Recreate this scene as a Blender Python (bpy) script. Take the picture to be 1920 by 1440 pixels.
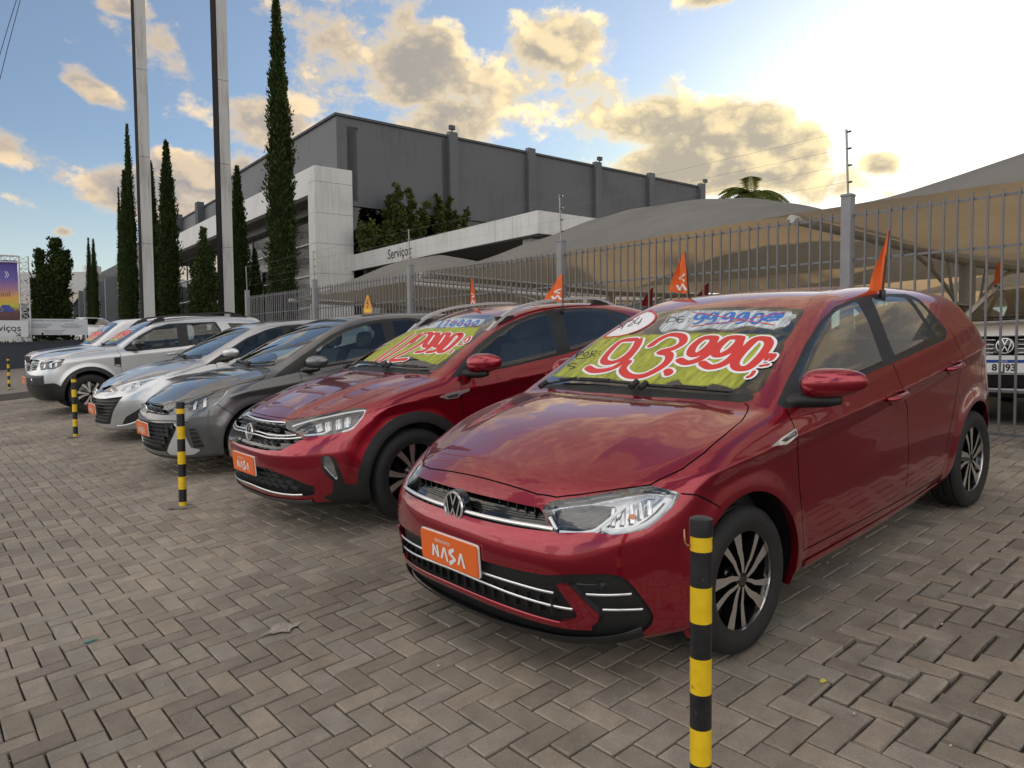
import bpy, bmesh, math, random
import numpy as np
from mathutils import Matrix, Vector, noise
random.seed(7); rng = np.random.default_rng(7)
R = math.radians
scene = bpy.context.scene
for o in list(bpy.data.objects): bpy.data.objects.remove(o)
# ---------------------------------------------------------------- camera
# the world's z is plumb; the paved lot slopes about five degrees (frame LOT), the camera stands on it
CAM = np.array([0, 0, 1.5221]); FPX = 1380.4
_up = np.array([-.0096, .9988, -.0473]); _up /= np.linalg.norm(_up)
_fh = np.array([0, 0, 1.]) - _up*_up[2]; _fh /= np.linalg.norm(_fh)
_rh = np.array([1., 0, 0]) - _up*_up[0]; _rh -= _fh*(_rh@_fh); _rh /= np.linalg.norm(_rh)
_B = np.stack([_rh, _fh, _up]); CR, CU, CF = _B[:, 0], _B[:, 1], _B[:, 2]
def _campose(p, r):
    fw = np.array([0, np.cos(p), -np.sin(p)]); ri = np.array([1., 0, 0]); up = np.cross(ri, fw)
    return np.stack([np.cos(r)*ri + np.sin(r)*up, -np.sin(r)*ri + np.cos(r)*up, fw], 1)
LOT = np.stack([CR, CU, CF], 1) @ _campose(.1177, -.0703).T          # lot frame -> world
LOT_O = CAM - LOT @ np.array([0, 0, 1.5221])
YAW = 3.8361; AX = np.array([math.cos(YAW), math.sin(YAW)]); AY = np.array([-math.sin(YAW), math.cos(YAW)])
ROW0 = np.array([.359, 3.53])
def lot(f, r, z=0.):
    """point on the lot: f metres forward of the parked row's axle line, r metres along the row, z above the paving"""
    q = ROW0 + f*AX - r*AY; return LOT @ np.array([q[0], q[1], z]) + LOT_O
LOTN = LOT @ np.array([0, 0, 1.])
def lot_matrix(f, r, turn=0., z=0.):
    a = YAW + turn; m = np.eye(4)
    m[:3, :3] = LOT @ np.array([[math.cos(a), -math.sin(a), 0], [math.sin(a), math.cos(a), 0], [0, 0, 1.]])
    m[:3, 3] = lot(f, r, z); return Matrix(m.tolist())
cam = bpy.data.cameras.new('camera'); cam_ob = bpy.data.objects.new('camera', cam); scene.collection.objects.link(cam_ob)
_m = np.eye(4); _m[:3, 0] = CR; _m[:3, 1] = CU; _m[:3, 2] = -CF; _m[:3, 3] = CAM
cam_ob.matrix_world = Matrix(_m.tolist()); cam.sensor_width = 36; cam.lens = FPX/1920*36; cam.clip_start = .05; cam.clip_end = 6000
scene.camera = cam_ob
scene.view_settings.view_transform = 'Standard'; scene.view_settings.look = 'None'
scene.view_settings.exposure = 0.85; scene.view_settings.gamma = 1
cy = scene.cycles
cy.max_bounces = 7; cy.diffuse_bounces = 2; cy.glossy_bounces = 4; cy.transmission_bounces = 4; cy.transparent_max_bounces = 14; cy.caustics_reflective = False; cy.caustics_refractive = False
# ---------------------------------------------------------------- sky and sun
SUN_AZ, SUN_EL = R(31), R(10)          # azimuth measured from +Y towards +X
world = bpy.data.worlds.new('World'); scene.world = world; world.use_nodes = True
def build_sky():
    nt = world.node_tree; nt.nodes.clear(); L = nt.links.new
    def nd(t, **kw):
        n = nt.nodes.new(t)
        for k, v in kw.items(): setattr(n, k, v)
        return n
    def val(x): return x
    def put(sock, x):
        if isinstance(x, (int, float)): sock.default_value = x
        elif isinstance(x, (tuple, list)): sock.default_value = x
        else: L(x, sock)
    def mth(op, a, b=None, c=None, clamp=False):
        n = nd('ShaderNodeMath', operation=op); n.use_clamp = clamp; put(n.inputs[0], a)
        if b is not None: put(n.inputs[1], b)
        if c is not None: put(n.inputs[2], c)
        return n.outputs[0]
    def vec(op, a, b=None, sc=None):
        n = nd('ShaderNodeVectorMath', operation=op); put(n.inputs[0], a)
        if b is not None: put(n.inputs[1], b)
        if sc is not None: put(n.inputs['Scale'], sc)
        return n.outputs['Value'] if op in ('DOT_PRODUCT', 'LENGTH') else n.outputs[0]
    def ramp(x, a, b, lo=0., hi=1., smooth=True):
        n = nd('ShaderNodeMapRange'); n.interpolation_type = 'SMOOTHSTEP' if smooth else 'LINEAR'; n.clamp = True
        put(n.inputs[0], x); n.inputs[1].default_value = a; n.inputs[2].default_value = b; n.inputs[3].default_value = lo; n.inputs[4].default_value = hi; return n.outputs[0]
    def mix(f, a, b):
        n = nd('ShaderNodeMix', data_type='RGBA'); put(n.inputs[0], f); put(n.inputs[6], a); put(n.inputs[7], b); return n.outputs[2]
    sky = nd('ShaderNodeTexSky', sky_type='NISHITA', sun_disc=False); sky.sun_elevation = SUN_EL; sky.sun_rotation = SUN_AZ; sky.air_density = 1.0; sky.dust_density = .4; sky.ozone_density = 2.0
    tc = nd('ShaderNodeTexCoord'); d = tc.outputs['Generated']
    sp = nd('ShaderNodeSeparateXYZ'); L(d, sp.inputs[0]); az = mth('ARCTAN2', sp.outputs[0], sp.outputs[1]); el = mth('ARCSINE', sp.outputs[2])
    sund = (math.sin(SUN_AZ)*math.cos(SUN_EL), math.cos(SUN_AZ)*math.cos(SUN_EL), math.sin(SUN_EL))
    cs = vec('DOT_PRODUCT', d, sund)
    # cloud field: broad banks placed where the day had them, plus unseen bright banks added all round to lift the ambient light
    def noise_at(v, scale, det, rough, dim='2D'):
        n = nd('ShaderNodeTexNoise', noise_dimensions=dim); n.inputs['Scale'].default_value = scale; n.inputs['Detail'].default_value = det; n.inputs['Roughness'].default_value = rough; L(v, n.inputs['Vector']); return n.outputs['Fac']
    cmb = nd('ShaderNodeCombineXYZ'); L(az, cmb.inputs[0]); L(mth('MULTIPLY', el, 1.5), cmb.inputs[1]); flat = cmb.outputs[0]
    # each bank is a soft ellipse; the nearest one counts. frames turned by the banks' tilt
    q = None; frames = {}
    for (a0, e0, sa, se, rot, w) in CLOUD_BANKS:
        if rot not in frames:
            c, s_ = math.cos(R(rot)), math.sin(R(rot)); cb = nd('ShaderNodeCombineXYZ')
            L(mth('ADD', mth('MULTIPLY', az, c), mth('MULTIPLY', el, s_)), cb.inputs[0]); L(mth('ADD', mth('MULTIPLY', az, -s_), mth('MULTIPLY', el, c)), cb.inputs[1]); frames[rot] = (cb.outputs[0], c, s_)
        fv, c, s_ = frames[rot]; u0 = R(a0)*c + R(e0)*s_; v0 = -R(a0)*s_ + R(e0)*c
        n = nd('ShaderNodeVectorMath', operation='MULTIPLY_ADD'); L(fv, n.inputs[0]); n.inputs[1].default_value = (1/R(sa), 1/R(se), 0); n.inputs[2].default_value = (-u0/R(sa), -v0/R(se), math.sqrt(max(-math.log(w), 0.)))
        g = vec('DOT_PRODUCT', n.outputs[0], n.outputs[0]); q = g if q is None else mth('MINIMUM', q, g)
    m = mth('POWER', 2.71828, mth('MULTIPLY', q, -1.))
    away = mth('MAXIMUM', ramp(mth('ABSOLUTE', az), R(40), R(55)), ramp(el, R(27), R(36))); bankn = noise_at(d, 2.1, 1., .5, '3D'); m = mth('MAXIMUM', m, mth('MULTIPLY', away, ramp(bankn, .34, .56, 0., 1.)))
    def dens(shift, det):
        v = vec('ADD', flat, shift); return noise_at(v, 5.0, det, .63)
    D0 = dens((0, 0, 0), 8.); sh = .022
    D1 = dens((sh*math.cos(R(40)), sh*1.5*math.sin(R(40)), 0), 3.5)
    cov = mth('ADD', mth('MULTIPLY', m, .66), mth('MULTIPLY', D0, 1.45)); alpha = ramp(cov, 1.00, 1.20)
    thick = ramp(cov, 1.02, 1.36)
    lit = ramp(mth('SUBTRACT', D0, D1), -.04, .11)                       # sunward flanks
    near = ramp(cs, .60, .995)
    glow = mth('MAXIMUM', mth('MULTIPLY', lit, mth('SUBTRACT', 1.05, mth('MULTIPLY', thick, .55))), mth('MULTIPLY', mth('SUBTRACT', 1., thick), .62), clamp=True)
    anti = ramp(cs, .45, -.35)
    shade = mix(near, mix(anti, (.215, .20, .195, 1), (.80, .76, .74, 1)), (.27, .235, .18, 1)); gold = mix(near, mix(anti, (.66, .49, .29, 1), (1.40, 1.26, 1.08, 1)), (.92, .72, .37, 1))
    ccol = mix(glow, shade, gold)
    # clear sky: physical sky lifted by the evening haze around the sun and along the horizon
    base = vec('MINIMUM', vec('MULTIPLY', sky.outputs[0], (SKY_GAIN*.96, SKY_GAIN*.99, SKY_GAIN*1.13)), (.34, .37, .38))
    hz = ramp(el, R(-3), R(15), 1., 0.); base = mix(mth('MULTIPLY', hz, .70), base, (.42, .45, .385, 1))
    gl = mth('POWER', mth('MAXIMUM', cs, 0.), 30.); base = vec('ADD', base, vec('SCALE', (.30, .28, .20), sc=gl)); base = vec('ADD', base, (.05, .057, .062)); gl2 = mth('POWER', mth('MAXIMUM', cs, 0.), 4.); base = vec('ADD', base, vec('SCALE', (.10, .11, .105), sc=gl2))
    col = mix(mth('MULTIPLY', alpha, .95), base, ccol)
    bg = nd('ShaderNodeBackground'); L(col, bg.inputs[0]); bg.inputs['Strength'].default_value = 1.0
    o = nd('ShaderNodeOutputWorld'); L(bg.outputs[0], o.inputs[0])
SKY_GAIN = .068
# azimuth, elevation, half-widths (degrees), tilt, weight
CLOUD_BANKS = [(4.6, 22, 5.8, 3.6, 0, 1.), (7.8, 17.3, 10.5, 4.6, -14, 1.), (17.7, 14.4, 7.0, 3.6, -14, 1.), (12.5, 13.4, 12, 2.9, 0, 1.),
    (-8.0, 20, 4.8, 4.6, 0, 1.), (-6.6, 16.6, 5.0, 2.8, 0, 1.), (-14.6, 20.3, 7.0, 5.4, 0, .86), (-18.4, 16.4, 5.5, 2.6, -14, .9),
    (-32.5, 12.3, 5.0, 1.9, -14, 1.), (-27.2, 11.0, 6.4, 2.4, -14, 1.), (-20.4, 12.2, 7.4, 2.4, 0, 1.), (-29.2, 17.2, 2.4, 1.2, -20, .9), (-26.7, 22.2, 2.0, 1.0, 0, .8), (-23.6, 18.6, 6.0, 2.3, -38, .74),
    (15, 24.7, 3.2, 1.8, 0, 1.), (26.4, 12.4, 1.5, .9, -14, .9), (-31, 8, 1.0, .55, 0, .85), (-33.4, 9.9, 2.6, .9, -14, .8), (21.5, 14, 2.2, 2.6, 0, .9)]
build_sky()
world.cycles.sampling_method = 'MANUAL'; world.cycles.sample_map_resolution = 512
sl = bpy.data.lights.new('sun', 'SUN'); sl.energy = 3.2; sl.angle = R(.6); sl.color = (1, .70, .38)
sun = bpy.data.objects.new('sun', sl); scene.collection.objects.link(sun)
_d = Vector((math.sin(SUN_AZ)*math.cos(SUN_EL), math.cos(SUN_AZ)*math.cos(SUN_EL), math.sin(SUN_EL)))
sun.rotation_euler = _d.to_track_quat('Z', 'Y').to_euler(); sun.location = (20, 30, 20)
# ---------------------------------------------------------------- helpers
COL = scene.collection
def mesh_np(name, V, F, N=None, smooth=True):
    """mesh from arrays; F is (n, 3) or (n, 4) or a list of index lists"""
    me = bpy.data.meshes.new(name); V = np.asarray(V, np.float32)
    if isinstance(F, np.ndarray) and F.ndim == 2:
        k = F.shape[1]; me.vertices.add(len(V)); me.vertices.foreach_set('co', V.ravel())
        me.loops.add(F.size); me.loops.foreach_set('vertex_index', F.astype(np.int32).ravel())
        me.polygons.add(len(F)); me.polygons.foreach_set('loop_start', np.arange(0, F.size, k, dtype=np.int32))
        me.update(calc_edges=True); me.validate(verbose=False)
    else: me.from_pydata(V.tolist(), [], [list(f) for f in F])
    me.polygons.foreach_set('use_smooth', [smooth]*len(me.polygons))
    if N is not None and len(me.vertices) == len(N): me.normals_split_custom_set_from_vertices(np.asarray(N, np.float32).tolist())
    return me
def obj(name, me, mat=None, parent=None):
    o = bpy.data.objects.new(name, me); COL.objects.link(o)
    if mat is not None and not me.materials: me.materials.append(mat)
    if parent is not None: o.parent = parent
    return o
def tag(o, label, cat=None, group=None, kind=None):
    if label: o['label'] = label
    if cat: o['category'] = cat
    if group: o['group'] = group
    if kind: o['kind'] = kind
    return o
def empty(name, matrix=None, loc=None):
    o = bpy.data.objects.new(name, None); COL.objects.link(o); o.empty_display_size = .2
    if matrix is not None: o.matrix_world = matrix
    if loc is not None: o.location = loc
    return o
class MB:
    """collects simple shapes into one mesh"""
    def __init__(s): s.V = []; s.F = []
    def add(s, V, F):
        n = len(s.V); s.V += [tuple(v) for v in V]; s.F += [[i + n for i in f] for f in F]; return s
    def box(s, lo, hi, bev=0.):
        (x0, y0, z0), (x1, y1, z1) = lo, hi
        if bev <= 0:
            return s.add([(x0,y0,z0),(x1,y0,z0),(x1,y1,z0),(x0,y1,z0),(x0,y0,z1),(x1,y0,z1),(x1,y1,z1),(x0,y1,z1)],
                  [(0,3,2,1),(4,5,6,7),(0,1,5,4),(1,2,6,5),(2,3,7,6),(3,0,4,7)])
        bm = bmesh.new(); bmesh.ops.create_cube(bm, size=1)
        for v in bm.verts: v.co = ((x0+x1)/2 + v.co.x*(x1-x0), (y0+y1)/2 + v.co.y*(y1-y0), (z0+z1)/2 + v.co.z*(z1-z0))
        bmesh.ops.bevel(bm, geom=bm.edges[:], offset=bev, segments=2, affect='EDGES', profile=.6)
        bm.verts.index_update(); s.add([v.co[:] for v in bm.verts], [[v.index for v in f.verts] for f in bm.faces]); bm.free(); return s
    def tube(s, pts, rad, n=8, cap=True):
        pts = [np.array(p, float) for p in pts]; rr = rad if hasattr(rad, '__len__') else [rad]*len(pts)
        t0 = pts[1] - pts[0]; up = np.array([0, 0, 1.]) if abs(t0[2]) < .9*np.linalg.norm(t0) else np.array([1., 0, 0]); V = []; F = []
        for i, p in enumerate(pts):
            t = pts[min(i+1, len(pts)-1)] - pts[max(i-1, 0)]; t = t/np.linalg.norm(t)
            a = np.cross(t, up); a /= np.linalg.norm(a); b = np.cross(a, t); up = b
            for k in range(n): q = 2*math.pi*k/n; V.append(p + rr[i]*(math.cos(q)*a + math.sin(q)*b))
        for i in range(len(pts)-1):
            for k in range(n): F.append((i*n+k, (i+1)*n+k, (i+1)*n+(k+1) % n, i*n+(k+1) % n))
        if cap: F.append(tuple(range(n))); F.append(tuple(reversed(range((len(pts)-1)*n, len(pts)*n))))
        return s.add(V, F)
    def bar(s, a, b, w, h, up=(0, 0, 1)):
        a = np.array(a, float); b = np.array(b, float); t = (b-a)/np.linalg.norm(b-a); u = np.cross(t, up); u /= np.linalg.norm(u); v = np.cross(u, t)
        V = [p + i*u*w/2 + j*v*h/2 for p in (a, b) for i, j in ((-1,-1),(1,-1),(1,1),(-1,1))]
        return s.add(V, [(0,1,2,3),(7,6,5,4),(0,4,5,1),(1,5,6,2),(2,6,7,3),(3,7,4,0)])
    def lathe(s, prof, n=32, axis='z', loc=(0,0,0), closed=False):
        V = []; F = []; m = len(prof)
        for k in range(n):
            a = 2*math.pi*k/n; c, si = math.cos(a), math.sin(a)
            for r, h in prof:
                p = {'z': (r*c, r*si, h), 'y': (r*c, h, r*si), 'x': (h, r*c, r*si)}[axis]; V.append(tuple(p[i]+loc[i] for i in range(3)))
        for k in range(n):
            for j in range(m if closed else m-1):
                q = [k*m+j, k*m+(j+1) % m, ((k+1) % n)*m+(j+1) % m, ((k+1) % n)*m+j]; F.append(q if axis != 'y' else q)
        return s.add(V, F)
    def prism(s, poly, d0, d1, plane='xz'):
        """polygon extruded between two depths"""
        n = len(poly); V = []
        for d in (d0, d1):
            for a, b in poly: V.append({'xz': (a, d, b), 'yz': (d, a, b), 'xy': (a, b, d)}[plane])
        return s.add(V, [list(range(n)), list(range(2*n-1, n-1, -1))] + [[i, i+n, (i+1) % n + n, (i+1) % n] for i in range(n)])
    def build(s, name, mat, parent=None, smooth=False, fix=True, auto=None):
        me = bpy.data.meshes.new(name); me.from_pydata([tuple(map(float, v)) for v in s.V], [], s.F)
        if fix:
            bm = bmesh.new(); bm.from_mesh(me); bmesh.ops.recalc_face_normals(bm, faces=bm.faces); bm.to_mesh(me); bm.free()
        me.polygons.foreach_set('use_smooth', [bool(smooth or auto)]*len(me.polygons))
        if auto: me.set_sharp_from_angle(angle=R(auto))
        me.update(); return obj(name, me, mat, parent)
# ---- materials
def rgb(h):
    h = h.lstrip('#'); c = [int(h[i:i+2], 16)/255 for i in (0, 2, 4)]
    return tuple(((v+.055)/1.055)**2.4 if v > .04045 else v/12.92 for v in c)
MATS = {}
def mat(name, col=(.5, .5, .5), rough=.5, metal=0., coat=0., coat_rough=.03, noise_scale=0., noise_amt=0., bump=0., bump_scale=200., spec=.5, alpha=1., emit=None, emit_s=0., sss=0., ior=1.5, rough_var=0., trans=0.):
    if name in MATS: return MATS[name]
    m = bpy.data.materials.new(name); m.use_nodes = True; nt = m.node_tree; b = nt.nodes['Principled BSDF']
    b.inputs['Base Color'].default_value = (*col[:3], 1); b.inputs['Roughness'].default_value = rough; b.inputs['Metallic'].default_value = metal
    b.inputs['Coat Weight'].default_value = coat; b.inputs['Coat Roughness'].default_value = coat_rough; b.inputs['Specular IOR Level'].default_value = spec
    b.inputs['IOR'].default_value = ior; b.inputs['Alpha'].default_value = alpha; b.inputs['Transmission Weight'].default_value = trans
    if emit: b.inputs['Emission Color'].default_value = (*emit, 1); b.inputs['Emission Strength'].default_value = emit_s
    if noise_scale:
        tc = nt.nodes.new('ShaderNodeTexCoord'); n = nt.nodes.new('ShaderNodeTexNoise'); n.inputs['Scale'].default_value = noise_scale; n.inputs['Detail'].default_value = 6; n.inputs['Roughness'].default_value = .65
        nt.links.new(tc.outputs['Object'], n.inputs['Vector'])
        mr = nt.nodes.new('ShaderNodeMapRange'); mr.inputs['From Min'].default_value = .25; mr.inputs['From Max'].default_value = .75; mr.inputs['To Min'].default_value = 1-noise_amt; mr.inputs['To Max'].default_value = 1+noise_amt
        nt.links.new(n.outputs['Fac'], mr.inputs['Value'])
        mx = nt.nodes.new('ShaderNodeVectorMath'); mx.operation = 'SCALE'; mx.inputs[0].default_value = col[:3]; nt.links.new(mr.outputs[0], mx.inputs['Scale']); nt.links.new(mx.outputs[0], b.inputs['Base Color'])
        if rough_var:
            m2 = nt.nodes.new('ShaderNodeMapRange'); m2.inputs['From Min'].default_value = .3; m2.inputs['From Max'].default_value = .7; m2.inputs['To Min'].default_value = max(rough-rough_var, 0); m2.inputs['To Max'].default_value = rough+rough_var
            nt.links.new(n.outputs['Fac'], m2.inputs['Value']); nt.links.new(m2.outputs[0], b.inputs['Roughness'])
    if bump:
        tc = nt.nodes.new('ShaderNodeTexCoord'); n = nt.nodes.new('ShaderNodeTexNoise'); n.inputs['Scale'].default_value = bump_scale; n.inputs['Detail'].default_value = 4
        nt.links.new(tc.outputs['Object'], n.inputs['Vector']); bp = nt.nodes.new('ShaderNodeBump'); bp.inputs['Strength'].default_value = bump; bp.inputs['Distance'].default_value = .01
        nt.links.new(n.outputs['Fac'], bp.inputs['Height']); nt.links.new(bp.outputs[0], b.inputs['Normal'])
    MATS[name] = m; return m
def glass_mat(name, tint=(.6, .68, .66), rough=.0, refl=1.0):
    """thin pane: tinted see-through with a mirror reflection that grows at grazing angles"""
    if name in MATS: return MATS[name]
    m = bpy.data.materials.new(name); m.use_nodes = True; nt = m.node_tree; nt.nodes.clear()
    o = nt.nodes.new('ShaderNodeOutputMaterial'); mx = nt.nodes.new('ShaderNodeMixShader'); tr = nt.nodes.new('ShaderNodeBsdfTransparent'); gl = nt.nodes.new('ShaderNodeBsdfGlossy')
    lw = nt.nodes.new("ShaderNodeLayerWeight"); lw.inputs["Blend"].default_value = .5; pw = nt.nodes.new("ShaderNodeMath"); pw.operation = "POWER"; pw.inputs[1].default_value = 3.4; nt.links.new(lw.outputs["Facing"], pw.inputs[0])
    fr = nt.nodes.new("ShaderNodeMapRange"); fr.inputs["To Min"].default_value = .085*refl; fr.inputs["To Max"].default_value = 1.0; nt.links.new(pw.outputs[0], fr.inputs["Value"])
    tr.inputs[0].default_value = (*tint, 1); gl.inputs['Roughness'].default_value = rough; gl.inputs[0].default_value = (1, 1, 1, 1)
    nt.links.new(fr.outputs[0], mx.inputs[0]); nt.links.new(tr.outputs[0], mx.inputs[1]); nt.links.new(gl.outputs[0], mx.inputs[2]); nt.links.new(mx.outputs[0], o.inputs[0])
    MATS[name] = m; return m
# ---------------------------------------------------------------- car materials
def paint(name, col, metal=.0, rough=.35, flake=True):
    m = mat(name, col, rough=rough, metal=metal, coat=1., coat_rough=.025, noise_scale=3., noise_amt=.06)
    b = m.node_tree.nodes['Principled BSDF']; b.inputs['Coat IOR'].default_value = 1.55
    return m
BLACK = mat('black_plastic', (.012, .013, .014), .42, bump=.25, bump_scale=900, noise_scale=14, noise_amt=.25)
GLOSSB = mat('gloss_black', (.006, .006, .007), .08, coat=.6)
GREYP = mat('grey_plastic', (.045, .048, .052), .5, noise_scale=9, noise_amt=.2)
CHROME = mat('chrome', (.90, .91, .92), .16, metal=.72)
SATIN = mat('satin_metal', (.62, .63, .65), .34, metal=.45)
MACH = mat('machined_alloy', (.80, .78, .76), .36, metal=1., noise_scale=30, noise_amt=.05)
TYRE = mat('tyre_rubber', (.014, .014, .015), .72, noise_scale=18, noise_amt=.35, bump=.15, bump_scale=260)
WELL = mat('wheel_well', (.004, .004, .004), .95)
SEATM = mat('seat_fabric', (.10, .105, .11), .85, noise_scale=40, noise_amt=.2)
TRIMI = mat('cabin_trim', (.055, .057, .06), .7, noise_scale=20, noise_amt=.2)
LINER = mat('roof_lining', (.22, .215, .20), .9)
GLASS = glass_mat('car_glass', (.52, .60, .60))
GLASSD = glass_mat('tinted_glass', (.22, .25, .25))
GLASSW = glass_mat('windshield_glass', (.76, .84, .84))
LENS = glass_mat('lamp_lens', (.93, .95, .96))
LAMPIN = mat('lamp_chrome', (.62, .64, .66), .16, metal=1., noise_scale=60, noise_amt=.15)
LAMPDK = mat('lamp_bezel', (.03, .032, .036), .2, coat=.5)
DRL = mat('light_guide', (.86, .90, .93), .12, coat=.8)
AMBER = mat('amber_bulb', (.75, .16, .02), .3)
TAIL = mat('tail_lens', (.32, .01, .012), .1, coat=1)
PLATEO = mat('orange_plate', (.78, .145, .022), .42, noise_scale=10, noise_amt=.05)
WHITEP = mat('white_print', (.80, .80, .78), .45)
WHITEM = mat('white_enamel', (.78, .79, .79), .35)
def text_mesh(body, size, align='CENTER', shear=0., bold=0.):
    cu = bpy.data.curves.new('t', 'FONT'); cu.body = body; cu.size = size; cu.align_x = align; cu.align_y = 'CENTER'; cu.shear = shear; cu.offset = bold; cu.resolution_u = 3
    o = bpy.data.objects.new('t', cu); COL.objects.link(o); dg = bpy.context.evaluated_depsgraph_get(); dg.update(); me = bpy.data.meshes.new_from_object(o.evaluated_get(dg))
    bpy.data.objects.remove(o); bpy.data.curves.remove(cu)
    V = [v.co[:2] for v in me.vertices]; F = [list(p.vertices) for p in me.polygons]; bpy.data.meshes.remove(me); return V, F
def flat_on(V2, F, o, u, v, n, lift):
    o = np.array(o, float); return MB().add([o + a*np.array(u) + b*np.array(v) + np.array(n)*lift for a, b in V2], F)
def stroke_mesh(lines, w, n=6):
    """flat 2-D strokes (lists of points) as quads: returns V2, F"""
    V = []; F = []
    for L in lines:
        L = np.array(L, float)
        if len(L) > 2:
            q = []
            for i in range(len(L)-1):
                p0 = L[max(i-1, 0)]; p1 = L[i]; p2 = L[i+1]; p3 = L[min(i+2, len(L)-1)]
                for k in range(n):
                    t = k/n; q.append(.5*((2*p1) + (-p0+p2)*t + (2*p0-5*p1+4*p2-p3)*t*t + (-p0+3*p1-3*p2+p3)*t**3))
            q.append(L[-1]); L = np.array(q)
        T = np.gradient(L, axis=0); T /= np.maximum(np.linalg.norm(T, axis=1, keepdims=True), 1e-9); Nn = np.stack([-T[:, 1], T[:, 0]], 1)
        b = len(V); m = len(L); V += [tuple(p) for p in L + Nn*w/2] + [tuple(p) for p in L - Nn*w/2]
        F += [[b+i, b+i+1, b+m+i+1, b+m+i] for i in range(m-1)]
        for e, sg in ((0, -1), (m-1, 1)):                 # round ends
            c = len(V); V.append(tuple(L[e]))
            arc = [L[e] + (math.cos(a)*Nn[e] + sg*math.sin(a)*T[e])*w/2 for a in np.linspace(0, math.pi, 7)]
            k0 = len(V); V += [tuple(p) for p in arc]; F += [[c, k0+i, k0+i+1] for i in range(6)]
    return V, F
# ---------------------------------------------------------------- ground and paving
def nodes_of(m): m.use_nodes = True; return m.node_tree, m.node_tree.nodes['Principled BSDF']
def N(nt, t, **kw):
    n = nt.nodes.new(t)
    for k, v in kw.items():
        if k in n.inputs: n.inputs[k].default_value = v
        else: setattr(n, k, v)
    return n
def streak_mat(name, col, dirt):
    """painted sheet with rain streaks"""
    m = bpy.data.materials.new(name); nt, b = nodes_of(m); L = nt.links.new; tc = N(nt, 'ShaderNodeTexCoord'); mp = N(nt, 'ShaderNodeMapping'); mp.inputs['Scale'].default_value = (6, 6, .35)
    n = N(nt, 'ShaderNodeTexNoise', Scale=2.2, Detail=7., Roughness=.7); L(tc.outputs['Object'], mp.inputs[0]); L(mp.outputs[0], n.inputs['Vector']); n2 = N(nt, 'ShaderNodeTexNoise', Scale=.5, Detail=3.); L(tc.outputs['Object'], n2.inputs['Vector'])
    mu = N(nt, 'ShaderNodeMath', operation='MULTIPLY'); L(n.outputs['Fac'], mu.inputs[0]); L(n2.outputs['Fac'], mu.inputs[1])
    r = N(nt, 'ShaderNodeMapRange'); r.inputs['From Min'].default_value = .24; r.inputs['From Max'].default_value = .40; L(mu.outputs[0], r.inputs['Value'])
    c = N(nt, 'ShaderNodeMix', data_type='RGBA'); c.inputs[6].default_value = (*col, 1); c.inputs[7].default_value = (*dirt, 1); L(r.outputs[0], c.inputs[0]); L(c.outputs[2], b.inputs['Base Color']); b.inputs['Roughness'].default_value = .5; return m
def paver_mat():
    m = bpy.data.materials.new('concrete_paver'); nt, b = nodes_of(m); L = nt.links.new
    oi = N(nt, 'ShaderNodeObjectInfo'); at = N(nt, 'ShaderNodeAttribute', attribute_name='tint'); geo = N(nt, 'ShaderNodeNewGeometry')
    add = N(nt, 'ShaderNodeMath', operation='ADD'); L(oi.outputs['Random'], add.inputs[0]); L(at.outputs['Fac'], add.inputs[1])
    fr = N(nt, 'ShaderNodeMath', operation='FRACT'); L(add.outputs[0], fr.inputs[0])
    big = N(nt, 'ShaderNodeTexNoise', Scale=.55, Detail=5., Roughness=.6); L(geo.outputs['Position'], big.inputs['Vector'])
    mid = N(nt, 'ShaderNodeTexNoise', Scale=9., Detail=5., Roughness=.7); L(geo.outputs['Position'], mid.inputs['Vector'])
    fine = N(nt, 'ShaderNodeTexNoise', Scale=260., Detail=3., Roughness=.7); L(geo.outputs['Position'], fine.inputs['Vector'])
    cr = N(nt, 'ShaderNodeValToRGB'); e = cr.color_ramp.elements; e[0].position = 0; e[0].color = (.215, .186, .152, 1); e[1].position = 1; e[1].color = (.325, .282, .230, 1)
    for p, c in ((.3, (.252, .220, .180, 1)), (.55, (.272, .246, .208, 1)), (.8, (.292, .246, .194, 1))): x = e.new(p); x.color = c
    L(fr.outputs[0], cr.inputs[0])
    def mul(col, fac, lo, hi, f0=.3, f1=.7):
        mr = N(nt, 'ShaderNodeMapRange'); mr.inputs['From Min'].default_value = f0; mr.inputs['From Max'].default_value = f1; mr.inputs['To Min'].default_value = lo; mr.inputs['To Max'].default_value = hi; L(fac, mr.inputs['Value'])
        s = N(nt, 'ShaderNodeVectorMath', operation='SCALE'); L(col, s.inputs[0]); L(mr.outputs[0], s.inputs['Scale']); return s.outputs[0]
    c = mul(cr.outputs[0], big.outputs['Fac'], .66, 1.25); c = mul(c, mid.outputs['Fac'], .80, 1.18); c = mul(c, fine.outputs['Fac'], .62, 1.40, .28, .72)
    L(c, b.inputs['Base Color']); b.inputs['Roughness'].default_value = .72; b.inputs['Specular IOR Level'].default_value = .42
    rr = N(nt, 'ShaderNodeMapRange'); rr.inputs['From Min'].default_value = .3; rr.inputs['From Max'].default_value = .7; rr.inputs['To Min'].default_value = .58; rr.inputs['To Max'].default_value = .85; L(mid.outputs['Fac'], rr.inputs['Value']); L(rr.outputs[0], b.inputs['Roughness'])
    bp = N(nt, 'ShaderNodeBump', Strength=.55, Distance=.004); L(fine.outputs['Fac'], bp.inputs['Height']); L(bp.outputs[0], b.inputs['Normal']); return m
PAVER = paver_mat()
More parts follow.
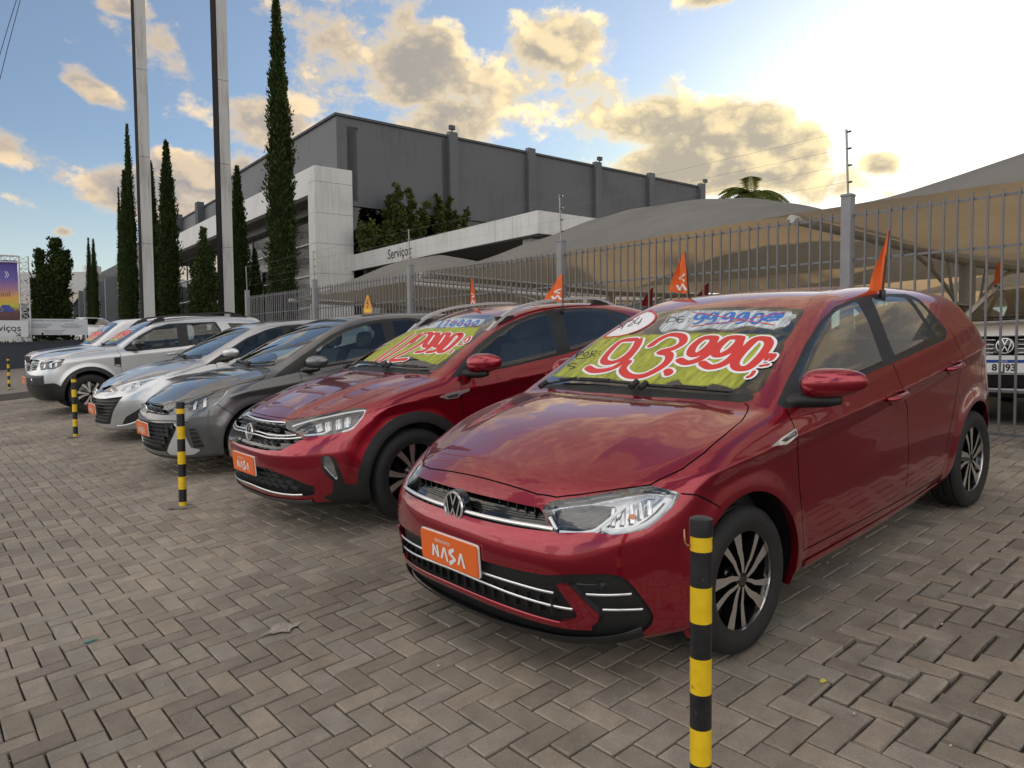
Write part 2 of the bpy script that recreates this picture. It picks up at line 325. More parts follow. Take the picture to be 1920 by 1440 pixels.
def ground_mat():
    """joint sand; far from the camera a paving pattern too fine to build"""
    m = bpy.data.materials.new('joint_sand'); nt, b = nodes_of(m); L = nt.links.new
    tc = N(nt, 'ShaderNodeTexCoord'); n1 = N(nt, 'ShaderNodeTexNoise', Scale=40., Detail=6., Roughness=.7); L(tc.outputs['Object'], n1.inputs['Vector'])
    cr = N(nt, 'ShaderNodeValToRGB'); e = cr.color_ramp.elements; e[0].position = .35; e[0].color = (.022, .020, .017, 1); e[1].position = .75; e[1].color = (.075, .066, .054, 1); L(n1.outputs['Fac'], cr.inputs[0])
    L(cr.outputs[0], b.inputs['Base Color']); b.inputs['Roughness'].default_value = .95; return m
def far_mat():
    m = bpy.data.materials.new('far_paving'); nt, b = nodes_of(m); L = nt.links.new
    tc = N(nt, 'ShaderNodeTexCoord'); br = N(nt, 'ShaderNodeTexBrick'); br.inputs['Scale'].default_value = 1.; br.inputs['Brick Width'].default_value = .2; br.inputs['Row Height'].default_value = .1; br.inputs['Mortar Size'].default_value = .006
    br.inputs['Color1'].default_value = (.21, .185, .158, 1); br.inputs['Color2'].default_value = (.26, .23, .195, 1); br.inputs['Mortar'].default_value = (.08, .072, .062, 1)
    n1 = N(nt, 'ShaderNodeTexNoise', Scale=.6, Detail=6., Roughness=.7); L(tc.outputs['Object'], n1.inputs['Vector']); L(tc.outputs['UV'], br.inputs['Vector'])
    mr = N(nt, 'ShaderNodeMapRange'); mr.inputs['To Min'].default_value = .7; mr.inputs['To Max'].default_value = 1.25; L(n1.outputs['Fac'], mr.inputs['Value'])
    s = N(nt, 'ShaderNodeVectorMath', operation='SCALE'); L(br.outputs[0], s.inputs[0]); L(mr.outputs[0], s.inputs['Scale']); L(s.outputs[0], b.inputs['Base Color']); b.inputs['Roughness'].default_value = .8; return m
def ground_pt(f, r, dz=0.):
    """the lot slopes up from the street; far out it levels off"""
    p = lot(max(-4.9, min(f, 14)), max(-25, min(r, 36)), 0.); q = lot(f, r, 0.); return np.array([q[0], q[1], p[2] + dz])
def build_ground():
    fs = [-900, -300, -120, -60, -40, -28, -20, -15, -11.5, -8, -4.9, -4.6, 0, 4, 8, 14, 20, 40, 120, 400, 900]; rs = [-900, -300, -120, -60, -40, -25, -12, -5, 0, 5, 10, 15, 20, 28, 36, 45, 60, 100, 200, 500, 900]
    V = [ground_pt(f, r, -.022) for f in fs for r in rs]; m = len(rs); Fc = [(i*m+j, i*m+j+1, (i+1)*m+j+1, (i+1)*m+j) for i in range(len(fs)-1) for j in range(m-1)]
    g = MB().add(V, Fc).build('ground', ground_mat(), fix=False); g['kind'] = 'structure'
    me = g.data; me.materials.append(far_mat()); uv = me.uv_layers.new(name='UVMap'); fr = [(f, r) for f in fs for r in rs]
    for p in me.polygons:
        c = np.mean([fr[i] for i in p.vertices], axis=0)
        if not (-4.6 < c[0] < 14 and -12 < c[1] < 20): p.material_index = 1
        for li in p.loop_indices: uv.data[li].uv = fr[me.loops[li].vertex_index]
    return g
ground = build_ground()
def herringbone():
    """every 20 x 10 cm block of the 90-degree herringbone that the camera can tell apart"""
    out = []; a = .1
    for i in range(-140, 340):
        for j in range(-130, 130):
            x = i + 2*j; y = i - 2*j
            for kind in (0, 1):
                x0, y0, w, h = (x, y, 2, 1) if kind == 0 else (x, y + 1, 1, 2)
                f0, r0 = (x0+w/2)*a, (y0+h/2)*a
                if not (-4.55 < f0 < 5.2 and -4.2 < r0 < 17.5): continue
                p = lot(f0, r0); d = p - CAM; z = d@CF
                if z < .6: continue
                px = 960 + FPX*(d@CR)/z; py = 720 - FPX*(d@CU)/z
                if px < -160 or px > 2080 or py > 1640 or py < 690 or z > 17.5: continue
                out.append((f0, r0, w*a, h*a, px, py, z))
    return out
def build_paving():
    P = herringbone(); base = empty('pavement', lot_matrix(0, 0)); base['kind'] = 'structure'
    def block(w, h, gap, bev=.006, dep=.035):
        W, H = w/2 - gap/2, h/2 - gap/2; V = []
        for (s, z) in ((0, -dep), (0, -bev), (bev*.9, 0)): V += [(-W+s, -H+s, z), (W-s, -H+s, z), (W-s, H-s, z), (-W+s, H-s, z)]
        Fc = [(8, 9, 10, 11)] + [(k*4+i, k*4+(i+1) % 4, (k+1)*4+(i+1) % 4, (k+1)*4+i) for k in range(2) for i in range(4)]
        return np.array(V), Fc
    # under the cars nothing shows of a block: leave those to the joined mesh; the largest in view are single objects
    def hidden(f, r): return any(-3.0 < f - cf < .6 and abs(r - cr) < .62 for cf, cr in ((0, 0), (-.15, 2.7), (-.1, 5.5), (-.2, 8.9), (0, 13.1)))
    vis = sorted([p for p in P if not hidden(p[0], p[1]) and 0 < p[4] < 1920 and p[5] < 1440], key=lambda p: -1/(p[6]**3))
    vis = [p for p in vis if p[5] < 1440][:300]; key = {(p[0], p[1]) for p in vis}
    meshes = {}
    for kind, (w, h) in enumerate(((.2, .1), (.1, .2))):
        for k in range(3):
            for worn in (0, 1):
                V, Fc = block(w, h, .006 + .0015*k + .006*worn, .005 + .004*worn); V = V + rng.normal(0, .0008 + .0012*worn, V.shape); me = mesh_np('paver', V, Fc, None, False); me.materials.append(PAVER); meshes[kind, k, worn] = me
    for p in vis:
        worn = int(p[1] < -1.145 and p[0] < .25); me = meshes[0 if p[2] > p[3] else 1, random.randrange(3), worn]
        o = obj('paver', me, None, base); o.location = (p[0], -p[1], random.gauss(0, .0014 + .002*worn)); o.rotation_euler = (random.gauss(0, .006), random.gauss(0, .006), random.gauss(0, .008))
    VV = []; FF = []; tint = []
    T4 = {}
    for kd, (w, h) in enumerate(((.2, .1), (.1, .2))):
        for worn in (0, 1): T4[kd, worn] = block(w, h, .007 + .006*worn, .005 + .004*worn)
    n = 0
    for p in P:
        if (p[0], p[1]) in key: continue
        worn = int(p[1] < -1.145 and p[0] < .25); V, Fc = T4[0 if p[2] > p[3] else 1, worn]; t = random.random()
        tl = rng.normal(0, .006, 2); z = rng.normal(0, .0015); W = V.copy(); W[:, 2] += z + W[:, 0]*tl[0] + W[:, 1]*tl[1]; W[:, 0] += p[0]; W[:, 1] -= p[1]
        VV.append(W); FF.append(np.array(Fc) + n); n += len(W); tint += [t]*len(W)
    me = mesh_np('pavers', np.concatenate(VV), np.concatenate(FF), None, False); a = me.attributes.new('tint', 'FLOAT', 'POINT'); a.data.foreach_set('value', tint)
    o = obj('pavers', me, PAVER, base); o['kind'] = 'stuff'; o['label'] = 'grey brown concrete blocks of the paving away from the camera'
    return base
pavement = build_paving()
# ---------------------------------------------------------------- bollards, fence
def scuffed(name, col, under, amt):
    """paint with chips and rub marks"""
    m = mat(name, col, .42, noise_scale=22, noise_amt=.14, rough_var=.12); nt = m.node_tree; b = nt.nodes['Principled BSDF']; L = nt.links.new; tc = N(nt, 'ShaderNodeTexCoord'); mp = N(nt, 'ShaderNodeMapping'); mp.inputs['Scale'].default_value = (1, 1, .6); n = N(nt, 'ShaderNodeTexNoise', Scale=26., Detail=6., Roughness=.75); L(tc.outputs['Object'], mp.inputs[0]); L(mp.outputs[0], n.inputs['Vector'])
    r = N(nt, 'ShaderNodeMapRange'); r.inputs['From Min'].default_value = amt; r.inputs['From Max'].default_value = amt + .03; L(n.outputs['Fac'], r.inputs['Value']); c = N(nt, 'ShaderNodeMix', data_type='RGBA'); src = b.inputs['Base Color'].links[0].from_socket; L(src, c.inputs[6]); c.inputs[7].default_value = (*under, 1); L(r.outputs[0], c.inputs[0]); L(c.outputs[2], b.inputs['Base Color']); return m
YEL = scuffed('yellow_paint', (.78, .52, .012), (.22, .15, .03), .64); BLK = scuffed('black_paint', (.014, .014, .016), (.11, .105, .10), .63)
CONC = mat('worn_concrete', (.20, .185, .165), .9, noise_scale=18, noise_amt=.35, bump=.3, bump_scale=60)
STEEL = mat('galvanised_steel', (.30, .31, .32), .45, metal=.6, noise_scale=12, noise_amt=.2); BRASS = mat('hook_brass', (.42, .26, .12), .35, metal=.9)
def vertical(base, lean=(0, 0)):
    z = np.array([lean[0], lean[1], 1.]); z /= np.linalg.norm(z); x = np.cross([0, 1., 0], z); x /= np.linalg.norm(x); y = np.cross(z, x); m = np.eye(4); m[:3, 0] = x; m[:3, 1] = y; m[:3, 2] = z; m[:3, 3] = base; return Matrix(m.tolist())
def bollard(f, r, label, lean, hgt=.86, hook=False, bands=None):
    b = empty('bollard', vertical(lot(f, r), lean)); tag(b, label, 'bollard', 'striped bollards in front of the cars'); rad = .031
    z = hgt; MB().lathe([(0, z+.006), (rad*.7, z+.005), (rad*1.06, z), (rad*1.08, z-.006), (rad*1.08, z-.048), (rad, z-.05)], 24, 'z').build('cap', BLK, b, smooth=True, auto=40)
    z -= .049; seg = [(YEL, .043)] + [(BLK, .103), (YEL, .104)]*5
    for m, h in seg:
        z1 = max(z-h, -.02); MB().lathe([(rad, z), (rad, z1)], 24, 'z').build('stripe', m, b, smooth=True); z = z1
        if z <= -.02: break
    fo = MB(); n = 18; V = []
    for k in range(n): a = 2*math.pi*k/n; q = .10 + .025*random.random(); V += [(q*math.cos(a), q*math.sin(a), .004), (.03*math.cos(a), .03*math.sin(a), .012)]
    fo.add(V, [[2*k, (2*k+2) % (2*n), (2*k+3) % (2*n), 2*k+1] for k in range(n)]); fo.build('footing', CONC, b, smooth=True)
    if hook:
        MB().tube([(-rad, -.004, hgt-.075), (-rad-.010, -.004, hgt-.078), (-rad-.017, -.004, hgt-.068), (-rad-.018, -.004, hgt-.03)], .0028, 6).build('hook', BRASS, b, smooth=True)
    return b
bollard(.913, -1.255, 'striped bollard with a hook standing before the red front wheel', (.0, 0), hook=True)
bollard(.876, 3.839, 'striped bollard in front of the dark grey hatchback', (.004, 0))
bollard(.722, 9.33, 'striped bollard before the silver sport utility with roof rails', (0, 0))
bollard(.244, 21.5, 'farthest striped bollard before the low dark wall', (0, 0))
FENM = mat('grey_fence_paint', (.155, .16, .17), .45, metal=.2, noise_scale=7, noise_amt=.16); POSTM = mat('grey_post_paint', (.235, .24, .25), .6, noise_scale=5, noise_amt=.12)
def build_fence():
    F0 = -4.675; fz = 2.965                                  # world height of the bars' tops at the near end
    root = empty('fence', Matrix.Translation(Vector(lot(F0, 5.).tolist()))); tag(root, 'tall grey metal bar fence behind the parked cars', 'fence')
    O = lot(F0, 5.)
    def P(r, h): b = lot(F0, r); return np.array([b[0]-O[0], b[1]-O[1], b[2]-O[2] + h])
    top = lambda r: 2.10 - .0070*(r)                          # height of the top rail above the paving
    ends = [-7.2, -3.1, .99, 5.08, 9.05, 13.02, 17.1]
    row = -np.array([AY[0], AY[1]]); u = LOT @ np.array([row[0], row[1], 0]); 
    bar = MB().box((-.0085, -.0085, 0), (.0085, .0085, 1.)).build('bar', FENM, root); bm = bar.data; first = True
    for a, b in zip(ends[:-1], ends[1:]):
        if b < -3.2: continue
        n = int(round((b-a-.1)/.1165)); 
        for k in range(1, n):
            r = a + .05 + (b-a-.1)*k/n
            if r < -1.7: continue
            o = bar if first else obj('bar', bm, None, root); first = False
            o.location = P(r, .03); o.scale = (1, 1, top(r) + .05 - .03 + random.gauss(0, .004)); o.rotation_euler = (random.gauss(0, .003), random.gauss(0, .003), math.atan2(u[1], u[0]) + random.gauss(0, .02))
        a2 = max(a, -1.9)
        for h in (0., -.435, None, 99):
            pa, pb = ((P(a2, top(a2)+h), P(b, top(b)+h)) if h is not None and h < 50 else (P(a2, .42), P(b, .42)) if h is None else (P(a2, .045), P(b, .045)))
            MB().bar(pa + np.array([.008, .010, 0]), pb + np.array([.008, .010, 0]), .008, .022).build('rail', FENM, root)
    for r in ends[1:]:
        if r < -3.2: continue
        p = P(r, 0); h = top(r) + .19; pm = MB(); pm.box((-.05, -.05, -.1), (.05, .05, h), .006); po = pm.build('post', POSTM, root, auto=30); po.location = p; po.rotation_euler = (0, 0, math.atan2(u[1], u[0]))
        cp = MB().add([(-.056, -.056, h), (.056, -.056, h), (.056, .056, h), (-.056, .056, h), (-.05, -.05, h+.022), (.05, -.05, h+.022), (.05, .05, h+.022), (-.05, .05, h+.022)], [(0, 1, 5, 4), (1, 2, 6, 5), (2, 3, 7, 6), (3, 0, 4, 7), (4, 5, 6, 7), (3, 2, 1, 0)]).build('cap', POSTM, po)
        lean = .035
        rod = MB().bar((.0, 0, h), (lean*.6, lean*.2, h+.66), .016, .016, up=(0, 1, 0))
        ro = rod.build('wire_rod', STEEL, po)
        for k in range(4): z = h + .14 + .165*k; q = lean*.6*(z-h)/.66; MB().tube([(q, 0, z), (q-.035, -.02, z+.006)], .010, 8).build('insulator', GREYP, ro)
    for k in range(4):                                        # live wires above the posts
        pts = []
        for r in np.linspace(.99, 17.1, 40): s = ((r-.99) % 4.03)/4.03; pts.append(P(r, top(r) + .19 + .14 + .165*k - .03*s*(1-s)*4*.3) + np.array([-.02, -.02, 0]))
        MB().tube(pts, .0012, 4).build('wire', STEEL, root)
    sg = MB().add([P(10.35, 1.34) + np.array([0, -.03, 0]), P(9.95, 1.34) + np.array([0, -.03, 0]), P(10.15, 1.72) + np.array([0, -.03, 0])], [(0, 1, 2)])
    return root
fence = build_fence()
# ---------------------------------------------------------------- shade sails over the cars behind the fence
def sail_mat(name, col, tr):
    m = bpy.data.materials.new(name); m.use_nodes = True; nt = m.node_tree; nt.nodes.clear(); L = nt.links.new
    o = N(nt, 'ShaderNodeOutputMaterial'); d = N(nt, 'ShaderNodeBsdfDiffuse'); t = N(nt, 'ShaderNodeBsdfTranslucent'); mx = N(nt, 'ShaderNodeMixShader'); mx.inputs[0].default_value = tr
    tc = N(nt, 'ShaderNodeTexCoord'); n = N(nt, 'ShaderNodeTexNoise', Scale=1.1, Detail=6., Roughness=.65); w = N(nt, 'ShaderNodeTexWave', Scale=60., Distortion=1.); L(tc.outputs['Object'], n.inputs['Vector']); L(tc.outputs['Object'], w.inputs['Vector'])
    mr = N(nt, 'ShaderNodeMapRange'); mr.inputs['To Min'].default_value = .72; mr.inputs['To Max'].default_value = 1.25; L(n.outputs['Fac'], mr.inputs['Value'])
    mw = N(nt, 'ShaderNodeMapRange'); mw.inputs['To Min'].default_value = .94; mw.inputs['To Max'].default_value = 1.05; L(w.outputs['Fac'], mw.inputs['Value'])
    mm = N(nt, 'ShaderNodeMath', operation='MULTIPLY'); L(mr.outputs[0], mm.inputs[0]); L(mw.outputs[0], mm.inputs[1])
    s = N(nt, 'ShaderNodeVectorMath', operation='SCALE'); s.inputs[0].default_value = col; L(mm.outputs[0], s.inputs['Scale']); L(s.outputs[0], d.inputs[0])
    s2 = N(nt, 'ShaderNodeVectorMath', operation='SCALE'); s2.inputs[0].default_value = (.66, .56, .42); L(mm.outputs[0], s2.inputs['Scale']); L(s2.outputs[0], t.inputs[0])
    L(d.outputs[0], mx.inputs[1]); L(t.outputs[0], mx.inputs[2]); L(mx.outputs[0], o.inputs[0]); return m
SAIL = sail_mat('backlit_shade_cloth', (.22, .215, .20), .36); SAIL0 = sail_mat('grey_shade_cloth', (.24, .236, .225), .20); TUBE = mat('carport_paint', (.46, .44, .40), .5, noise_scale=6, noise_amt=.2)  # one cloth in two copies: rear rows' backlit glow raised, front rows' kept dim
def carport(fc, rs, zc, reach, label, ztip=.12, arch=1.0, rise=0., w=.055, cloth=None, depth_cut=.30, zfun=None):
    """row of columns with an arm to either side; cloth slung between the arms"""
    c0 = lot(fc, rs[0]); root = empty('carport', Matrix.Translation(Vector((c0[0], c0[1], c0[2]))))
    tag(root, label, 'carport', 'shade cloth carports behind the fence')
    def P(f, r, z): q = lot(f, r); return np.array([q[0]-c0[0], q[1]-c0[1], z-c0[2]])
    def zarm(f): t = abs(f-fc)/reach; return zc + ztip*t
    for r in rs:
        b = ground_pt(fc, r)[2]
        MB().box((-.085, -.085, 0), (.085, .085, zc - b - .05), .01).build('column', TUBE, root, auto=30).location = P(fc, r, b)
        for sg in (1, -1):
            MB().tube([P(fc + sg*reach*t, r, zarm(fc+sg*reach*t) - .05) for t in (0, .5, 1.02)], [w*1.05, w, w*.9], 12).build('arm', TUBE, root, smooth=True, auto=50)
            pts = [P(fc + sg*reach*.46*t, r, zarm(fc) - .95 + .90*math.sin(t*math.pi/2)) for t in np.linspace(.03, 1, 9)]
            MB().tube(pts, w*.55, 8).build('brace', TUBE, root, smooth=True, auto=50)
            for t in (.16, .3): MB().tube([P(fc + sg*reach*t, r, zarm(fc+sg*reach*t)-.06), P(fc+sg*reach*(t-.05), r, zarm(fc) - .95 + .90*math.sin(min(1, (t-.05)/.46)*math.pi/2))], w*.4, 6).build('strut', TUBE, root, smooth=True)
        MB().box((-.13, -.13, 0), (.13, .13, .03)).build('cap', TUBE, root).location = P(fc, r, zc - .98)
    for r0, r1 in zip(rs[:-1], rs[1:]):
        for sg in (1, -1):
            nu, nv = 44, 22; V = []
            for i in range(nu+1):
                u = i/nu; a = 4*u*(1-u)
                for j in range(nv+1):
                    v = j/nv; reach_u = reach*(1 - depth_cut*.12*a)
                    f = fc + sg*reach_u*v; r = r0 + (r1-r0)*u
                    z = zarm(fc + sg*reach*v) + .03 + arch*a**.8*math.sin(math.pi*v**1.05) + rise*a*v + .016*math.sin(u*47 + 3*v)*(1-v*.6)*a + .012*math.sin(v*31 + u*9)*a
                    V.append(P(f, r, z))
            Fc = [[i*(nv+1)+j, i*(nv+1)+j+1, (i+1)*(nv+1)+j+1, (i+1)*(nv+1)+j] for i in range(nu) for j in range(nv)]
            MB().add(V, Fc).build('shade_cloth', cloth or SAIL, root, smooth=True, fix=False)
    return root
carport(-10.4, [-6.0, 1.80, 9.3], 2.86, 5.25, 'grey shade cloth carport just behind the fence on the right', cloth=SAIL0)
carport(-10.6, [10.4, 16.3], 2.80, 5.0, 'smaller grey shade cloth carport beside the glass front', cloth=SAIL0)
carport(-21.6, [-14.0, -6.6, .8, 8.2], 3.05, 5.6, 'second row of shade cloth carports lit from behind')
carport(-36.5, [-18.0, -10.6, -3.2, 4.2, 11.6], 3.3, 5.25, 'third row of shade cloth carports farthest back')
# ---------------------------------------------------------------- showroom and other buildings
STUC = streak_mat('grey_stucco', (.112, .124, .138), (.078, .086, .095)); STUC2 = mat('dark_stucco', (.085, .094, .106), .85, noise_scale=2, noise_amt=.15, bump=.3, bump_scale=14)
PANELW = streak_mat('white_panel', (.66, .67, .67), (.50, .495, .47)); SOFF = mat('soffit', (.16, .155, .15), .8, noise_scale=3, noise_amt=.15)
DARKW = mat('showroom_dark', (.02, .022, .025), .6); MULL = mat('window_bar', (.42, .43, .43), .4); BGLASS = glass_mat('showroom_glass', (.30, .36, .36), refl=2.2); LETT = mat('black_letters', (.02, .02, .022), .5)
UB = np.array([.79, .613, 0]); UB /= np.linalg.norm(UB); VB = np.array([-UB[1], UB[0], 0])
def wdir(px, py, depth): return CAM + (CF*FPX + CR*(px-960) - CU*(py-720))/FPX*depth
def at_line(px, o, dvec):
    """distance along a level line from o in direction dvec that shows at column px"""
    lo, hi = -60., 200.
    d = CF*FPX + CR*(px-960); a = np.array([d[0], d[1]]); n = np.array([-a[1], a[0]]); return -((o[:2]-CAM[:2])@n)/(dvec[:2]@n)
def building():
    c = wdir(638, 600, 30.); c0 = np.array([c[0], c[1], 0.6]); root = empty('showroom', Matrix.Translation(Vector(c0.tolist()))); tag(root, 'large dark grey showroom with white frame and tall glass front', 'building')
    def B(u, v, z): return u*UB + v*VB + np.array([0, 0, z - c0[2]])
    def blk(name, u0, u1, v0, v1, z0, z1, m, parent=root):
        V = [B(u, v, z) for z in (z0, z1) for u, v in ((u0, v0), (u1, v0), (u1, v1), (u0, v1))]
        return MB().add(V, [(0, 3, 2, 1), (4, 5, 6, 7), (0, 1, 5, 4), (1, 2, 6, 5), (2, 3, 7, 6), (3, 0, 4, 7)]).build(name, m, parent)
    H = 10.98
    L1 = at_line(1318, c0, UB)
    blk('wall', 0, L1, .0, 16, 7.45, H, STUC); blk('coping', -.08, L1+.08, -.08, 16.1, H+.002, H+.10, STUC2)
    wr = blk('wall', 10.4, L1, .0, 16, 0, 7.447, STUC)
    # window band low on the right wall
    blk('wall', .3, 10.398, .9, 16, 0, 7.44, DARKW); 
    for k, (a, b) in enumerate(((.25, 2.6), (2.66, 5.1), (5.16, 7.6), (7.66, 10.35))):
        g = blk('window', a, b, .12, .15, .6, 7.44, GLASSD); blk('window_bar', b+.003, b+.057, .08, .2, .6, 7.44, STUC2, g)
    blk('window_bar', .25, 10.35, .085, .118, 5.2, 5.26, STUC2)
    for k, (a, z) in enumerate(((1.2, 6.6), (2.2, 6.0), (4.4, 6.5))):                        # ceiling spots seen through the panes
        e = mat('downlight', (.9, .9, .85), .5, emit=(1, .95, .85), emit_s=3.); MB().lathe([(0, 0), (.06, 0), (.065, .03)], 10, 'z').build('ceiling_lamp', e, root).location = B(a, .6, z)
    for px in (851, 995, 1118, 1217, 1311):
        u = at_line(px, c0, UB); p = blk('pilaster', u-.22, u+.22, -.26, -.001, 0.5, H+.22, STUC)
    for px in (849, 1121, 1316):
        u = at_line(px, c0, UB); f = blk('floodlight', u-.13, u+.13, -.28, -.12, H+.32, H+.50, STUC2); blk('floodlight_bracket', u-.02, u+.02, -.22, -.18, H+.22, H+.319, STUC2, f)
    u = at_line(840, c0, UB); 
    for k in range(3): MB().tube([B(u-.1+.1*k, -.06, .6), B(u-.1+.1*k, -.06, H-.1)], .025, 6).build('downpipe', STUC2, root)
    # left wing, set back a little and lower, with fins
    blk('wall', .9, 16, 16.02, 70, 0, H-.9, STUC2)
    blk('wall', .45, .895, -.0, 46, 7.65, H-.42, STUC); blk('coping', .38, .96, .0, 46, H-.418, H-.33, STUC2)
    o2 = c0 + UB*.45
    for px in (551, 484, 437, 390, 350, 322, 296):
        v = at_line(px, o2, VB); blk('fin', .05, .448, v-.30, v+.30, 7.9, H-.10, STUC2)
    # white frame: portal pillar and beam, panels with open joints
    pw = 1.62; zt = 8.86; zb = 7.80; t0 = -1.0
    seam = [.6, 2.2, 3.42, 4.62, 5.82, 7.02, 8.25, zt]
    for a, b in zip(seam[:-1], seam[1:]): blk('frame_panel', t0, t0+pw, -.06, .62, a+.008, b-.004, PANELW)
    vs = [.625, 1.9, 4.4, 6.9, 9.4, 11.9, 14.4, 16.9, 19.4, 21.9, 24.4, 26.9, 29.4]
    for a, b in zip(vs[:-1], vs[1:]): blk('frame_panel', t0+.002, t0+.32, a, b-.012, zb+.005, zt-.002, PANELW)
    blk('soffit', t0+.32, .44, .6, 29.4, zb-.002, zb+.12, SOFF)
    blk('soffit', t0+.33, .44, .6, 29.4, zb+.125, zt-.05, STUC2)
    # glass front under the beam
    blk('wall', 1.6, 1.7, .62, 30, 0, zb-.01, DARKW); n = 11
    for k in range(n):
        a = .66 + k*2.62; b = a + 2.58
        for z0, z1 in ((.5, 2.05), (2.11, 3.45), (3.51, 4.85), (4.91, 6.25), (6.31, 7.5)):
            if z1 < 2.3 and k > 2: continue
            blk('window', .30, .325, a, b, z0, z1, BGLASS)
        blk('window_bar', .26, .36, b+.003, b+.037, .5, 7.55, STUC2)
    for z in (2.08, 3.48, 4.88, 6.28): blk('window_bar', .22, .297, .66, 29.5, z-.03, z+.03, MULL)
    blk('entrance_portal', -.6, .2, 9.6, 10.0, 0.2, 5.6, PANELW); blk('entrance_portal', -.6, .2, 14.4, 14.8, 0.2, 5.6, PANELW); blk('entrance_portal', -.6, .2, 10.003, 14.397, 4.9, 5.6, PANELW)
    # service canopy coming out towards the fence
    k0 = -12.0; zt2 = 5.42; zb2 = 4.78; uR = 9.5
    cv = [(-.02, -2.0), (-2.0, -4), (-4, -6), (-6, -8), (-8, -10), (-10, k0)]
    ca = blk('canopy_roof', .62, uR, k0+.1, -.05, zb2+.06, zt2-.08, SOFF)
    for a, b in cv: blk('fascia_panel', .5, .60, b+.006, a-.006, zb2, zt2, PANELW)
    for k in range(4): a = .605 + k*2.2; blk('fascia_panel', a, a+2.188, k0-.0, k0+.08, zb2, zt2, PANELW)
    for z in (4.86,): blk('soffit', .7, uR-.1, k0+.3, -.3, zb2+.02, zb2+.055, STUC2)
    for v in (-11.2, -.9): blk('canopy_column', .9, 1.3, v, v+.4, .3, zb2, PANELW)
    blk('canopy_column', 8.2, 8.6, -11.2, -10.8, .3, zb2, PANELW)
    V, Fc = text_mesh('Serviços', .52, 'CENTER', bold=.006); mid = -4.05
    flat_on(V, Fc, B(.496, mid, (zb2+zt2)/2 - .01), (-VB), (0, 0, 1), (-UB), .0).build('lettering', LETT, root, fix=False)
    # lower grey block farther left with deep fins and a plant room
    vL = at_line(232, c0, VB); 
    blk('wall', -2.5, 12, vL+.5, vL+26, 0, 6.6, STUC2)
    vv = [at_line(px, c0 - UB*2.5, VB) for px in (226, 214, 205, 194, 184, 173, 163, 154, 147)]
    for k, v in enumerate(vv): blk('fin', -3.3, -2.505, v-.18, v+.18, 1.6 if k % 2 else .2, 6.9, STUC)
    blk('plant_room', 0, 5, vL+6, vL+12, 6.602, 8.3, PANELW)
    s1 = blk('wall_sign', -3.4, -3.32, vv[0]-.3, vv[0]+1.6, 2.7, 3.2, WHITEM); s2 = blk('wall_sign', -3.4, -3.32, vv[0]-.3, vv[0]+1.3, 2.1, 2.6, WHITEM)
    return root
showroom = building()
def warehouse():
    """pale shed far left behind the sign boards"""
    o = wdir(30, 600, 66.); root = empty('warehouse', loc=Vector((o[0], o[1], .4))); tag(root, 'pale far warehouse with corrugated awning behind the sign boards', 'building')
    W = mat('pale_wall', (.52, .53, .52), .8, noise_scale=.8, noise_amt=.1); T = mat('tin_roof', (.42, .36, .30), .6, noise_scale=2, noise_amt=.2); rt = np.array([1, 0, 0.]); bk = np.array([0, 1., 0])
    def bx(n, x0, x1, y0, y1, z0, z1, m, p=root): return MB().box((x0, y0, z0), (x1, y1, z1)).build(n, m, p)
    bx('wall', -6, 6.2, 1, 12, 0, 8.5, W); bx('wall', -6, 3.0, .3, .98, 0, 5.2, W); bx('opening', -1.5, 2.2, .2, .297, 3.6, 5.0, STUC2)
    bx('band', -8, 12, -1.8, -1.2, 0, 2.0, STUC2)
    for k in range(26):
        x = -5 + k*.42; MB().add([(x, .2, 6.6), (x+.2, .2, 6.66), (x+.42, .2, 6.6), (x, -1.2, 5.5), (x+.2, -1.2, 5.56), (x+.42, -1.2, 5.5)], [(0, 1, 4, 3), (1, 2, 5, 4)]).build('roof_sheet', T, root)
    bx('tank', 4.4, 5.6, 3, 4, 8.502, 9.3, WHITEM)
    return root
warehouse()
# ---------------------------------------------------------------- trees
def leaf_mat(name, c0, c1, tr=.25):
    m = bpy.data.materials.new(name); m.use_nodes = True; nt = m.node_tree; nt.nodes.clear(); L = nt.links.new
    o = N(nt, 'ShaderNodeOutputMaterial'); d = N(nt, 'ShaderNodeBsdfDiffuse'); t = N(nt, 'ShaderNodeBsdfTranslucent'); mx = N(nt, 'ShaderNodeMixShader'); mx.inputs[0].default_value = tr
    at = N(nt, 'ShaderNodeAttribute', attribute_name='tint'); c = N(nt, 'ShaderNodeMix', data_type='RGBA'); c.inputs[6].default_value = (*c0, 1); c.inputs[7].default_value = (*c1, 1); L(at.outputs['Fac'], c.inputs[0])
    L(c.outputs[2], d.inputs[0]); L(c.outputs[2], t.inputs[0]); L(d.outputs[0], mx.inputs[1]); L(t.outputs[0], mx.inputs[2]); L(mx.outputs[0], o.inputs[0]); return m
CYP = leaf_mat('cypress_leaf', (.022, .036, .014), (.085, .115, .038)); BUSHL = leaf_mat('broad_leaf', (.04, .06, .02), (.15, .17, .05)); PALML = leaf_mat('palm_leaf', (.05, .075, .02), (.13, .15, .04), .3)
BARK = mat('bark', (.07, .055, .042), .9, noise_scale=14, noise_amt=.4)
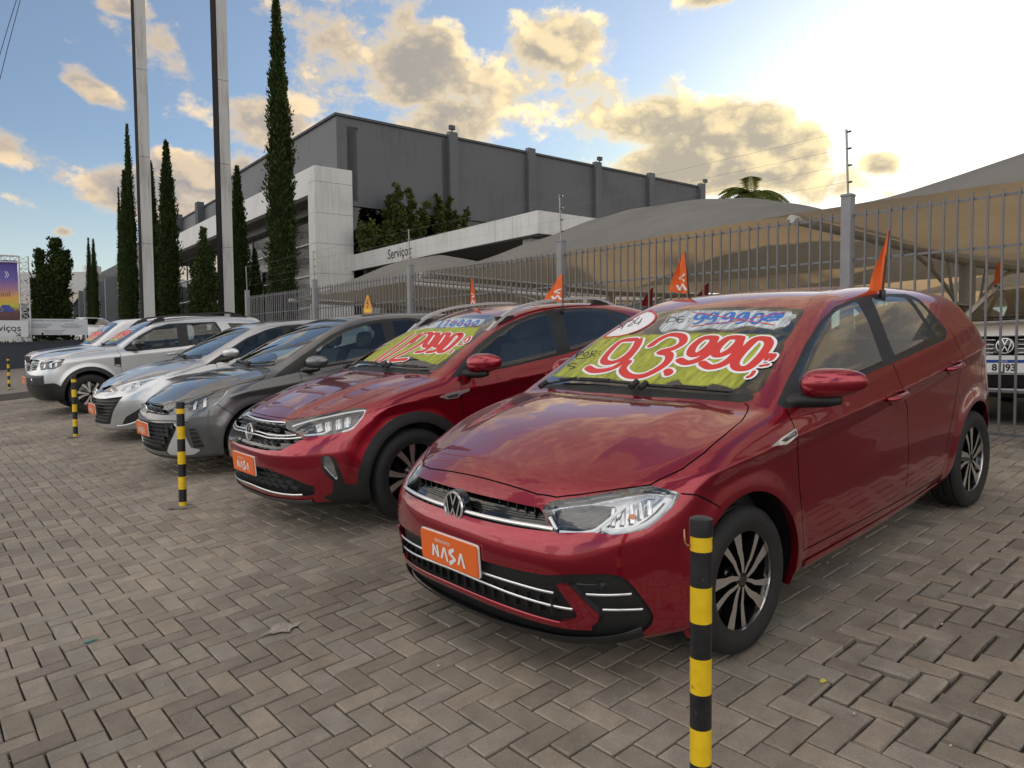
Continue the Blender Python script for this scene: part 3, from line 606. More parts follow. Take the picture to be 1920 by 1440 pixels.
def leaf_cloud(name, pts, dirs, size, aspect, m, parent, spread=.5):
    """one small rhombic leaf spray per point"""
    n = len(pts); pts = np.asarray(pts); dirs = np.asarray(dirs) + rng.normal(0, spread, (n, 3)); dirs /= np.linalg.norm(dirs, axis=1, keepdims=True)
    s = np.cross(dirs, rng.normal(0, 1, (n, 3))); s /= np.linalg.norm(s, axis=1, keepdims=True); sz = (size*rng.uniform(.6, 1.4, n))[:, None]
    V = np.stack([pts, pts + dirs*sz*.5 + s*sz*aspect, pts + dirs*sz, pts + dirs*sz*.5 - s*sz*aspect], 1).reshape(-1, 3)
    me = mesh_np(name, V, np.arange(4*n).reshape(-1, 4), None, False); a = me.attributes.new('tint', 'FLOAT', 'POINT'); a.data.foreach_set('value', np.repeat(rng.uniform(0, 1, n)**1.4, 4)); return obj(name, me, m, parent)
def cypress(px, py_top, py_base, depth, wpx, label, tips=1, dens=1., lumps=.16, n=None, grp='tall cypress trees along the showroom', base_z=None):
    b = wdir(px, py_base, depth); top = wdir(px, py_top, depth)[2]; z0 = b[2] if base_z is None else base_z; h = top - z0; rad = wpx/FPX*depth/2
    root = empty('cypress_tree', loc=Vector((b[0], b[1], z0))); tag(root, label, 'tree', grp)
    MB().tube([(0, 0, 0), (0, 0, h*.5), (0, 0, h*.9)], [rad*.35, rad*.22, .01], 8).build('trunk', BARK, root, smooth=True)
    ph = rng.uniform(0, 6.3, 6); spears = [(0., 0., 1.)] + [(math.cos(a)*rad*.42, math.sin(a)*rad*.42, q) for a, q in zip(rng.uniform(0, 6.3, tips), rng.uniform(.80, .96, tips))]
    def radius(t, a): return rad*np.clip((1.004-t)/.50, 0, 1)**.80*(.80 + .2*np.minimum(t/.12, 1))*(1 + lumps*np.sin(3*a + ph[0] + t*23) + lumps*.7*np.sin(5*a + ph[1] - t*37) + lumps*.8*np.sin(t*61 + ph[2] + 2*a))
    V = []; Fc = []; nz, na = 44, 14
    for i in range(nz+1):
        t = i/nz*.97
        for k in range(na): a = 2*math.pi*k/na; r = radius(np.array(t), np.array(a))*.80; V.append((r*math.cos(a), r*math.sin(a), t*h))
    for i in range(nz):
        for k in range(na): Fc.append((i*na+k, i*na+(k+1) % na, (i+1)*na+(k+1) % na, (i+1)*na+k))
    n = n or int(8200*dens); P = []; D = []
    sp = rng.choice(len(spears), n, p=np.array([.6] + [.4/max(len(spears)-1, 1)]*(len(spears)-1)) if len(spears) > 1 else None)
    t = rng.uniform(0, 1, n)**.92; a = rng.uniform(0, 2*math.pi, n); S = np.array(spears)[sp]; tt = t*S[:, 2]; k = np.where(sp == 0, 1., .62); r = radius(tt/S[:, 2], a)*np.where(rng.random(n) < .07, rng.uniform(1.05, 1.30, n), rng.uniform(.70, 1.06, n))*k; ox = S[:, 0]*np.minimum(1, (1.02 - t)/.3 + .25); oy = S[:, 1]*np.minimum(1, (1.02-t)/.3 + .25)
    P = np.stack([ox + r*np.cos(a), oy + r*np.sin(a), tt*h], 1); D = np.stack([np.cos(a)*.55, np.sin(a)*.55, np.full(n, 1.1)], 1)
    cr = leaf_cloud('crown', P, D, rad*.32, .20, CYP, root, .38); co = mesh_np('crown_core', V, np.array(Fc)); a_ = co.attributes.new('tint', 'FLOAT', 'POINT'); obj('crown_core', co, CYP, cr)
    return root
cypress(533, 8, 650, 25.5, 45, 'tallest cypress standing before the glass front', tips=3, dens=2.2)
cypress(453, 318, 650, 26.5, 33, 'slim cypress right of the second white pylon', tips=2, dens=1.2)
cypress(482, 470, 650, 27, 26, 'short cypress beside the tallest one', tips=1, dens=.8)
cypress(323, 272, 650, 27, 34, 'cypress between the two white pylons', tips=2, dens=1.4)
cypress(293, 308, 650, 29, 26, 'thin cypress just right of the first pylon', tips=3, dens=1.)
cypress(252, 240, 650, 30, 22, 'cypress whose tip shows left of the first pylon', tips=2, dens=1.)
cypress(243, 325, 650, 28, 24, 'dark cypress left of the first pylon', tips=3, dens=1.)
cypress(232, 355, 650, 30, 13, 'thinnest cypress at the left edge of the cluster', tips=1, dens=.6)
cypress(172, 448, 630, 40, 13, 'far cypress before the finned wall', tips=2, dens=.6)
cypress(181, 450, 630, 39, 14, 'far cypress with a lower second tip before the finned wall', tips=2, dens=.6)
def juniper(px, py_top, py_base, depth, wpx, label, arms, n=5200):
    b = wdir(px, py_base, depth); h = wdir(px, py_top, depth)[2] - b[2]; w = wpx/FPX*depth/2
    root = empty('juniper_tree', loc=Vector((b[0], b[1], b[2]))); tag(root, label, 'tree', 'bushy twisted junipers')
    tm = MB().tube([(0, 0, 0), (0, 0, h*.5)], [w*.16, w*.06], 8)
    for (x, z0, z1, r) in arms: tm.tube([(0, 0, h*.15), (x*w*.6, 0, z0*h*.8), (x*w, 0, z1*h*.9)], [w*.08, w*.06, .02], 6)
    tm.build('trunk', BARK, root, smooth=True)
    P = []; D = []
    for (x, z0, z1, r) in arms:
        m = int(n*r*(z1-z0)*1.1); t = rng.uniform(0, 1, m); c = np.stack([x*w*(.55 + .45*t), rng.normal(0, .12*w, m), (z0 + (z1-z0)*t)*h], 1); q = rng.normal(0, 1, (m, 3)); q /= np.linalg.norm(q, axis=1, keepdims=True)
        rr = r*w*(1 - .62*t**1.6)*(1 + .25*np.sin(t*19 + x*7) + .18*np.sin(t*41 + q[:, 0]*3)); P.append(c + q*np.array([1, .9, .6])*(rr*rng.uniform(.55, 1.06, m))[:, None]); D.append(q*.7 + np.array([x*.2, 0, 1.0]))
    leaf_cloud('crown', np.concatenate(P), np.concatenate(D), w*.13, .32, CYP, root, .4)
    return root
juniper(97, 452, 640, 34, 84, 'dark bushy juniper with upright twisted arms behind the white notice board', [(0, 0, .62, .86), (.05, .3, .72, .62), (.32, .5, 1.0, .34), (.72, .42, .88, .34), (-.42, .4, .90, .26), (.86, .55, .80, .24), (-.66, .2, .60, .30), (-.8, .05, .30, .34), (.5, .1, .5, .55)], 12000)
juniper(384, 436, 640, 24.6, 66, 'dark green juniper between the second pylon and its left cypress', [(0, 0, .62, .86), (-.05, .3, .80, .56), (.10, .5, 1.02, .34), (.5, .35, .82, .40), (-.62, .4, .72, .26), (.72, .1, .6, .40), (-.6, .05, .45, .45)], 9000)
def leafy_tree(px, py_top, py_base, depth, wpx, label, seed, n=2600):
    r_ = random.Random(seed); b = wdir(px, py_base, depth); h = wdir(px, py_top, depth)[2] - b[2]; w = wpx/FPX*depth/2
    root = empty('young_tree', loc=Vector((b[0], b[1], b[2]))); tag(root, label, 'tree', 'young leafy trees before the grey wall'); tm = MB(); P = []; D = []
    for k in range(9):
        x = r_.uniform(-1, 1)*w; y = r_.uniform(-.5, .5)*w; zt = h*r_.uniform(.62, 1.0)*(1 - .22*abs(x)/w); p0 = np.array([x*.1, y*.1, 0]); p1 = np.array([x*.6, y*.6, zt*.5]); p2 = np.array([x, y, zt]); tm.tube([p0, p1, p2], [.05, .03, .008], 6)
        m = n//9; t = rng.uniform(.25, 1.02, m); c = p1*(1-t[:, None]) + p2*t[:, None]; q = rng.normal(0, 1, (m, 3)); q /= np.linalg.norm(q, axis=1, keepdims=True); g = np.round(t*7)/7; c = p1*(1-g[:, None]) + p2*g[:, None] + q*(.20*w*(1.15-.6*g)*rng.uniform(.2, 1, m))[:, None] + np.stack([np.sin(g*30+k), np.cos(g*26+k), 0*g], 1)*.10*w
        P.append(c); D.append(q*.8 + np.array([0, 0, .5]))
    tm.build('trunk', BARK, root, smooth=True); leaf_cloud('crown', np.concatenate(P), np.concatenate(D), .17, .30, BUSHL, root, .6); return root
leafy_tree(768, 332, 540, 30.5, 95, 'young leafy tree above the white lettered canopy', 3, 4200); leafy_tree(845, 338, 530, 32.5, 62, 'lighter young tree at the right end of the window band', 8, 2600)
leafy_tree(735, 395, 540, 30.0, 50, 'sparse dark young tree left of the leafy pair', 5, 1100); leafy_tree(690, 390, 540, 29.6, 42, 'thin dark sapling against the window band', 6, 800)
def palm(px, py, py_base, depth, label, L=2.6, n=15, seed=1):
    r_ = random.Random(seed); c = wdir(px, py, depth); b = wdir(px, py_base, depth); h = c[2]-b[2]; root = empty('palm_tree', loc=Vector((b[0], b[1], b[2]))); tag(root, label, 'tree', 'palms behind the carports')
    MB().tube([(0, 0, 0), (.05, 0, h*.6), (0, 0, h)], [.22, .17, .13], 10).build('trunk', BARK, root, smooth=True)
    for k in range(n):
        a = 2*math.pi*k/n + r_.uniform(-.2, .2); el = r_.uniform(.15, 1.0); P = []; Fc = []; V = []; q = np.array([0, 0, h]); dz = math.sin(el); dr = math.cos(el); m = 22; spine = []
        for i in range(m+1): t = i/m; spine.append(q + np.array([math.cos(a)*dr*t, math.sin(a)*dr*t, dz*t - .95*t*t*dr])*L)
        mb = MB().tube(spine, [.02*(1-.8*i/m) for i in range(m+1)], 5)
        for i in range(2, m):
            t = i/m; T = spine[i+1]-spine[i]; T /= np.linalg.norm(T); s = np.cross(T, [0, 0, 1.]); s /= np.linalg.norm(s)
            for sg in (1, -1):
                ll = L*.30*math.sin(math.pi*min(1, t*.9+.1))**.7*r_.uniform(.8, 1.1); d = s*sg*.8 + T*.65 + np.array([0, 0, -.35]); e = spine[i] + d*ll; mid = spine[i] + d*ll*.5 + np.array([0, 0, .04]); w = T*.045
                mb.add([spine[i]-w*.4, spine[i]+w*.4, mid+w, mid-w, e], [(0, 1, 2, 3), (3, 2, 4)])
        o = mb.build('frond', PALML, root, fix=False); at = o.data.attributes.new('tint', 'FLOAT', 'POINT'); at.data.foreach_set('value', rng.uniform(.2, 1, len(o.data.vertices)))
palm(1408, 370, 520, 34, 'palm crown rising above the middle shade cloth', 2.2, 24, 3)
palm(1640, 425, 520, 44, 'palm crown glimpsed under the right shade cloth', 2.4, 13, 4)
# ---------------------------------------------------------------- pylons, boards, low wall
PYL = streak_mat('weathered_white_sheet', (.50, .51, .51), (.27, .265, .24)); PYB = mat('pylon_black', (.008, .008, .009), .85, spec=.2)
def pylon(px, depth, w, d, label):
    b = wdir(px, 600, depth); o = np.array([b[0], b[1], .3]); root = empty('pylon', Matrix.Translation(Vector(o.tolist()))); tag(root, label, 'pylon', 'tall white pylons by the street')
    def blk(n, u0, u1, v0, v1, z0, z1, m): V = [u*UB + v*VB + np.array([0, 0, z]) for z in (z0, z1) for u, v in ((u0, v0), (u1, v0), (u1, v1), (u0, v1))]; return MB().add(V, [(0, 3, 2, 1), (4, 5, 6, 7), (0, 1, 5, 4), (1, 2, 6, 5), (2, 3, 7, 6), (3, 0, 4, 7)]).build(n, m, root)
    zs = [-.3, 1.92, 4.75, 7.53, 10.3, 13.1, 15.9, 18.0]
    for a, c in zip(zs[:-1], zs[1:]): blk('panel', -w/2, w/2, 0, d, a+.006, c-.006, PYL)
    blk('core', -w/2+.02, w/2-.02, .02, d-.02, -.3, 18, PYB); blk('shaded_side', -w/2-.014, -w/2-.002, .01, d, -.3, 18., PYB)  # near-black sheet paints in the shade on the pylon's left side
    return root
pylon(281, 24., .33, .42, 'leftmost of the two tall white pylons before the cypresses'); pylon(431, 25., .34, .62, 'tall white pylon with the wide dark sheet for its shaded side, right of the other')
WALLD = mat('dark_wall_paint', (.045, .055, .072), .8, noise_scale=1.2, noise_amt=.15, bump=.2, bump_scale=20)
def low_wall():
    a = ground_pt(26, 34.6); b = ground_pt(-12, 34.6); u = (b-a)[:2]; Ln = np.linalg.norm(u); u = u/Ln; nrm = np.array([-u[1], u[0]]); root = empty('low_wall', Matrix.Translation(Vector(a.tolist()))); tag(root, 'low dark blue grey wall at the far end of the paving', 'wall')
    def P(s, t, z): q = u*s + nrm*t; return np.array([q[0], q[1], z + (b[2]-a[2])*s/Ln])
    def bar(n, s0, s1, t0, t1, z0, z1, m): V = [P(s, t, z) for z in (z0, z1) for s, t in ((s0, t0), (s1, t0), (s1, t1), (s0, t1))]; return MB().add(V, [(0, 3, 2, 1), (4, 5, 6, 7), (0, 1, 5, 4), (1, 2, 6, 5), (2, 3, 7, 6), (3, 0, 4, 7)]).build(n, m, root)
    bar('wall', 0, Ln, 0, .2, -.2, 1.20, WALLD); bar('coping', -.02, Ln+.02, -.03, .23, 1.203, 1.25, WALLD)
    # planting strip behind the wall
    soil = bar('planting_bed', 0, Ln, .204, 5, -.2, 1.05, mat('bed_soil', (.05, .042, .032), .95, noise_scale=5, noise_amt=.4))
    pts = []
    n = 5000; s = rng.uniform(0, Ln, n); t = rng.uniform(.25, 4.5, n); pts = np.array([P(x, y, 1.04) for x, y in zip(s, t)]); g = leaf_cloud('planting', pts, np.tile([0, 0, 1.], (n, 1)), .28, .10, leaf_mat('bed_grass', (.03, .045, .015), (.10, .11, .04)), root, .5); g['kind'] = 'stuff'
    return root
low_wall()
BOARD = mat('white_board', (.62, .66, .70), .4, noise_scale=2, noise_amt=.05); NAVY = mat('sign_ink', (.05, .06, .08), .6)
def facing(px, py, depth):
    """matrix of an upright panel at a place in the lot, turned to the street"""
    o = wdir(px, py, depth); n = np.array([.50, -.866, 0]); u = np.array([.866, .50, 0]); m = np.eye(4); m[:3, 0] = u; m[:3, 1] = -n; m[:3, 2] = (0, 0, 1); m[:3, 3] = o; return Matrix(m.tolist())
def notice():
    k = 33/FPX; e = empty('notice_board', facing(101, 613, 33.)); tag(e, 'white notice board with opening hours on short posts behind the dark wall', 'sign'); w, h = 106*k/2/.96, 30*k/2
    MB().box((-w, -.02, -h), (w, .02, h), .005).build('board', BOARD, e)
    for x in (-w*.93, w*.93): MB().box((x-.04, -.02, -h-.8), (x+.04, .03, -h-.002)).build('post', BOARD, e)
    def put(t, sz, x, z, al='CENTER'): V, Fc = text_mesh(t, sz, al); MB().add([(x+a, -.0235, z+b) for a, b in V], Fc).build('lettering', NAVY, e, fix=False)
    put('HORÁRIO DE FUNCIONAMENTO', .105, 0, h*.76); put('VENDAS E ADMINISTRAÇÃO', .085, -w*.46, h*.30); put('PÓS-VENDAS', .085, w*.50, h*.33)
    ln = MB()
    for x0, rows in ((-w*.46, (.12, .0, -.12)), (w*.50, (.14, .02, -.10)), (0, (-.46, -.62, -.78))):
        for i, z in enumerate(rows): L = w*(.34 - .05*i); ln.box((x0-L, -.0225, z*h-.012), (x0+L, -.021, z*h+.012))
    o = ln.build('small_print', mat('small_print_ink', (.30, .33, .37), .6), e); o['kind'] = 'stuff'
    return e
notice()
def services_board():
    k = 31/FPX; e = empty('direction_board', facing(-14, 616, 31.)); tag(e, 'white direction board reading serviços with an arrow at the left edge', 'sign'); w, h = 54*k/.96, 15.5*k
    MB().box((-w, -.02, -h), (w, .02, h), .005).build('board', BOARD, e)
    V, Fc = text_mesh('Serviços', .40, 'RIGHT', bold=.004); MB().add([(w*.80+a, -.0235, h*.05+b) for a, b in V], Fc).build('lettering', LETT, e, fix=False)
    V, Fc = stroke_mesh([[(-.10, .10), (.10, -.10)], [(.10, .04), (.10, -.10)], [(-.04, -.10), (.10, -.10)]], .035); MB().add([(w*.68+a, -.0235, -h*.60+b) for a, b in V], Fc).build('arrow', LETT, e, fix=False)
    return e
def billboard():
    k = 31.4/FPX; e = empty('billboard', facing(-40, 560, 31.4)); tag(e, 'sunset coloured billboard on a white truss at the left edge', 'billboard'); w, h = 60*k/.96, 57*k; zc = 17*k
    m = bpy.data.materials.new('billboard_print'); nt, b = nodes_of(m); L = nt.links.new; tc = N(nt, 'ShaderNodeTexCoord'); sp = N(nt, 'ShaderNodeSeparateXYZ'); L(tc.outputs['Generated'], sp.inputs[0]); n = N(nt, 'ShaderNodeTexNoise', Scale=4.); L(tc.outputs['Object'], n.inputs['Vector'])
    ad = N(nt, 'ShaderNodeMath', operation='MULTIPLY_ADD'); L(n.outputs['Fac'], ad.inputs[0]); ad.inputs[1].default_value = .12; L(sp.outputs[2], ad.inputs[2]); cr = N(nt, 'ShaderNodeValToRGB'); el = cr.color_ramp.elements; el[0].position = .05; el[0].color = (.06, .03, .03, 1); el[1].position = 1.; el[1].color = (.06, .045, .28, 1)
    for p, c in ((.22, (.16, .05, .06, 1)), (.30, (.52, .50, .06, 1)), (.44, (.72, .38, .08, 1)), (.56, (.42, .20, .26, 1)), (.75, (.13, .10, .40, 1))): x = el.new(p); x.color = c
    L(ad.outputs[0], cr.inputs[0]); L(cr.outputs[0], b.inputs['Base Color']); b.inputs['Roughness'].default_value = .5
    MB().box((-w, -.02, zc-h), (w, .0, zc+h)).build('print_panel', m, e)
    V, Fc = text_mesh('mil', .30, 'RIGHT'); MB().add([(w*.80+a, -.0225, zc-h*.14+b) for a, b in V], Fc).build('lettering', LETT, e, fix=False)
    V, Fc = stroke_mesh([[(.0, .13), (.05, 0), (.0, -.13)], [(.07, .13), (.12, 0), (.07, -.13)]], .022); MB().add([(w*.68+a, -.0225, zc+h*.52+b) for a, b in V], Fc).build('print_mark', WHITEP, e, fix=False)
    car = mat('billboard_car', (.04, .07, .30), .5)
    for x, c in ((.68, car), (.40, WHITEP)): MB().add([(w*x+a*.55, -.0225, zc-h*.72+b*.4) for a, b in ((-.5, 0), (.5, 0), (.52, .35), (.34, .45), (.2, .75), (-.25, .75), (-.42, .42), (-.52, .35))], [list(range(8))]).build('printed_car', c, e, fix=False)
    TR = mat('truss_white', (.66, .67, .67), .4); x0 = w + .06; zt = zc + h + .22; zb = -86*k
    def truss(name, a, bb, wd, nseg, axis):
        t = MB(); a = np.array(a); bb = np.array(bb); s1 = np.array([wd, 0, 0]) if axis == 'z' else np.array([0, 0, wd]); s2 = np.array([0, wd, 0]); C = [0*s1, s1, s1+s2, s2]
        ch = []
        for c in C: MB().tube([a+c, bb+c], .026, 6).build('chord', TR, e)
        br = MB()
        for i in range(nseg):
            p, q = a + (bb-a)*i/nseg, a + (bb-a)*(i+1)/nseg
            for j in range(4): c0, c1 = C[j], C[(j+1) % 4]; br.tube([p + (c0 if i % 2 else c1), q + (c1 if i % 2 else c0)], .013, 5); br.tube([p+c0, p+c1], .012, 5)
        o = br.build('bracing', TR, e); o['kind'] = 'stuff'
    truss('leg', (x0, -.1, zb), (x0, -.1, zt), .34, 14, 'z'); truss('beam', (-w, -.1, zt-.30), (x0, -.1, zt-.30), .28, 9, 'x')
    MB().tube([(x0+.34, .2, zt-.6), (x0+1.2, .9, zb+1.0)], .022, 6).build('guy_line', PYB, e)
    return e
services_board(); billboard()
# overhead cables at the upper left corner
for k, (a, b) in enumerate((((46, -30), (-12, 196)), ((40, -30), (-14, 150)))):
    o = tag(MB().tube([wdir(*a, 14.), wdir((a[0]+b[0])/2-2, (a[1]+b[1])/2+4, 14.2), wdir(*b, 14.4)], .006, 5).build('overhead_cable', PYB), ('thicker upper', 'lower inner')[k] + ' overhead cable crossing the top left corner', 'cable', 'overhead cables')
# what closes the yard behind the carports
def back_wall():
    o = ground_pt(-47, -20); e = empty('yard_wall', Matrix.Translation(Vector(o.tolist()))); tag(e, 'long pale grey wall closing the yard behind the carports', 'wall'); W = mat('yard_wall_paint', (.30, .31, .32), .85, noise_scale=.5, noise_amt=.2)
    row = np.array([(LOT @ np.array([-AY[0], -AY[1], 0]))[0], (LOT @ np.array([-AY[0], -AY[1], 0]))[1], 0]); row /= np.linalg.norm(row); bk = np.array([-row[1], row[0], 0])
    if bk@np.array([.7, .7, 0]) < 0: bk = -bk
    for k in range(26):
        a = row*(-70 + k*5.5); V = [a + row*s + bk*t + np.array([0, 0, z]) for z in (-.2, 2.1 + .2*(k % 3 == 0)) for s, t in ((.02, 0), (5.48, 0), (5.48, .3), (.02, .3))]; MB().add(V, [(0, 3, 2, 1), (4, 5, 6, 7), (0, 1, 5, 4), (1, 2, 6, 5), (2, 3, 7, 6), (3, 0, 4, 7)]).build('wall_panel', W, e)
    return e
back_wall()
# ---------------------------------------------------------------- car body surfaces
def pchip(pts, n=600):
    """monotone cubic through (x, y) points, returned as a fast lookup"""
    p = sorted(pts); X = np.array([a for a, b in p], float); Y = np.array([b for a, b in p], float)
    h = np.diff(X); d = np.diff(Y) / h; m = np.zeros(len(X))
    if len(X) == 2: m[:] = d[0]
    else:
        for i in range(1, len(X) - 1):
            if d[i-1] * d[i] > 0:
                w1 = 2*h[i] + h[i-1]; w2 = h[i] + 2*h[i-1]; m[i] = (w1 + w2) / (w1/d[i-1] + w2/d[i])
        m[0] = d[0]; m[-1] = d[-1]
    xs = np.linspace(X[0], X[-1], n); i = np.clip(np.searchsorted(X, xs) - 1, 0, len(X) - 2)
    t = (xs - X[i]) / h[i]; t2 = t*t; t3 = t2*t
    ys = (2*t3-3*t2+1)*Y[i] + (t3-2*t2+t)*h[i]*m[i] + (-2*t3+3*t2)*Y[i+1] + (t3-t2)*h[i]*m[i+1]
    st = xs[1] - xs[0]; e = int(2.5/st) + 2                      # carried on straight beyond both ends
    k = np.arange(1, e+1)*st; tab = np.concatenate([(ys[0] - m[0]*k)[::-1], ys, ys[-1] + m[-1]*k]); x0 = xs[0] - e*st; top = len(tab) - 2.001; dt = np.diff(tab)
    def f(x):
        q = np.clip((x - x0)/st, 0, top); i = q.astype(np.int32); return tab[i] + (q - i)*dt[i]
    return f
def smax(a, b, k):
    h = np.maximum(k - np.abs(a - b), 0) / k
    return np.maximum(a, b) + h*h*k*.25
def smin(a, b, k): return -smax(-a, -b, k)
def sstep(a, b, x):
    t = np.clip((x - a) / (b - a), 0, 1); return t*t*(3 - 2*t)

class CarShape:
    """a car body as an implicit surface: side, front, rear, top and floor faces blended together.
    x forward from the front axle, y left, z up from the road"""
    def __init__(s, P):
        s.P = P
        for k in ('plan', 'sect', 'crease', 'nose', 'tail', 'hood', 'roof', 'floor'): setattr(s, k, pchip(P[k]))
        s.kst = pchip(P['k_side_top'])
    def W(s, x, z):
        P = s.P
        w = s.plan(x) + s.sect(z - s.crease(x)) * P.get('sect_gain', 1)
        for (ax, az) in ((0, P['rw']), (-P['wb'], P['rw'])):
            r = np.hypot(x - ax, z - az)
            w = w + P['flare'] * (1 - sstep(P['arch'], P['arch'] + P.get('flare_w', .11), r))
        for fn in P.get('side_extra', ()): w = w + fn(x, z)
        return w
    def top(s, x, y):
        P = s.P; y2 = y*y
        hood = s.hood(x + P['hood_cx']*y2) - P['hood_cy']*y2
        for fn in P.get('hood_extra', ()): hood = hood + fn(x, y)
        xw = x + P['ws_cx']*y2
        u = P['ws_x'] - xw
        wind = P['ws_z'] + u*P['ws_s'] - P.get('ws_bow', .03)*np.clip(u, 0, 1.2)**2
        roof = s.roof(x) - P['roof_cy']*y2
        ub = xw - P['bg_x'] if False else x - P['bg_x'] - P.get('bg_cx', .12)*y2
        back = P['bg_z'] + ub*P['bg_s']
        cab = smin(smin(wind, roof, P.get('k_head', .07)), back, P.get('k_back', .08))
        deck = s.P.get('deck')
        if deck is not None: hood = np.where(x < P['ws_x'] - 1.0, deck - .08*y2, hood)
        return smax(hood, cab, P.get('k_cowl', .03))
    def __call__(s, p):
        P = s.P; x = p[:, 0]; y = np.abs(p[:, 1]); z = p[:, 2]
        w = s.W(x, z); sl = (s.sect(z - s.crease(x) + .01) - s.sect(z - s.crease(x) - .01)) / .02
        side = (y - w) / np.sqrt(1 + sl*sl)
        Z = s.top(x, y); zx = (s.top(x + .01, y) - Z) / .01
        top = (z - Z) / np.sqrt(1 + np.minimum(zx*zx, 9))
        xf = s.nose(z) - P['front_a'] * (y / .85)**P['front_p']
        for fn in P.get('front_extra', ()): xf = xf + fn(y, z)
        front = x - xf
        xr = s.tail(z) + P['rear_a'] * (y / .85)**P['rear_p']
        rear = (xr - x)
        f = smax(side, front, P['k_front']); f = smax(f, rear, P['k_rear'])
        f = smax(f, top, s.kst(x)); return smax(f, s.floor(x) - z, .05)
    def grad(s, p, e=.003):
        n = len(p); D = np.eye(3)*e; q = np.concatenate([p + D[i]*k for i in range(3) for k in (1, -1)]); v = s(q).reshape(6, n)
        return np.stack([v[0]-v[1], v[2]-v[3], v[4]-v[5]], 1)/(2*e)
    def normals(s, p):
        g = s.grad(p); return g / np.maximum(np.linalg.norm(g, axis=1, keepdims=True), 1e-9)
    def project(s, p, it=4):
        e = .002; D = np.eye(3)*e; n = len(p)
        for _ in range(it):
            v = s(np.concatenate([p, p + D[0], p + D[1], p + D[2]])).reshape(4, n); f = v[0]; g = ((v[1:] - f)/e).T
            p = p - g * np.clip(f / np.maximum((g*g).sum(1), .05), -.03, .03)[:, None]
        return p
    def cast(s, o, d, tmax=60., step=.02, t0=0.):
        """first hit of rays o + t d (n, 3); nan where there is none"""
        o = np.atleast_2d(o).astype(float); d = np.atleast_2d(d).astype(float); n = len(d); o = np.broadcast_to(o, d.shape)
        t = np.full(n, t0); hit = np.zeros(n, bool); prev = s(o + t[:, None]*d); out = np.full((n, 3), np.nan)
        alive = np.ones(n, bool)
        while alive.any() and t[alive].min() < tmax:
            i = np.where(alive)[0]; st = np.maximum(step, np.abs(prev[i])*.4)
            tn = t[i] + st; v = s(o[i] + tn[:, None]*d[i]); c = (v <= 0) & (prev[i] > 0)
            if c.any():
                j = i[c]; a = t[j].copy(); b = tn[c].copy()
                for _ in range(24):
                    m = (a + b)/2; q = s(o[j] + m[:, None]*d[j]) > 0; a = np.where(q, m, a); b = np.where(q, b, m)
                out[j] = o[j] + b[:, None]*d[j]; alive[j] = False
            t[i] = tn; prev[i] = v; alive[i[tn > tmax]] = False
        return out
    def mesh(s, res):
        """surface nets on the left half (y >= 0), vertices pulled onto the true surface"""
        P = s.P; lo = np.array(P['box'][0]); hi = np.array(P['box'][1]); lo[1] = -2.5*res
        n = np.ceil((hi - lo)/res).astype(int) + 1
        ax = [lo[i] + res*np.arange(n[i]) for i in range(3)]
        F = np.empty(n, np.float32)
        yy, zz = np.meshgrid(ax[1], ax[2], indexing='ij')
        for c in range(0, n[0], 24):
            xs = ax[0][c:c+24]
            pts = np.stack([np.repeat(xs, yy.size), np.tile(yy.ravel(), len(xs)), np.tile(zz.ravel(), len(xs))], 1)
            # mirror side: signed y so that the sheet crosses y = 0
            F[c:c+24] = s(pts).reshape(len(xs), n[1], n[2])
        S = F < 0
        c0 = np.zeros(n - 1, np.int8)
        for dx in (0, 1):
            for dy in (0, 1):
                for dz in (0, 1): c0 += S[dx:n[0]-1+dx, dy:n[1]-1+dy, dz:n[2]-1+dz]
        act = (c0 > 0) & (c0 < 8); idx = -np.ones(n - 1, np.int64); cells = np.argwhere(act); idx[act] = np.arange(len(cells))
        V = lo + (cells + .5)*res
        Q = []
        for a in range(3):
            b, c = (a + 1) % 3, (a + 2) % 3
            sl0 = [slice(None)]*3; sl1 = [slice(None)]*3; sl0[a] = slice(0, -1); sl1[a] = slice(1, None)
            ch = S[tuple(sl0)] != S[tuple(sl1)]; e = np.argwhere(ch); inside0 = S[tuple(sl0)][ch]
            ok = (e[:, b] > 0) & (e[:, c] > 0) & (e[:, b] < n[b]-1) & (e[:, c] < n[c]-1); e = e[ok]; inside0 = inside0[ok]
            def cell(db, dc):
                q = e.copy(); q[:, b] += db; q[:, c] += dc; return idx[q[:, 0], q[:, 1], q[:, 2]]
            q = np.stack([cell(-1, -1), cell(0, -1), cell(0, 0), cell(-1, 0)], 1)
            q = np.where(inside0[:, None], q, q[:, ::-1]); Q.append(q)
        Q = np.concatenate(Q); V = s.project(V, 4)
        T = np.concatenate([Q[:, [0, 1, 2]], Q[:, [0, 2, 3]]])
        m = Cut(s, V, T); m.split(V[:, 1], 0.); m.keep(m.cent()[:, 1] > 0)
        z = np.abs(m.V[:, 1]) < 1e-4; m.V[z, 1] = 0
        return m

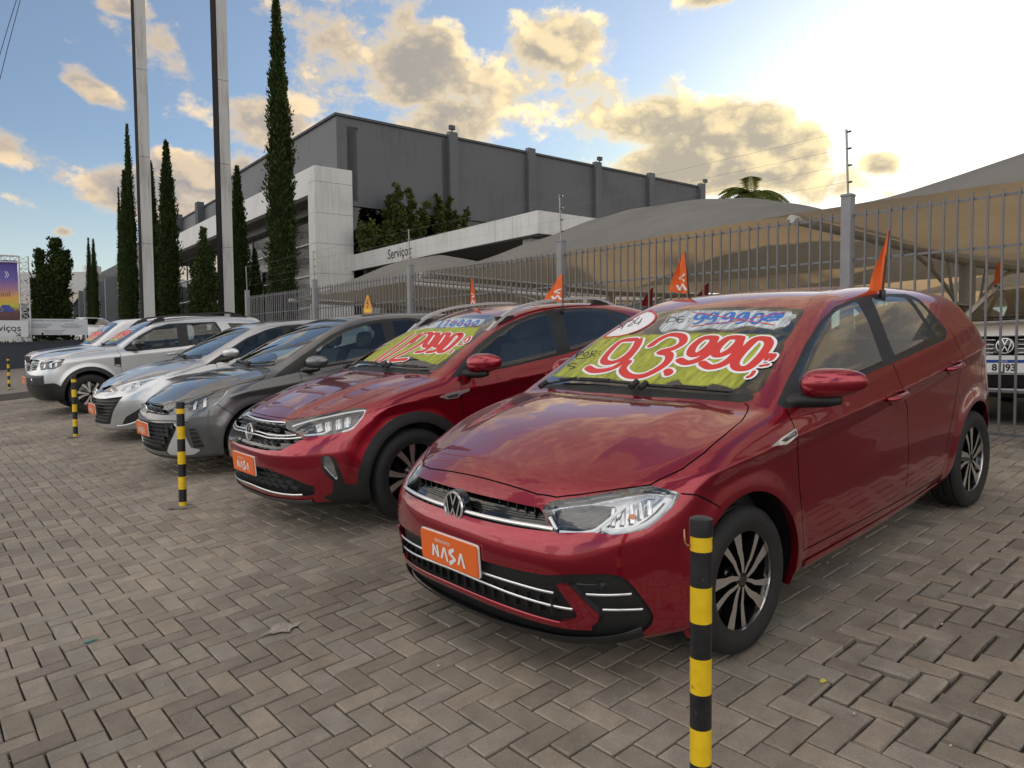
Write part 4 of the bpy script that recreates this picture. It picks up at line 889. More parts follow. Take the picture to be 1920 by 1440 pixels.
def poly_sd(q, poly, closed=True):
    """signed distance of 2-D points to a polygon (negative inside), or unsigned to an open line"""
    P = np.asarray(poly, float); n = len(P); best = np.full(len(q), 1e9); sgn = np.ones(len(q))
    for i in range(n if closed else n - 1):
        a = P[i]; b = P[(i+1) % n]; e = b - a; w = q - a
        t = np.clip((w@e)/max(e@e, 1e-12), 0, 1); d = w - t[:, None]*e; best = np.minimum(best, np.hypot(d[:, 0], d[:, 1]))
        if closed:
            c1 = (q[:, 1] >= a[1]) != (q[:, 1] >= b[1])
            with np.errstate(divide='ignore', invalid='ignore'): xi = a[0] + (q[:, 1]-a[1])*e[0]/e[1]
            sgn = np.where(c1 & (q[:, 0] < xi), -sgn, sgn)
    return best*sgn if closed else best
def line_sd(q, line):
    """(signed side, distance) of 2-D points to an open line"""
    P = np.asarray(line, float); best = np.full(len(q), 1e9); sd = np.zeros(len(q))
    for i in range(len(P) - 1):
        a = P[i]; e = P[i+1] - a; w = q - a; t = np.clip((w@e)/max(e@e, 1e-12), 0, 1); d = w - t[:, None]*e
        dist = np.hypot(d[:, 0], d[:, 1]); cr = np.sign(e[0]*w[:, 1] - e[1]*w[:, 0]); cr[cr == 0] = 1
        u = dist < best; best = np.where(u, dist, best); sd = np.where(u, cr*dist, sd)
    return sd, best
def round_poly(poly, r, seg=5):
    """polygon with its corners rounded"""
    P = [np.array(p, float) for p in poly]; out = []; n = len(P)
    for i in range(n):
        a, b, c = P[i-1], P[i], P[(i+1) % n]; u = a - b; v = c - b; lu = np.linalg.norm(u); lv = np.linalg.norm(v)
        d = min(r, .45*lu, .45*lv); p0 = b + u/lu*d; p1 = b + v/lv*d
        for k in range(seg + 1):
            t = k/seg; out.append((1-t)**2*p0 + 2*t*(1-t)*b + t*t*p1)
    return np.array(out)

class Cut:
    """triangle sheet that is cut along lines and sorted into labelled regions"""
    def __init__(m, shape, V, T): m.s = shape; m.V = V; m.T = T; m.L = np.zeros(len(T), np.int32); m.names = ['body']
    def cent(m): return m.V[m.T].mean(1)
    def keep(m, k): m.T = m.T[k]; m.L = m.L[k]
    def split(m, g, lev=0., near=None):
        g = np.asarray(g, float) - lev; g = np.where(np.abs(g) < 2e-4, 2e-4, g); T = m.T
        E = np.stack([T, np.roll(T, -1, 1)], 2).reshape(-1, 2); Es = np.sort(E, 1)
        cr = (g[Es[:, 0]] > 0) != (g[Es[:, 1]] > 0)
        if near is not None: cr &= near[Es[:, 0]] & near[Es[:, 1]]
        if not cr.any(): return
        n = len(m.V); key = Es[:, 0].astype(np.int64)*n + Es[:, 1]
        uk, inv = np.unique(key[cr], return_inverse=True); a = uk // n; b = uk % n
        t = g[a]/(g[a] - g[b]); nv = m.V[a] + t[:, None]*(m.V[b] - m.V[a])
        mid = np.full(len(E), -1, np.int64); mid[cr] = n + inv; mid = mid.reshape(-1, 3)
        m.V = np.concatenate([m.V, nv]); k = (mid >= 0).sum(1)
        oT = [T[k == 0]]; oL = [m.L[k == 0]]
        for i in range(3):
            j, l = (i+1) % 3, (i+2) % 3
            s1 = (k == 1) & (mid[:, i] >= 0); A, Bm, C, D = T[s1, i], mid[s1, i], T[s1, j], T[s1, l]
            oT += [np.stack([A, Bm, D], 1), np.stack([Bm, C, D], 1)]; oL += [m.L[s1]]*2
            s2 = (k == 2) & (mid[:, i] < 0)   # edges j and l split; vertex l is alone
            A, C, D = T[s2, i], T[s2, j], T[s2, l]; p, q = mid[s2, j], mid[s2, l]
            oT += [np.stack([A, C, p], 1), np.stack([A, p, q], 1), np.stack([q, p, D], 1)]; oL += [m.L[s2]]*3
        s3 = k == 3; A, C, D = T[s3, 0], T[s3, 1], T[s3, 2]; p, q, r = mid[s3, 0], mid[s3, 1], mid[s3, 2]
        oT += [np.stack([A, p, r], 1), np.stack([p, C, q], 1), np.stack([r, q, D], 1), np.stack([p, q, r], 1)]; oL += [m.L[s3]]*4
        m.T = np.concatenate(oT); m.L = np.concatenate(oL)
    def _chart(m, how):
        """2-D coordinates of every vertex in a flat view, and which vertices the view may touch"""
        V = m.V
        if how == 'side': return V[:, [0, 2]], V[:, 1] > .25
        if how == 'front': return V[:, [1, 2]], V[:, 0] > .0
        if how == 'top': return V[:, [0, 1]], V[:, 2] > .6
        if how == 'rear': return V[:, [1, 2]], V[:, 0] < -2.6
        o, u, v, w = how                       # own plane: origin, two axes, reach along the normal
        d = V - o; nrm = np.cross(u, v); return np.stack([d@u, d@v], 1), np.abs(d@nrm) < w
    def lab(m, name):
        if name not in m.names: m.names.append(name)
        return m.names.index(name)
    def region(m, name, how, poly, over=None, grow=0., also=None):
        q, ok = m._chart(how); ok = ok & ((q >= np.min(poly, 0) - .06).all(1)) & ((q <= np.max(poly, 0) + .06).all(1))
        if also is not None: ok = ok & also(m.V)
        g = np.full(len(q), 1.); i = np.where(ok)[0]; g[i] = poly_sd(q[i], poly) - grow
        m.split(g, 0., ok)
        q, ok = m._chart(how); c = m.T; cq = q[c].mean(1); cok = ok[c].all(1) & ((cq >= np.min(poly, 0) - .06).all(1)) & ((cq <= np.max(poly, 0) + .06).all(1))
        if also is not None: cok &= also(m.cent())
        i = np.where(cok)[0]; ins = np.zeros(len(c), bool); ins[i] = poly_sd(cq[i], poly) < grow
        if over is not None: ins &= np.isin(m.L, [m.lab(o) for o in over])
        m.L[ins] = m.lab(name)
    def stroke(m, name, how, line, w, over=None, also=None):
        q, ok = m._chart(how); lo = np.min(line, 0) - .06; hi = np.max(line, 0) + .06; w = w/2
        def near(q, ok): return ok & (q >= lo).all(1) & (q <= hi).all(1)
        for step in (0, 1):
            q, ok = m._chart(how); ok = near(q, ok)
            if also is not None: ok = ok & also(m.V)
            i = np.where(ok)[0]; sd, d = line_sd(q[i], line)
            g = np.full(len(q), 1.); nr = np.zeros(len(q), bool); g[i] = sd if step == 0 else d - w; nr[i] = d < .05
            m.split(g, 0., nr)
        q, ok = m._chart(how); cq = q[m.T].mean(1); cok = near(cq, ok[m.T].all(1))
        if also is not None: cok &= also(m.cent())
        i = np.where(cok)[0]; ins = np.zeros(len(m.T), bool); sd, d = line_sd(cq[i], line); ins[i] = d < w
        if over is not None: ins &= np.isin(m.L, [m.lab(o) for o in over])
        m.L[ins] = m.lab(name)
    def crease(m, fn, near): 
        m.split(fn(m.V), 0., near(m.V))
    def finish(m):
        m.V = np.where(np.abs(m.V[:, 1:2]) < 1e-5, m.V*np.array([1, 0, 1]), m.V)
        m.N = m.s.normals(m.V); m.N[m.V[:, 1] == 0, 1] = 0
    def part(m, names, mirror=True):
        """(V, T, N) of some regions, both halves"""
        ids = [m.names.index(n) for n in names if n in m.names]; T = m.T[np.isin(m.L, ids)]
        if not len(T): return None
        u, inv = np.unique(T, return_inverse=True); T = inv.reshape(-1, 3); V = m.V[u]; N = m.N[u]
        if mirror == 'right': return V*[1, -1, 1], T[:, ::-1], N*[1, -1, 1]
        if mirror:
            on = V[:, 1] == 0; mp = np.where(on, np.arange(len(V)), -1); k = np.where(~on)[0]; mp[k] = len(V) + np.arange(len(k))
            V2 = V[k]*[1, -1, 1]; N2 = N[k]*[1, -1, 1]; T2 = mp[T][:, ::-1]
            V = np.concatenate([V, V2]); N = np.concatenate([N, N2]); T = np.concatenate([T, T2])
        return V, T, N
def rim_edges(T):
    E = np.concatenate([T[:, [0, 1]], T[:, [1, 2]], T[:, [2, 0]]]); k = np.sort(E, 1); n = k.max() + 1
    u, i, c = np.unique(k[:, 0].astype(np.int64)*n + k[:, 1], return_index=True, return_counts=True)
    return E[i[c == 1]]
def recess(V, T, N, vec, floor=True):
    """walls that run inward from the rim of a region, and the region itself moved inward"""
    E = rim_edges(T); vec = np.asarray(vec, float); n = len(V); off = V + (vec if vec.ndim == 1 and len(vec) == 3 else N*vec)
    E = E[~((V[E[:, 0], 1] == 0) & (V[E[:, 1], 1] == 0))]
    W = np.concatenate([np.stack([E[:, 1], E[:, 0], E[:, 0] + n], 1), np.stack([E[:, 1], E[:, 0] + n, E[:, 1] + n], 1)])
    W = W[:, ::-1]
    TT = np.concatenate([T + n, W]) if floor else W
    return np.concatenate([V, off]), TT
def ridge(t, wu, wd, a):
    """a soft ridge: rises over wd below, falls over wu above"""
    return a*np.where(t > 0, np.exp(-(t/wu)**2), np.exp(-(t/wd)**2))
POLO = dict(
    wb=2.566, rw=.305, arch=.372, flare=.012, box=((-3.40, 0, .10), (.98, .96, 1.56)),
    plan=[(.9, .80), (.6, .832), (.2, .858), (-.3, .866), (-1.2, .868), (-2.2, .866), (-2.6, .852), (-2.9, .82), (-3.2, .76)],
    crease=[(.9, .80), (.3, .80), (-.4, .838), (-1.38, .893), (-2.2, .955), (-2.8, 1.0), (-3.3, 1.03)],
    sect=[(-.80, -.16), (-.68, -.055), (-.60, -.026), (-.5, -.012), (-.34, -.004), (-.2, -.010), (-.07, -.012), (-.02, -.004), (0, 0), (.02, -.006), (.10, -.028), (.165, -.050),
          (.2, -.070), (.3, -.127), (.42, -.198), (.52, -.268), (.62, -.35)],
    nose=[(.10, .66), (.17, .79), (.22, .822), (.30, .842), (.42, .858), (.52, .866), (.60, .858), (.66, .835), (.72, .795), (.80, .72), (.95, .5)],
    tail=[(.1, -3.0), (.25, -3.20), (.45, -3.24), (.62, -3.235), (.8, -3.20), (.95, -3.15), (1.05, -3.06), (1.2, -2.93), (1.5, -2.70)],
    hood=[(.98, .58), (.88, .675), (.80, .732), (.70, .784), (.5, .858), (.3, .920), (.1, .962), (-.1, .988), (-.35, 1.0), (-1.2, 1.0), (-3.4, .9)],
    hood_cx=.30, hood_cy=.028, ws_x=-.16, ws_z=.985, ws_s=.52, ws_bow=.075, ws_cx=.26,
    roof=[(.5, 1.30), (-.9, 1.405), (-1.3, 1.447), (-1.75, 1.458), (-2.2, 1.43), (-2.6, 1.375), (-2.9, 1.31), (-3.2, 1.22)],
    roof_cy=.075, bg_x=-2.86, bg_z=1.31, bg_s=1.55, floor=[(1, .213), (.5, .21), (-.4, .198), (-1.5, .185), (-2.4, .18), (-3.4, .28)],
    k_side_top=[(1, .12), (.4, .10), (.1, .06), (-.2, .06), (-.6, .065), (-1.2, .075), (-3.4, .09)],
    front_a=.27, front_p=2.7, rear_a=.16, rear_p=3, k_front=.30, k_rear=.20, k_head=.05, k_cowl=.012)
# bonnet lines: a raised centre with a crease running from the badge corner to the pillar
def _polo_hood(x, y):
    t = y - (.44 + .045*(.66 - x)/.9)
    return -.085*(np.sqrt(t*t + .008**2) + t)*.5*sstep(-.5, -.15, x)*(1 - .6*sstep(.10, .32, t))
POLO['hood_extra'] = (_polo_hood,)
def derive(base, **kw): d = dict(base); d.update(kw); return d
def _hood_line(y0, y1, a, w=.008, x0=-.5, x1=-.15, xf=.66):
    def fn(x, y):
        t = y - (y0 + (y1 - y0)*(xf - x)/.9); return a*(np.sqrt(t*t + w*w) + t)*.5*sstep(x0, x1, x)*(1 - .7*sstep(.12, .34, t))
    return fn
def _hood_rib(y0, y1, a, w, xf=.66):
    def fn(x, y): t = y - (y0 + (y1 - y0)*(xf - x)/.9); return a*np.exp(-(t/w)**2)*sstep(-.45, -.1, x)*sstep(.75, .55, x)
    return fn
NIVUS = derive(POLO, rw=.328, arch=.375, clad_w=.078, flare=.020, flare_w=.13, box=((-3.50, 0, .12), (1.0, .97, 1.58)),
    nose=[(.10, .62), (.2, .79), (.28, .842), (.38, .868), (.50, .885), (.58, .882), (.63, .868), (.70, .835), (.78, .775), (.86, .66), (1.0, .45)],
    tail=[(.1, -3.1), (.3, -3.34), (.6, -3.37), (.9, -3.34), (1.05, -3.28), (1.3, -3.1), (1.5, -3.0)],
    crease=[(.9, .84), (.3, .84), (-.4, .866), (-1.38, .905), (-2.2, .965), (-2.8, 1.0), (-3.3, 1.03)],
    hood=[(1.0, .60), (.90, .695), (.80, .762), (.72, .800), (.6, .842), (.45, .888), (.2, .950), (0, .980), (-.2, 1.0), (-.4, 1.01), (-1.2, 1.0), (-3.5, .9)],
    hood_cx=.26, hood_cy=.025, hood_extra=(_hood_line(.55, .60, -.07), _hood_rib(.30, .42, .012, .05)), ws_x=-.19, ws_z=.998, ws_s=.475, ws_bow=.085, ws_cx=.26,
    roof=[(.5, 1.30), (-.9, 1.402), (-1.3, 1.440), (-1.75, 1.456), (-2.3, 1.425), (-2.8, 1.335), (-3.2, 1.2)], bg_x=-3.15, bg_z=1.24, bg_s=1.0,
    floor=[(1, .235), (.5, .22), (-.4, .205), (-2.4, .20), (-3.4, .3)], front_a=.27, k_front=.28, sill_z=.225)
HB = derive(POLO, wb=2.53, rw=.305, arch=.362, flare=.012, box=((-3.35, 0, .10), (.95, .95, 1.56)),
    plan=[(.9, .79), (.6, .822), (.2, .848), (-.3, .853), (-1.2, .855), (-2.2, .85), (-2.8, .82), (-3.2, .77)],
    nose=[(.10, .66), (.17, .77), (.24, .81), (.36, .832), (.50, .838), (.60, .832), (.66, .812), (.72, .77), (.80, .66), (.95, .4)],
    tail=[(.1, -3.0), (.3, -3.18), (.6, -3.22), (.9, -3.16), (1.1, -3.08), (1.5, -2.9)],
    crease=[(.9, .78), (.3, .78), (-.4, .80), (-1.38, .85), (-2.2, .92), (-3.2, .98)],
    sect=[(-.75, -.16), (-.62, -.055), (-.54, -.026), (-.45, -.012), (-.3, -.004), (-.15, -.012), (-.05, -.010), (0, 0), (.05, -.012), (.13, -.032), (.19, -.058), (.23, -.08), (.33, -.14), (.45, -.212), (.56, -.29), (.66, -.37)],
    hood=[(.98, .52), (.88, .625), (.80, .695), (.74, .738), (.62, .795), (.43, .872), (.17, .936), (0, .96), (-.2, .975), (-.4, .98), (-1.2, .98), (-3.4, .9)],
    hood_cx=.30, hood_cy=.02, hood_extra=(_hood_line(.42, .56, -.08),), ws_x=-.16, ws_z=.962, ws_s=.50, ws_bow=.075, ws_cx=.26,
    roof=[(.5, 1.30), (-.9, 1.385), (-1.3, 1.425), (-1.75, 1.440), (-2.3, 1.415), (-2.8, 1.35), (-3.2, 1.25)], bg_x=-3.0, bg_z=1.29, bg_s=1.6, front_a=.30, front_p=2.5, floor=[(1, .20), (.5, .20), (-.4, .19), (-2.4, .18), (-3.4, .28)], sill_z=.20)
YARIS = derive(HB, wb=2.55, rw=.31, arch=.365, box=((-3.45, 0, .10), (.92, .95, 1.58)), nose=[(.10, .62), (.16, .74), (.24, .765), (.40, .775), (.55, .768), (.63, .745), (.70, .70), (.78, .61), (.95, .38)],
    tail=[(.1, -3.1), (.3, -3.30), (.6, -3.33), (.9, -3.28), (1.1, -3.18), (1.5, -3.0)],
    hood=[(.95, .52), (.80, .638), (.70, .708), (.60, .758), (.42, .828), (.19, .895), (-.04, .938), (-.3, .975), (-.5, .99), (-1.2, .98), (-3.4, .9)], hood_cx=.34, hood_cy=.03, hood_extra=(_hood_line(.40, .60, -.06), _hood_rib(.22, .40, .008, .05)),
    crease=[(.9, .80), (.3, .80), (-.4, .81), (-1.38, .86), (-2.2, .93), (-3.2, .98)], ws_x=-.34, ws_z=.972, ws_s=.50, ws_bow=.075,
    roof=[(.5, 1.28), (-.9, 1.345), (-1.3, 1.392), (-1.85, 1.415), (-2.4, 1.39), (-2.9, 1.32), (-3.3, 1.22)], bg_x=-3.1, bg_z=1.29, bg_s=1.6, front_a=.36, front_p=2.3, floor=[(1, .175), (.5, .17), (-3, .18), (-3.4, .28)], sill_z=.175)
DUSTER = derive(POLO, wb=2.673, rw=.345, arch=.405, clad_w=.075, flare=.028, flare_w=.15, box=((-3.62, 0, .18), (.98, 1.0, 1.72)),
    plan=[(.9, .83), (.6, .862), (.2, .885), (-.3, .885), (-1.2, .885), (-2.2, .885), (-2.8, .87), (-3.4, .82)],
    crease=[(.9, .90), (.3, .93), (-.4, .95), (-1.38, .96), (-2.2, 1.0), (-3.4, 1.02)],
    sect=[(-.80, -.14), (-.68, -.05), (-.58, -.022), (-.45, -.012), (-.3, -.004), (-.12, -.002), (0, 0), (.06, -.016), (.12, -.045), (.18, -.075), (.3, -.12), (.45, -.175), (.56, -.222), (.66, -.29)],
    nose=[(.2, .58), (.28, .70), (.36, .76), (.45, .80), (.62, .82), (.74, .812), (.86, .782), (.95, .755), (1.03, .71), (1.1, .62), (1.2, .4)],
    tail=[(.2, -3.3), (.4, -3.46), (.7, -3.50), (1.0, -3.47), (1.2, -3.42), (1.6, -3.25)],
    hood=[(.95, .86), (.82, .955), (.74, 1.01), (.66, 1.05), (.5, 1.09), (.2, 1.125), (-.1, 1.14), (-.4, 1.15), (-1.2, 1.12), (-3.6, 1.0)], hood_cx=.2, hood_cy=.03, hood_extra=(_hood_line(.45, .62, -.05),),
    ws_x=-.42, ws_z=1.125, ws_s=.62, ws_bow=.13, ws_cx=.2, roof=[(.5, 1.45), (-.9, 1.51), (-1.4, 1.56), (-1.9, 1.575), (-2.5, 1.56), (-3.1, 1.50), (-3.5, 1.42)], roof_cy=.06, bg_x=-3.36, bg_z=1.46, bg_s=2.4,
    floor=[(1, .30), (.5, .28), (-3, .27), (-3.5, .36)], front_a=.20, front_p=2.8, k_front=.24, sill_z=.29)
def own_plane(pts):
    P = np.array(pts, float); c = P.mean(0); u, s, vt = np.linalg.svd(P - c); n = vt[2]
    if n[0] < 0: n = -n
    a = np.cross([0, 0, 1.], n); a /= np.linalg.norm(a); b = np.cross(n, a)
    return (c, a, b, .2), np.stack([(P - c)@a, (P - c)@b], 1)
def surf_line(shape, pts, off=0., n=6):
    """dense line over the body through given points, lifted off it"""
    P = np.array(pts, float); q = []
    for i in range(len(P)-1):
        p0 = P[max(i-1, 0)]; p1 = P[i]; p2 = P[i+1]; p3 = P[min(i+2, len(P)-1)]
        for k in range(n):
            t = k/n; q.append(.5*((2*p1) + (-p0+p2)*t + (2*p0-5*p1+4*p2-p3)*t*t + (-p0+3*p1-3*p2+p3)*t**3))
    q.append(P[-1]); q = shape.project(np.array(q), 3); return q + shape.normals(q)*off
def flip(P): return np.asarray(P)*np.array([1, -1, 1])
def both(fn):
    fn(1); fn(-1)
def ribbon(shape, pts, w, off, n=6, thick=.004, side=1):
    """flat strip of width w that lies on the body"""
    L = surf_line(shape, pts, 0., n); N = shape.normals(L); T = np.gradient(L, axis=0); T /= np.linalg.norm(T, axis=1, keepdims=True)
    Bn = np.cross(N, T); ww = (np.interp(np.linspace(0, 1, len(L)), np.linspace(0, 1, len(w)), w) if hasattr(w, '__len__') else np.full(len(L), w))[:, None]
    rows = [L - Bn*ww/2 + N*(off-thick), L - Bn*ww/2*.8 + N*off, L + Bn*ww/2*.8 + N*off, L + Bn*ww/2 + N*(off-thick)]
    V = np.concatenate(rows)*np.array([1, side, 1]); m = len(L)
    F = [[j*m+i, j*m+i+1, (j+1)*m+i+1, (j+1)*m+i] for j in range(3) for i in range(m-1)]
    return MB().add(V, F)
def patch(shape, poly3, off, grid=14, side=1, lift=0.):
    """a polygon laid over the body: cut out of a small grid, lifted off it"""
    ch, p2 = own_plane(poly3); lo = p2.min(0); hi = p2.max(0); step = max((hi-lo).max()/grid, 1e-3)
    bm = bmesh.new(); c, a, b, _ = ch
    vs = [bm.verts.new((x, y, 0)) for x, y in p2]; bm.faces.new(vs)
    for k in range(1, int((hi-lo)[0]/step)+1):
        bmesh.ops.bisect_plane(bm, geom=bm.verts[:]+bm.edges[:]+bm.faces[:], plane_co=(lo[0]+k*step, 0, 0), plane_no=(1, 0, 0))
    for k in range(1, int((hi-lo)[1]/step)+1):
        bmesh.ops.bisect_plane(bm, geom=bm.verts[:]+bm.edges[:]+bm.faces[:], plane_co=(0, lo[1]+k*step, 0), plane_no=(0, 1, 0))
    bmesh.ops.triangulate(bm, faces=bm.faces[:]); bm.verts.index_update()
    q = np.array([v.co[:] for v in bm.verts]); F = [[v.index for v in f.verts] for f in bm.faces]; E = [(e.verts[0].index, e.verts[1].index) for e in bm.edges if e.is_boundary]; bm.free()
    P = shape.project(c + q[:, :1]*a + q[:, 1:2]*b, 6); N = shape.normals(P); n = len(P)
    V = np.concatenate([P + N*off, P + N*(off - lift - .006)])*np.array([1, side, 1])
    return MB().add(V, F + [[i, j, j+n, i+n] for i, j in E])
# ---------------------------------------------------------------- wheels
def strip_poly(c, pts, wid, Rr, n=5):
    """blade of a rim in polar terms: points (radius, degrees from c)"""
    P = []
    for i in range(len(pts)-1):
        for k in range(n):
            t = k/n; P.append((pts[i][0]*(1-t)+pts[i+1][0]*t, pts[i][1]*(1-t)+pts[i+1][1]*t, wid[i]*(1-t)+wid[i+1]*t))
    P.append((*pts[-1], wid[-1])); C = np.array([(r*Rr*math.cos(R(c+a)), r*Rr*math.sin(R(c+a))) for r, a, w in P]); W = np.array([w for *_, w in P])*Rr
    T = np.gradient(C, axis=0); T /= np.linalg.norm(T, axis=1, keepdims=True); Nn = np.stack([-T[:, 1], T[:, 0]], 1)
    return np.concatenate([C + Nn*W[:, None]/2, (C - Nn*W[:, None]/2)[::-1]])
def wheel_meshes(key, rt, rr, width, blades, dark=None):
    """tyre, rim and backing of a wheel that faces +y, hub at the origin"""
    w = width; t = MB()
    prof = [(rr-.012, -w*.42), (rr+.006, -w*.46), (rr+.03, -w*.5), (rt-.045, -w*.5), (rt-.014, -w*.44), (rt-.003, -w*.36)]
    g = [(-.30, 0), (-.27, -.007), (-.23, -.007), (-.20, 0), (-.06, .0), (-.04, -.007), (-.0, -.007)]
    tread = [(rt+d, w*a) for a, d in g]; tread += [(r, -h) for r, h in reversed(tread[:-1])]
    full = prof + tread + [(r, -h) for r, h in reversed(prof)]
    # sidewall ribs on the outer face
    t.lathe(full, 72, 'y'); to = t.build('tyre', TYRE, auto=50); tyre = to.data; bpy.data.objects.remove(to); tyre.name = key + '_tyre'
    yo = w*.40
    b = MB().lathe([(rr+.004, -w*.40), (rr-.02, -w*.3), (rr-.03, yo-.05), (rr-.012, yo-.012), (rr+.004, yo-.006)], 64, 'y')
    b.lathe([(.0, yo-.075), (rr*.62, yo-.09), (rr-.03, yo-.10)], 40, 'y')          # black backing: brake and hub carrier
    back = b.build('wheel', GLOSSB, auto=40); bm = back.data; bpy.data.objects.remove(back); bm.name = key + '_backing'
    f = MB(); dk = MB()
    f.lathe([(rr-.010, yo-.012), (rr-.008, yo-.002), (rr+.001, yo), (rr+.006, yo-.004)], 72, 'y')
    for c, pts, wid, z in blades:
        poly = strip_poly(c, pts, wid, rr); n = len(poly); h = n//2
        V = [(x, yo-.006-z, y) for x, y in poly] + [(x*.985, yo-.055, y*.985) for x, y in poly]
        top = [[i, i+1, n-2-i, n-1-i] for i in range(h-1)]
        f.add(V[:n], top); dk.add(V, [[i, (i+1) % n, (i+1) % n + n, i+n] for i in range(n)])
    fo = f.build('rim', MACH, auto=35); fm = fo.data; bpy.data.objects.remove(fo); fm.name = key + '_rim'
    dk.lathe([(.0, yo-.004), (.026, yo-.004), (.031, yo-.010), (.036, yo-.03), (.07, yo-.05), (.072, yo-.075)], 28, 'y')
    for k in range(5):
        a = R(72*k+36); dk.lathe([(0, yo-.028), (.009, yo-.03), (.010, yo-.06)], 10, 'y', (.054*math.cos(a), 0, .054*math.sin(a)))
    do = dk.build('spoke', GLOSSB if dark is None else dark, auto=35); dm = do.data; bpy.data.objects.remove(do); dm.name = key + '_spokes'
    return tyre, bm, fm, dm
def put_wheel(root, meshes, x, y, z, side, spin=0., steer=0.):
    ty, ba, ri, sp = meshes
    w = obj('wheel', ba, None, root); w.location = (x, y*side, z)
    w.rotation_euler = (0, spin, steer) if side > 0 else (0, spin, math.pi+steer)
    obj('tyre', ty, None, w); obj('rim', ri, None, w); obj('spokes', sp, None, w)
    return w
# ---------------------------------------------------------------- a whole car body
def fast_part(name, part, m, parent, sharp=None):
    if part is None: return None
    V, T, N = part; return obj(name, mesh_np(name, V, T, N), m, parent)
def body_parts(root, P, F, res, pm, glass=GLASS, glass_rear=None, seam_w=.006, roof_mat=None, low_mat=None):
    """cut the body surface into panels, panes, lamps and openings and hang them under root"""
    s = CarShape(P); c = s.mesh(res); zs = P.get('sill_z', .19)
    A = lambda k: np.array(F[k], float)
    # panels
    if 'hood_line' in F:
        L = A('hood_line')[:, :2]; c.region('hood', 'top', np.concatenate([L, [[L[-1, 0], -.1], [L[0, 0], -.1]]]), ['body'])
    for k in ('door_front', 'door_rear'):
        if k in F: c.region(k, 'side', round_poly(A(k), .05), ['body'])
    if 'dlo' in F: c.region('trim', 'side', round_poly(A('dlo'), .03))
    for k in ('fwin', 'rwin', 'qwin'):
        if k in F: c.region(k, 'side', round_poly(A(k), .022), ['trim', 'body'])
    W = A('windshield')[:, :2]; wp = np.concatenate([W, [[W[-1, 0], -.1], [W[0, 0], -.1]]])
    isw = lambda v: v[:, 2] > P['ws_z'] - .03
    c.region('frit', 'top', wp, ['body', 'hood', 'trim'], also=isw); c.region('windshield', 'top', wp, ['frit'], grow=-.022, also=isw)
    if 'cowl' in F: c.region('cowl', 'top', A('cowl')[:, :2], ['body', 'hood', 'frit', 'windshield'])
    if 'rearglass' in F: c.region('rearglass', 'rear', round_poly(A('rearglass'), .04), ['body', 'trim'])
    if 'taillight' in F: c.region('taillight', 'side', round_poly(A('taillight'), .02), ['body'])
    # own-plane regions
    for k in ('headlight', 'clad_corner', 'fog'):
        if k in F: ch, p2 = own_plane(A(k)); c.region(k, ch, round_poly(p2, F.get(k + '_r', .012)), ['body', 'hood', 'low'], also=lambda v: v[:, 1] > .1)
    for k in ('grille', 'intake'):
        if k in F:
            p = A(k)[:, 1:] if A(k).shape[1] == 3 else A(k); c.region(k, 'front', round_poly(p, F.get(k + '_r', .01)), ['body', 'hood', 'low'])
    if 'blade' in F: ch, p2 = own_plane(A('blade')); c.region('blade', ch, round_poly(p2, .012), ['intake', 'body'], also=lambda v: v[:, 1] > .1)
    for fn in F.get('regions', ()): fn(c)
    # lower cladding, floor and wheel openings
    if 'clad_z' in P:
        g = c.V[:, 2] - P['clad_z'](c.V[:, 0]); c.split(g); ce = c.cent(); k = (ce[:, 2] < P['clad_z'](ce[:, 0])) & np.isin(c.L, [c.lab(n) for n in ('body', 'door_front', 'door_rear')]); c.L[k] = c.lab('clad')
    c.split(c.V[:, 2], zs); ce = c.cent(); c.L[(ce[:, 2] < zs)] = c.lab('under')
    for ax in (0, -P['wb']):
        if P.get('clad_w', 0):
            r = np.hypot(c.V[:, 0]-ax, c.V[:, 2]-P['rw']) - (P['arch'] + P['clad_w']); c.split(r, 0., c.V[:, 1] > .45); ce = c.cent()
            c.L[(np.hypot(ce[:, 0]-ax, ce[:, 2]-P['rw']) < P['arch'] + P['clad_w']) & (ce[:, 1] > .45) & (ce[:, 0] > ax-.6) & np.isin(c.L, [c.lab(n) for n in ('body', 'door_rear', 'door_front')])] = c.lab('clad')
        r = np.hypot(c.V[:, 0]-ax, c.V[:, 2]-P['rw']) - P['arch']; c.split(r, 0., c.V[:, 1] > .4); ce = c.cent()
        c.L[(np.hypot(ce[:, 0]-ax, ce[:, 2]-P['rw']) < P['arch']) & (ce[:, 1] > .4)] = c.lab('gone%d' % (ax < -1))
    for how, key, line in F.get('seams', ()): c.stroke('seam', how, np.array(line, float), seam_w, ['body', 'hood', 'door_front', 'door_rear', 'low'])
    c.finish()
    # objects
    bd = fast_part('body', c.part(['body', 'low'] if low_mat is None else ['body']), pm, root)
    if 'low' in c.names and low_mat is not None: fast_part('bumper', c.part(['low']), low_mat, root)
    if 'hood' in c.names: fast_part('hood', c.part(['hood']), pm, root)
    for k in ('door_front', 'door_rear'):
        if k in c.names:
            for sd in (False, 'right'):
                p = c.part([k], sd)
                if p: fast_part('door', p, pm, root)
    if 'clad' in c.names: fast_part('cladding', c.part(['clad', 'clad_corner']), BLACK, root)
    fast_part('underbody', c.part(['under']), WELL, root)
    p = c.part(['seam'])
    if p: V, T, N = p; obj('panel_gap', mesh_np('panel_gap', V - N*.006, T, N), WELL, bd)
    p = c.part(['trim'])
    if p: fast_part('window_trim', p, BLACK, root)
    fast_part('windshield', c.part(['windshield']), GLASSW, root); fast_part('glass_border', c.part(['frit']), GLOSSB, root)
    if 'cowl' in c.names: fast_part('cowl', c.part(['cowl']), BLACK, root)
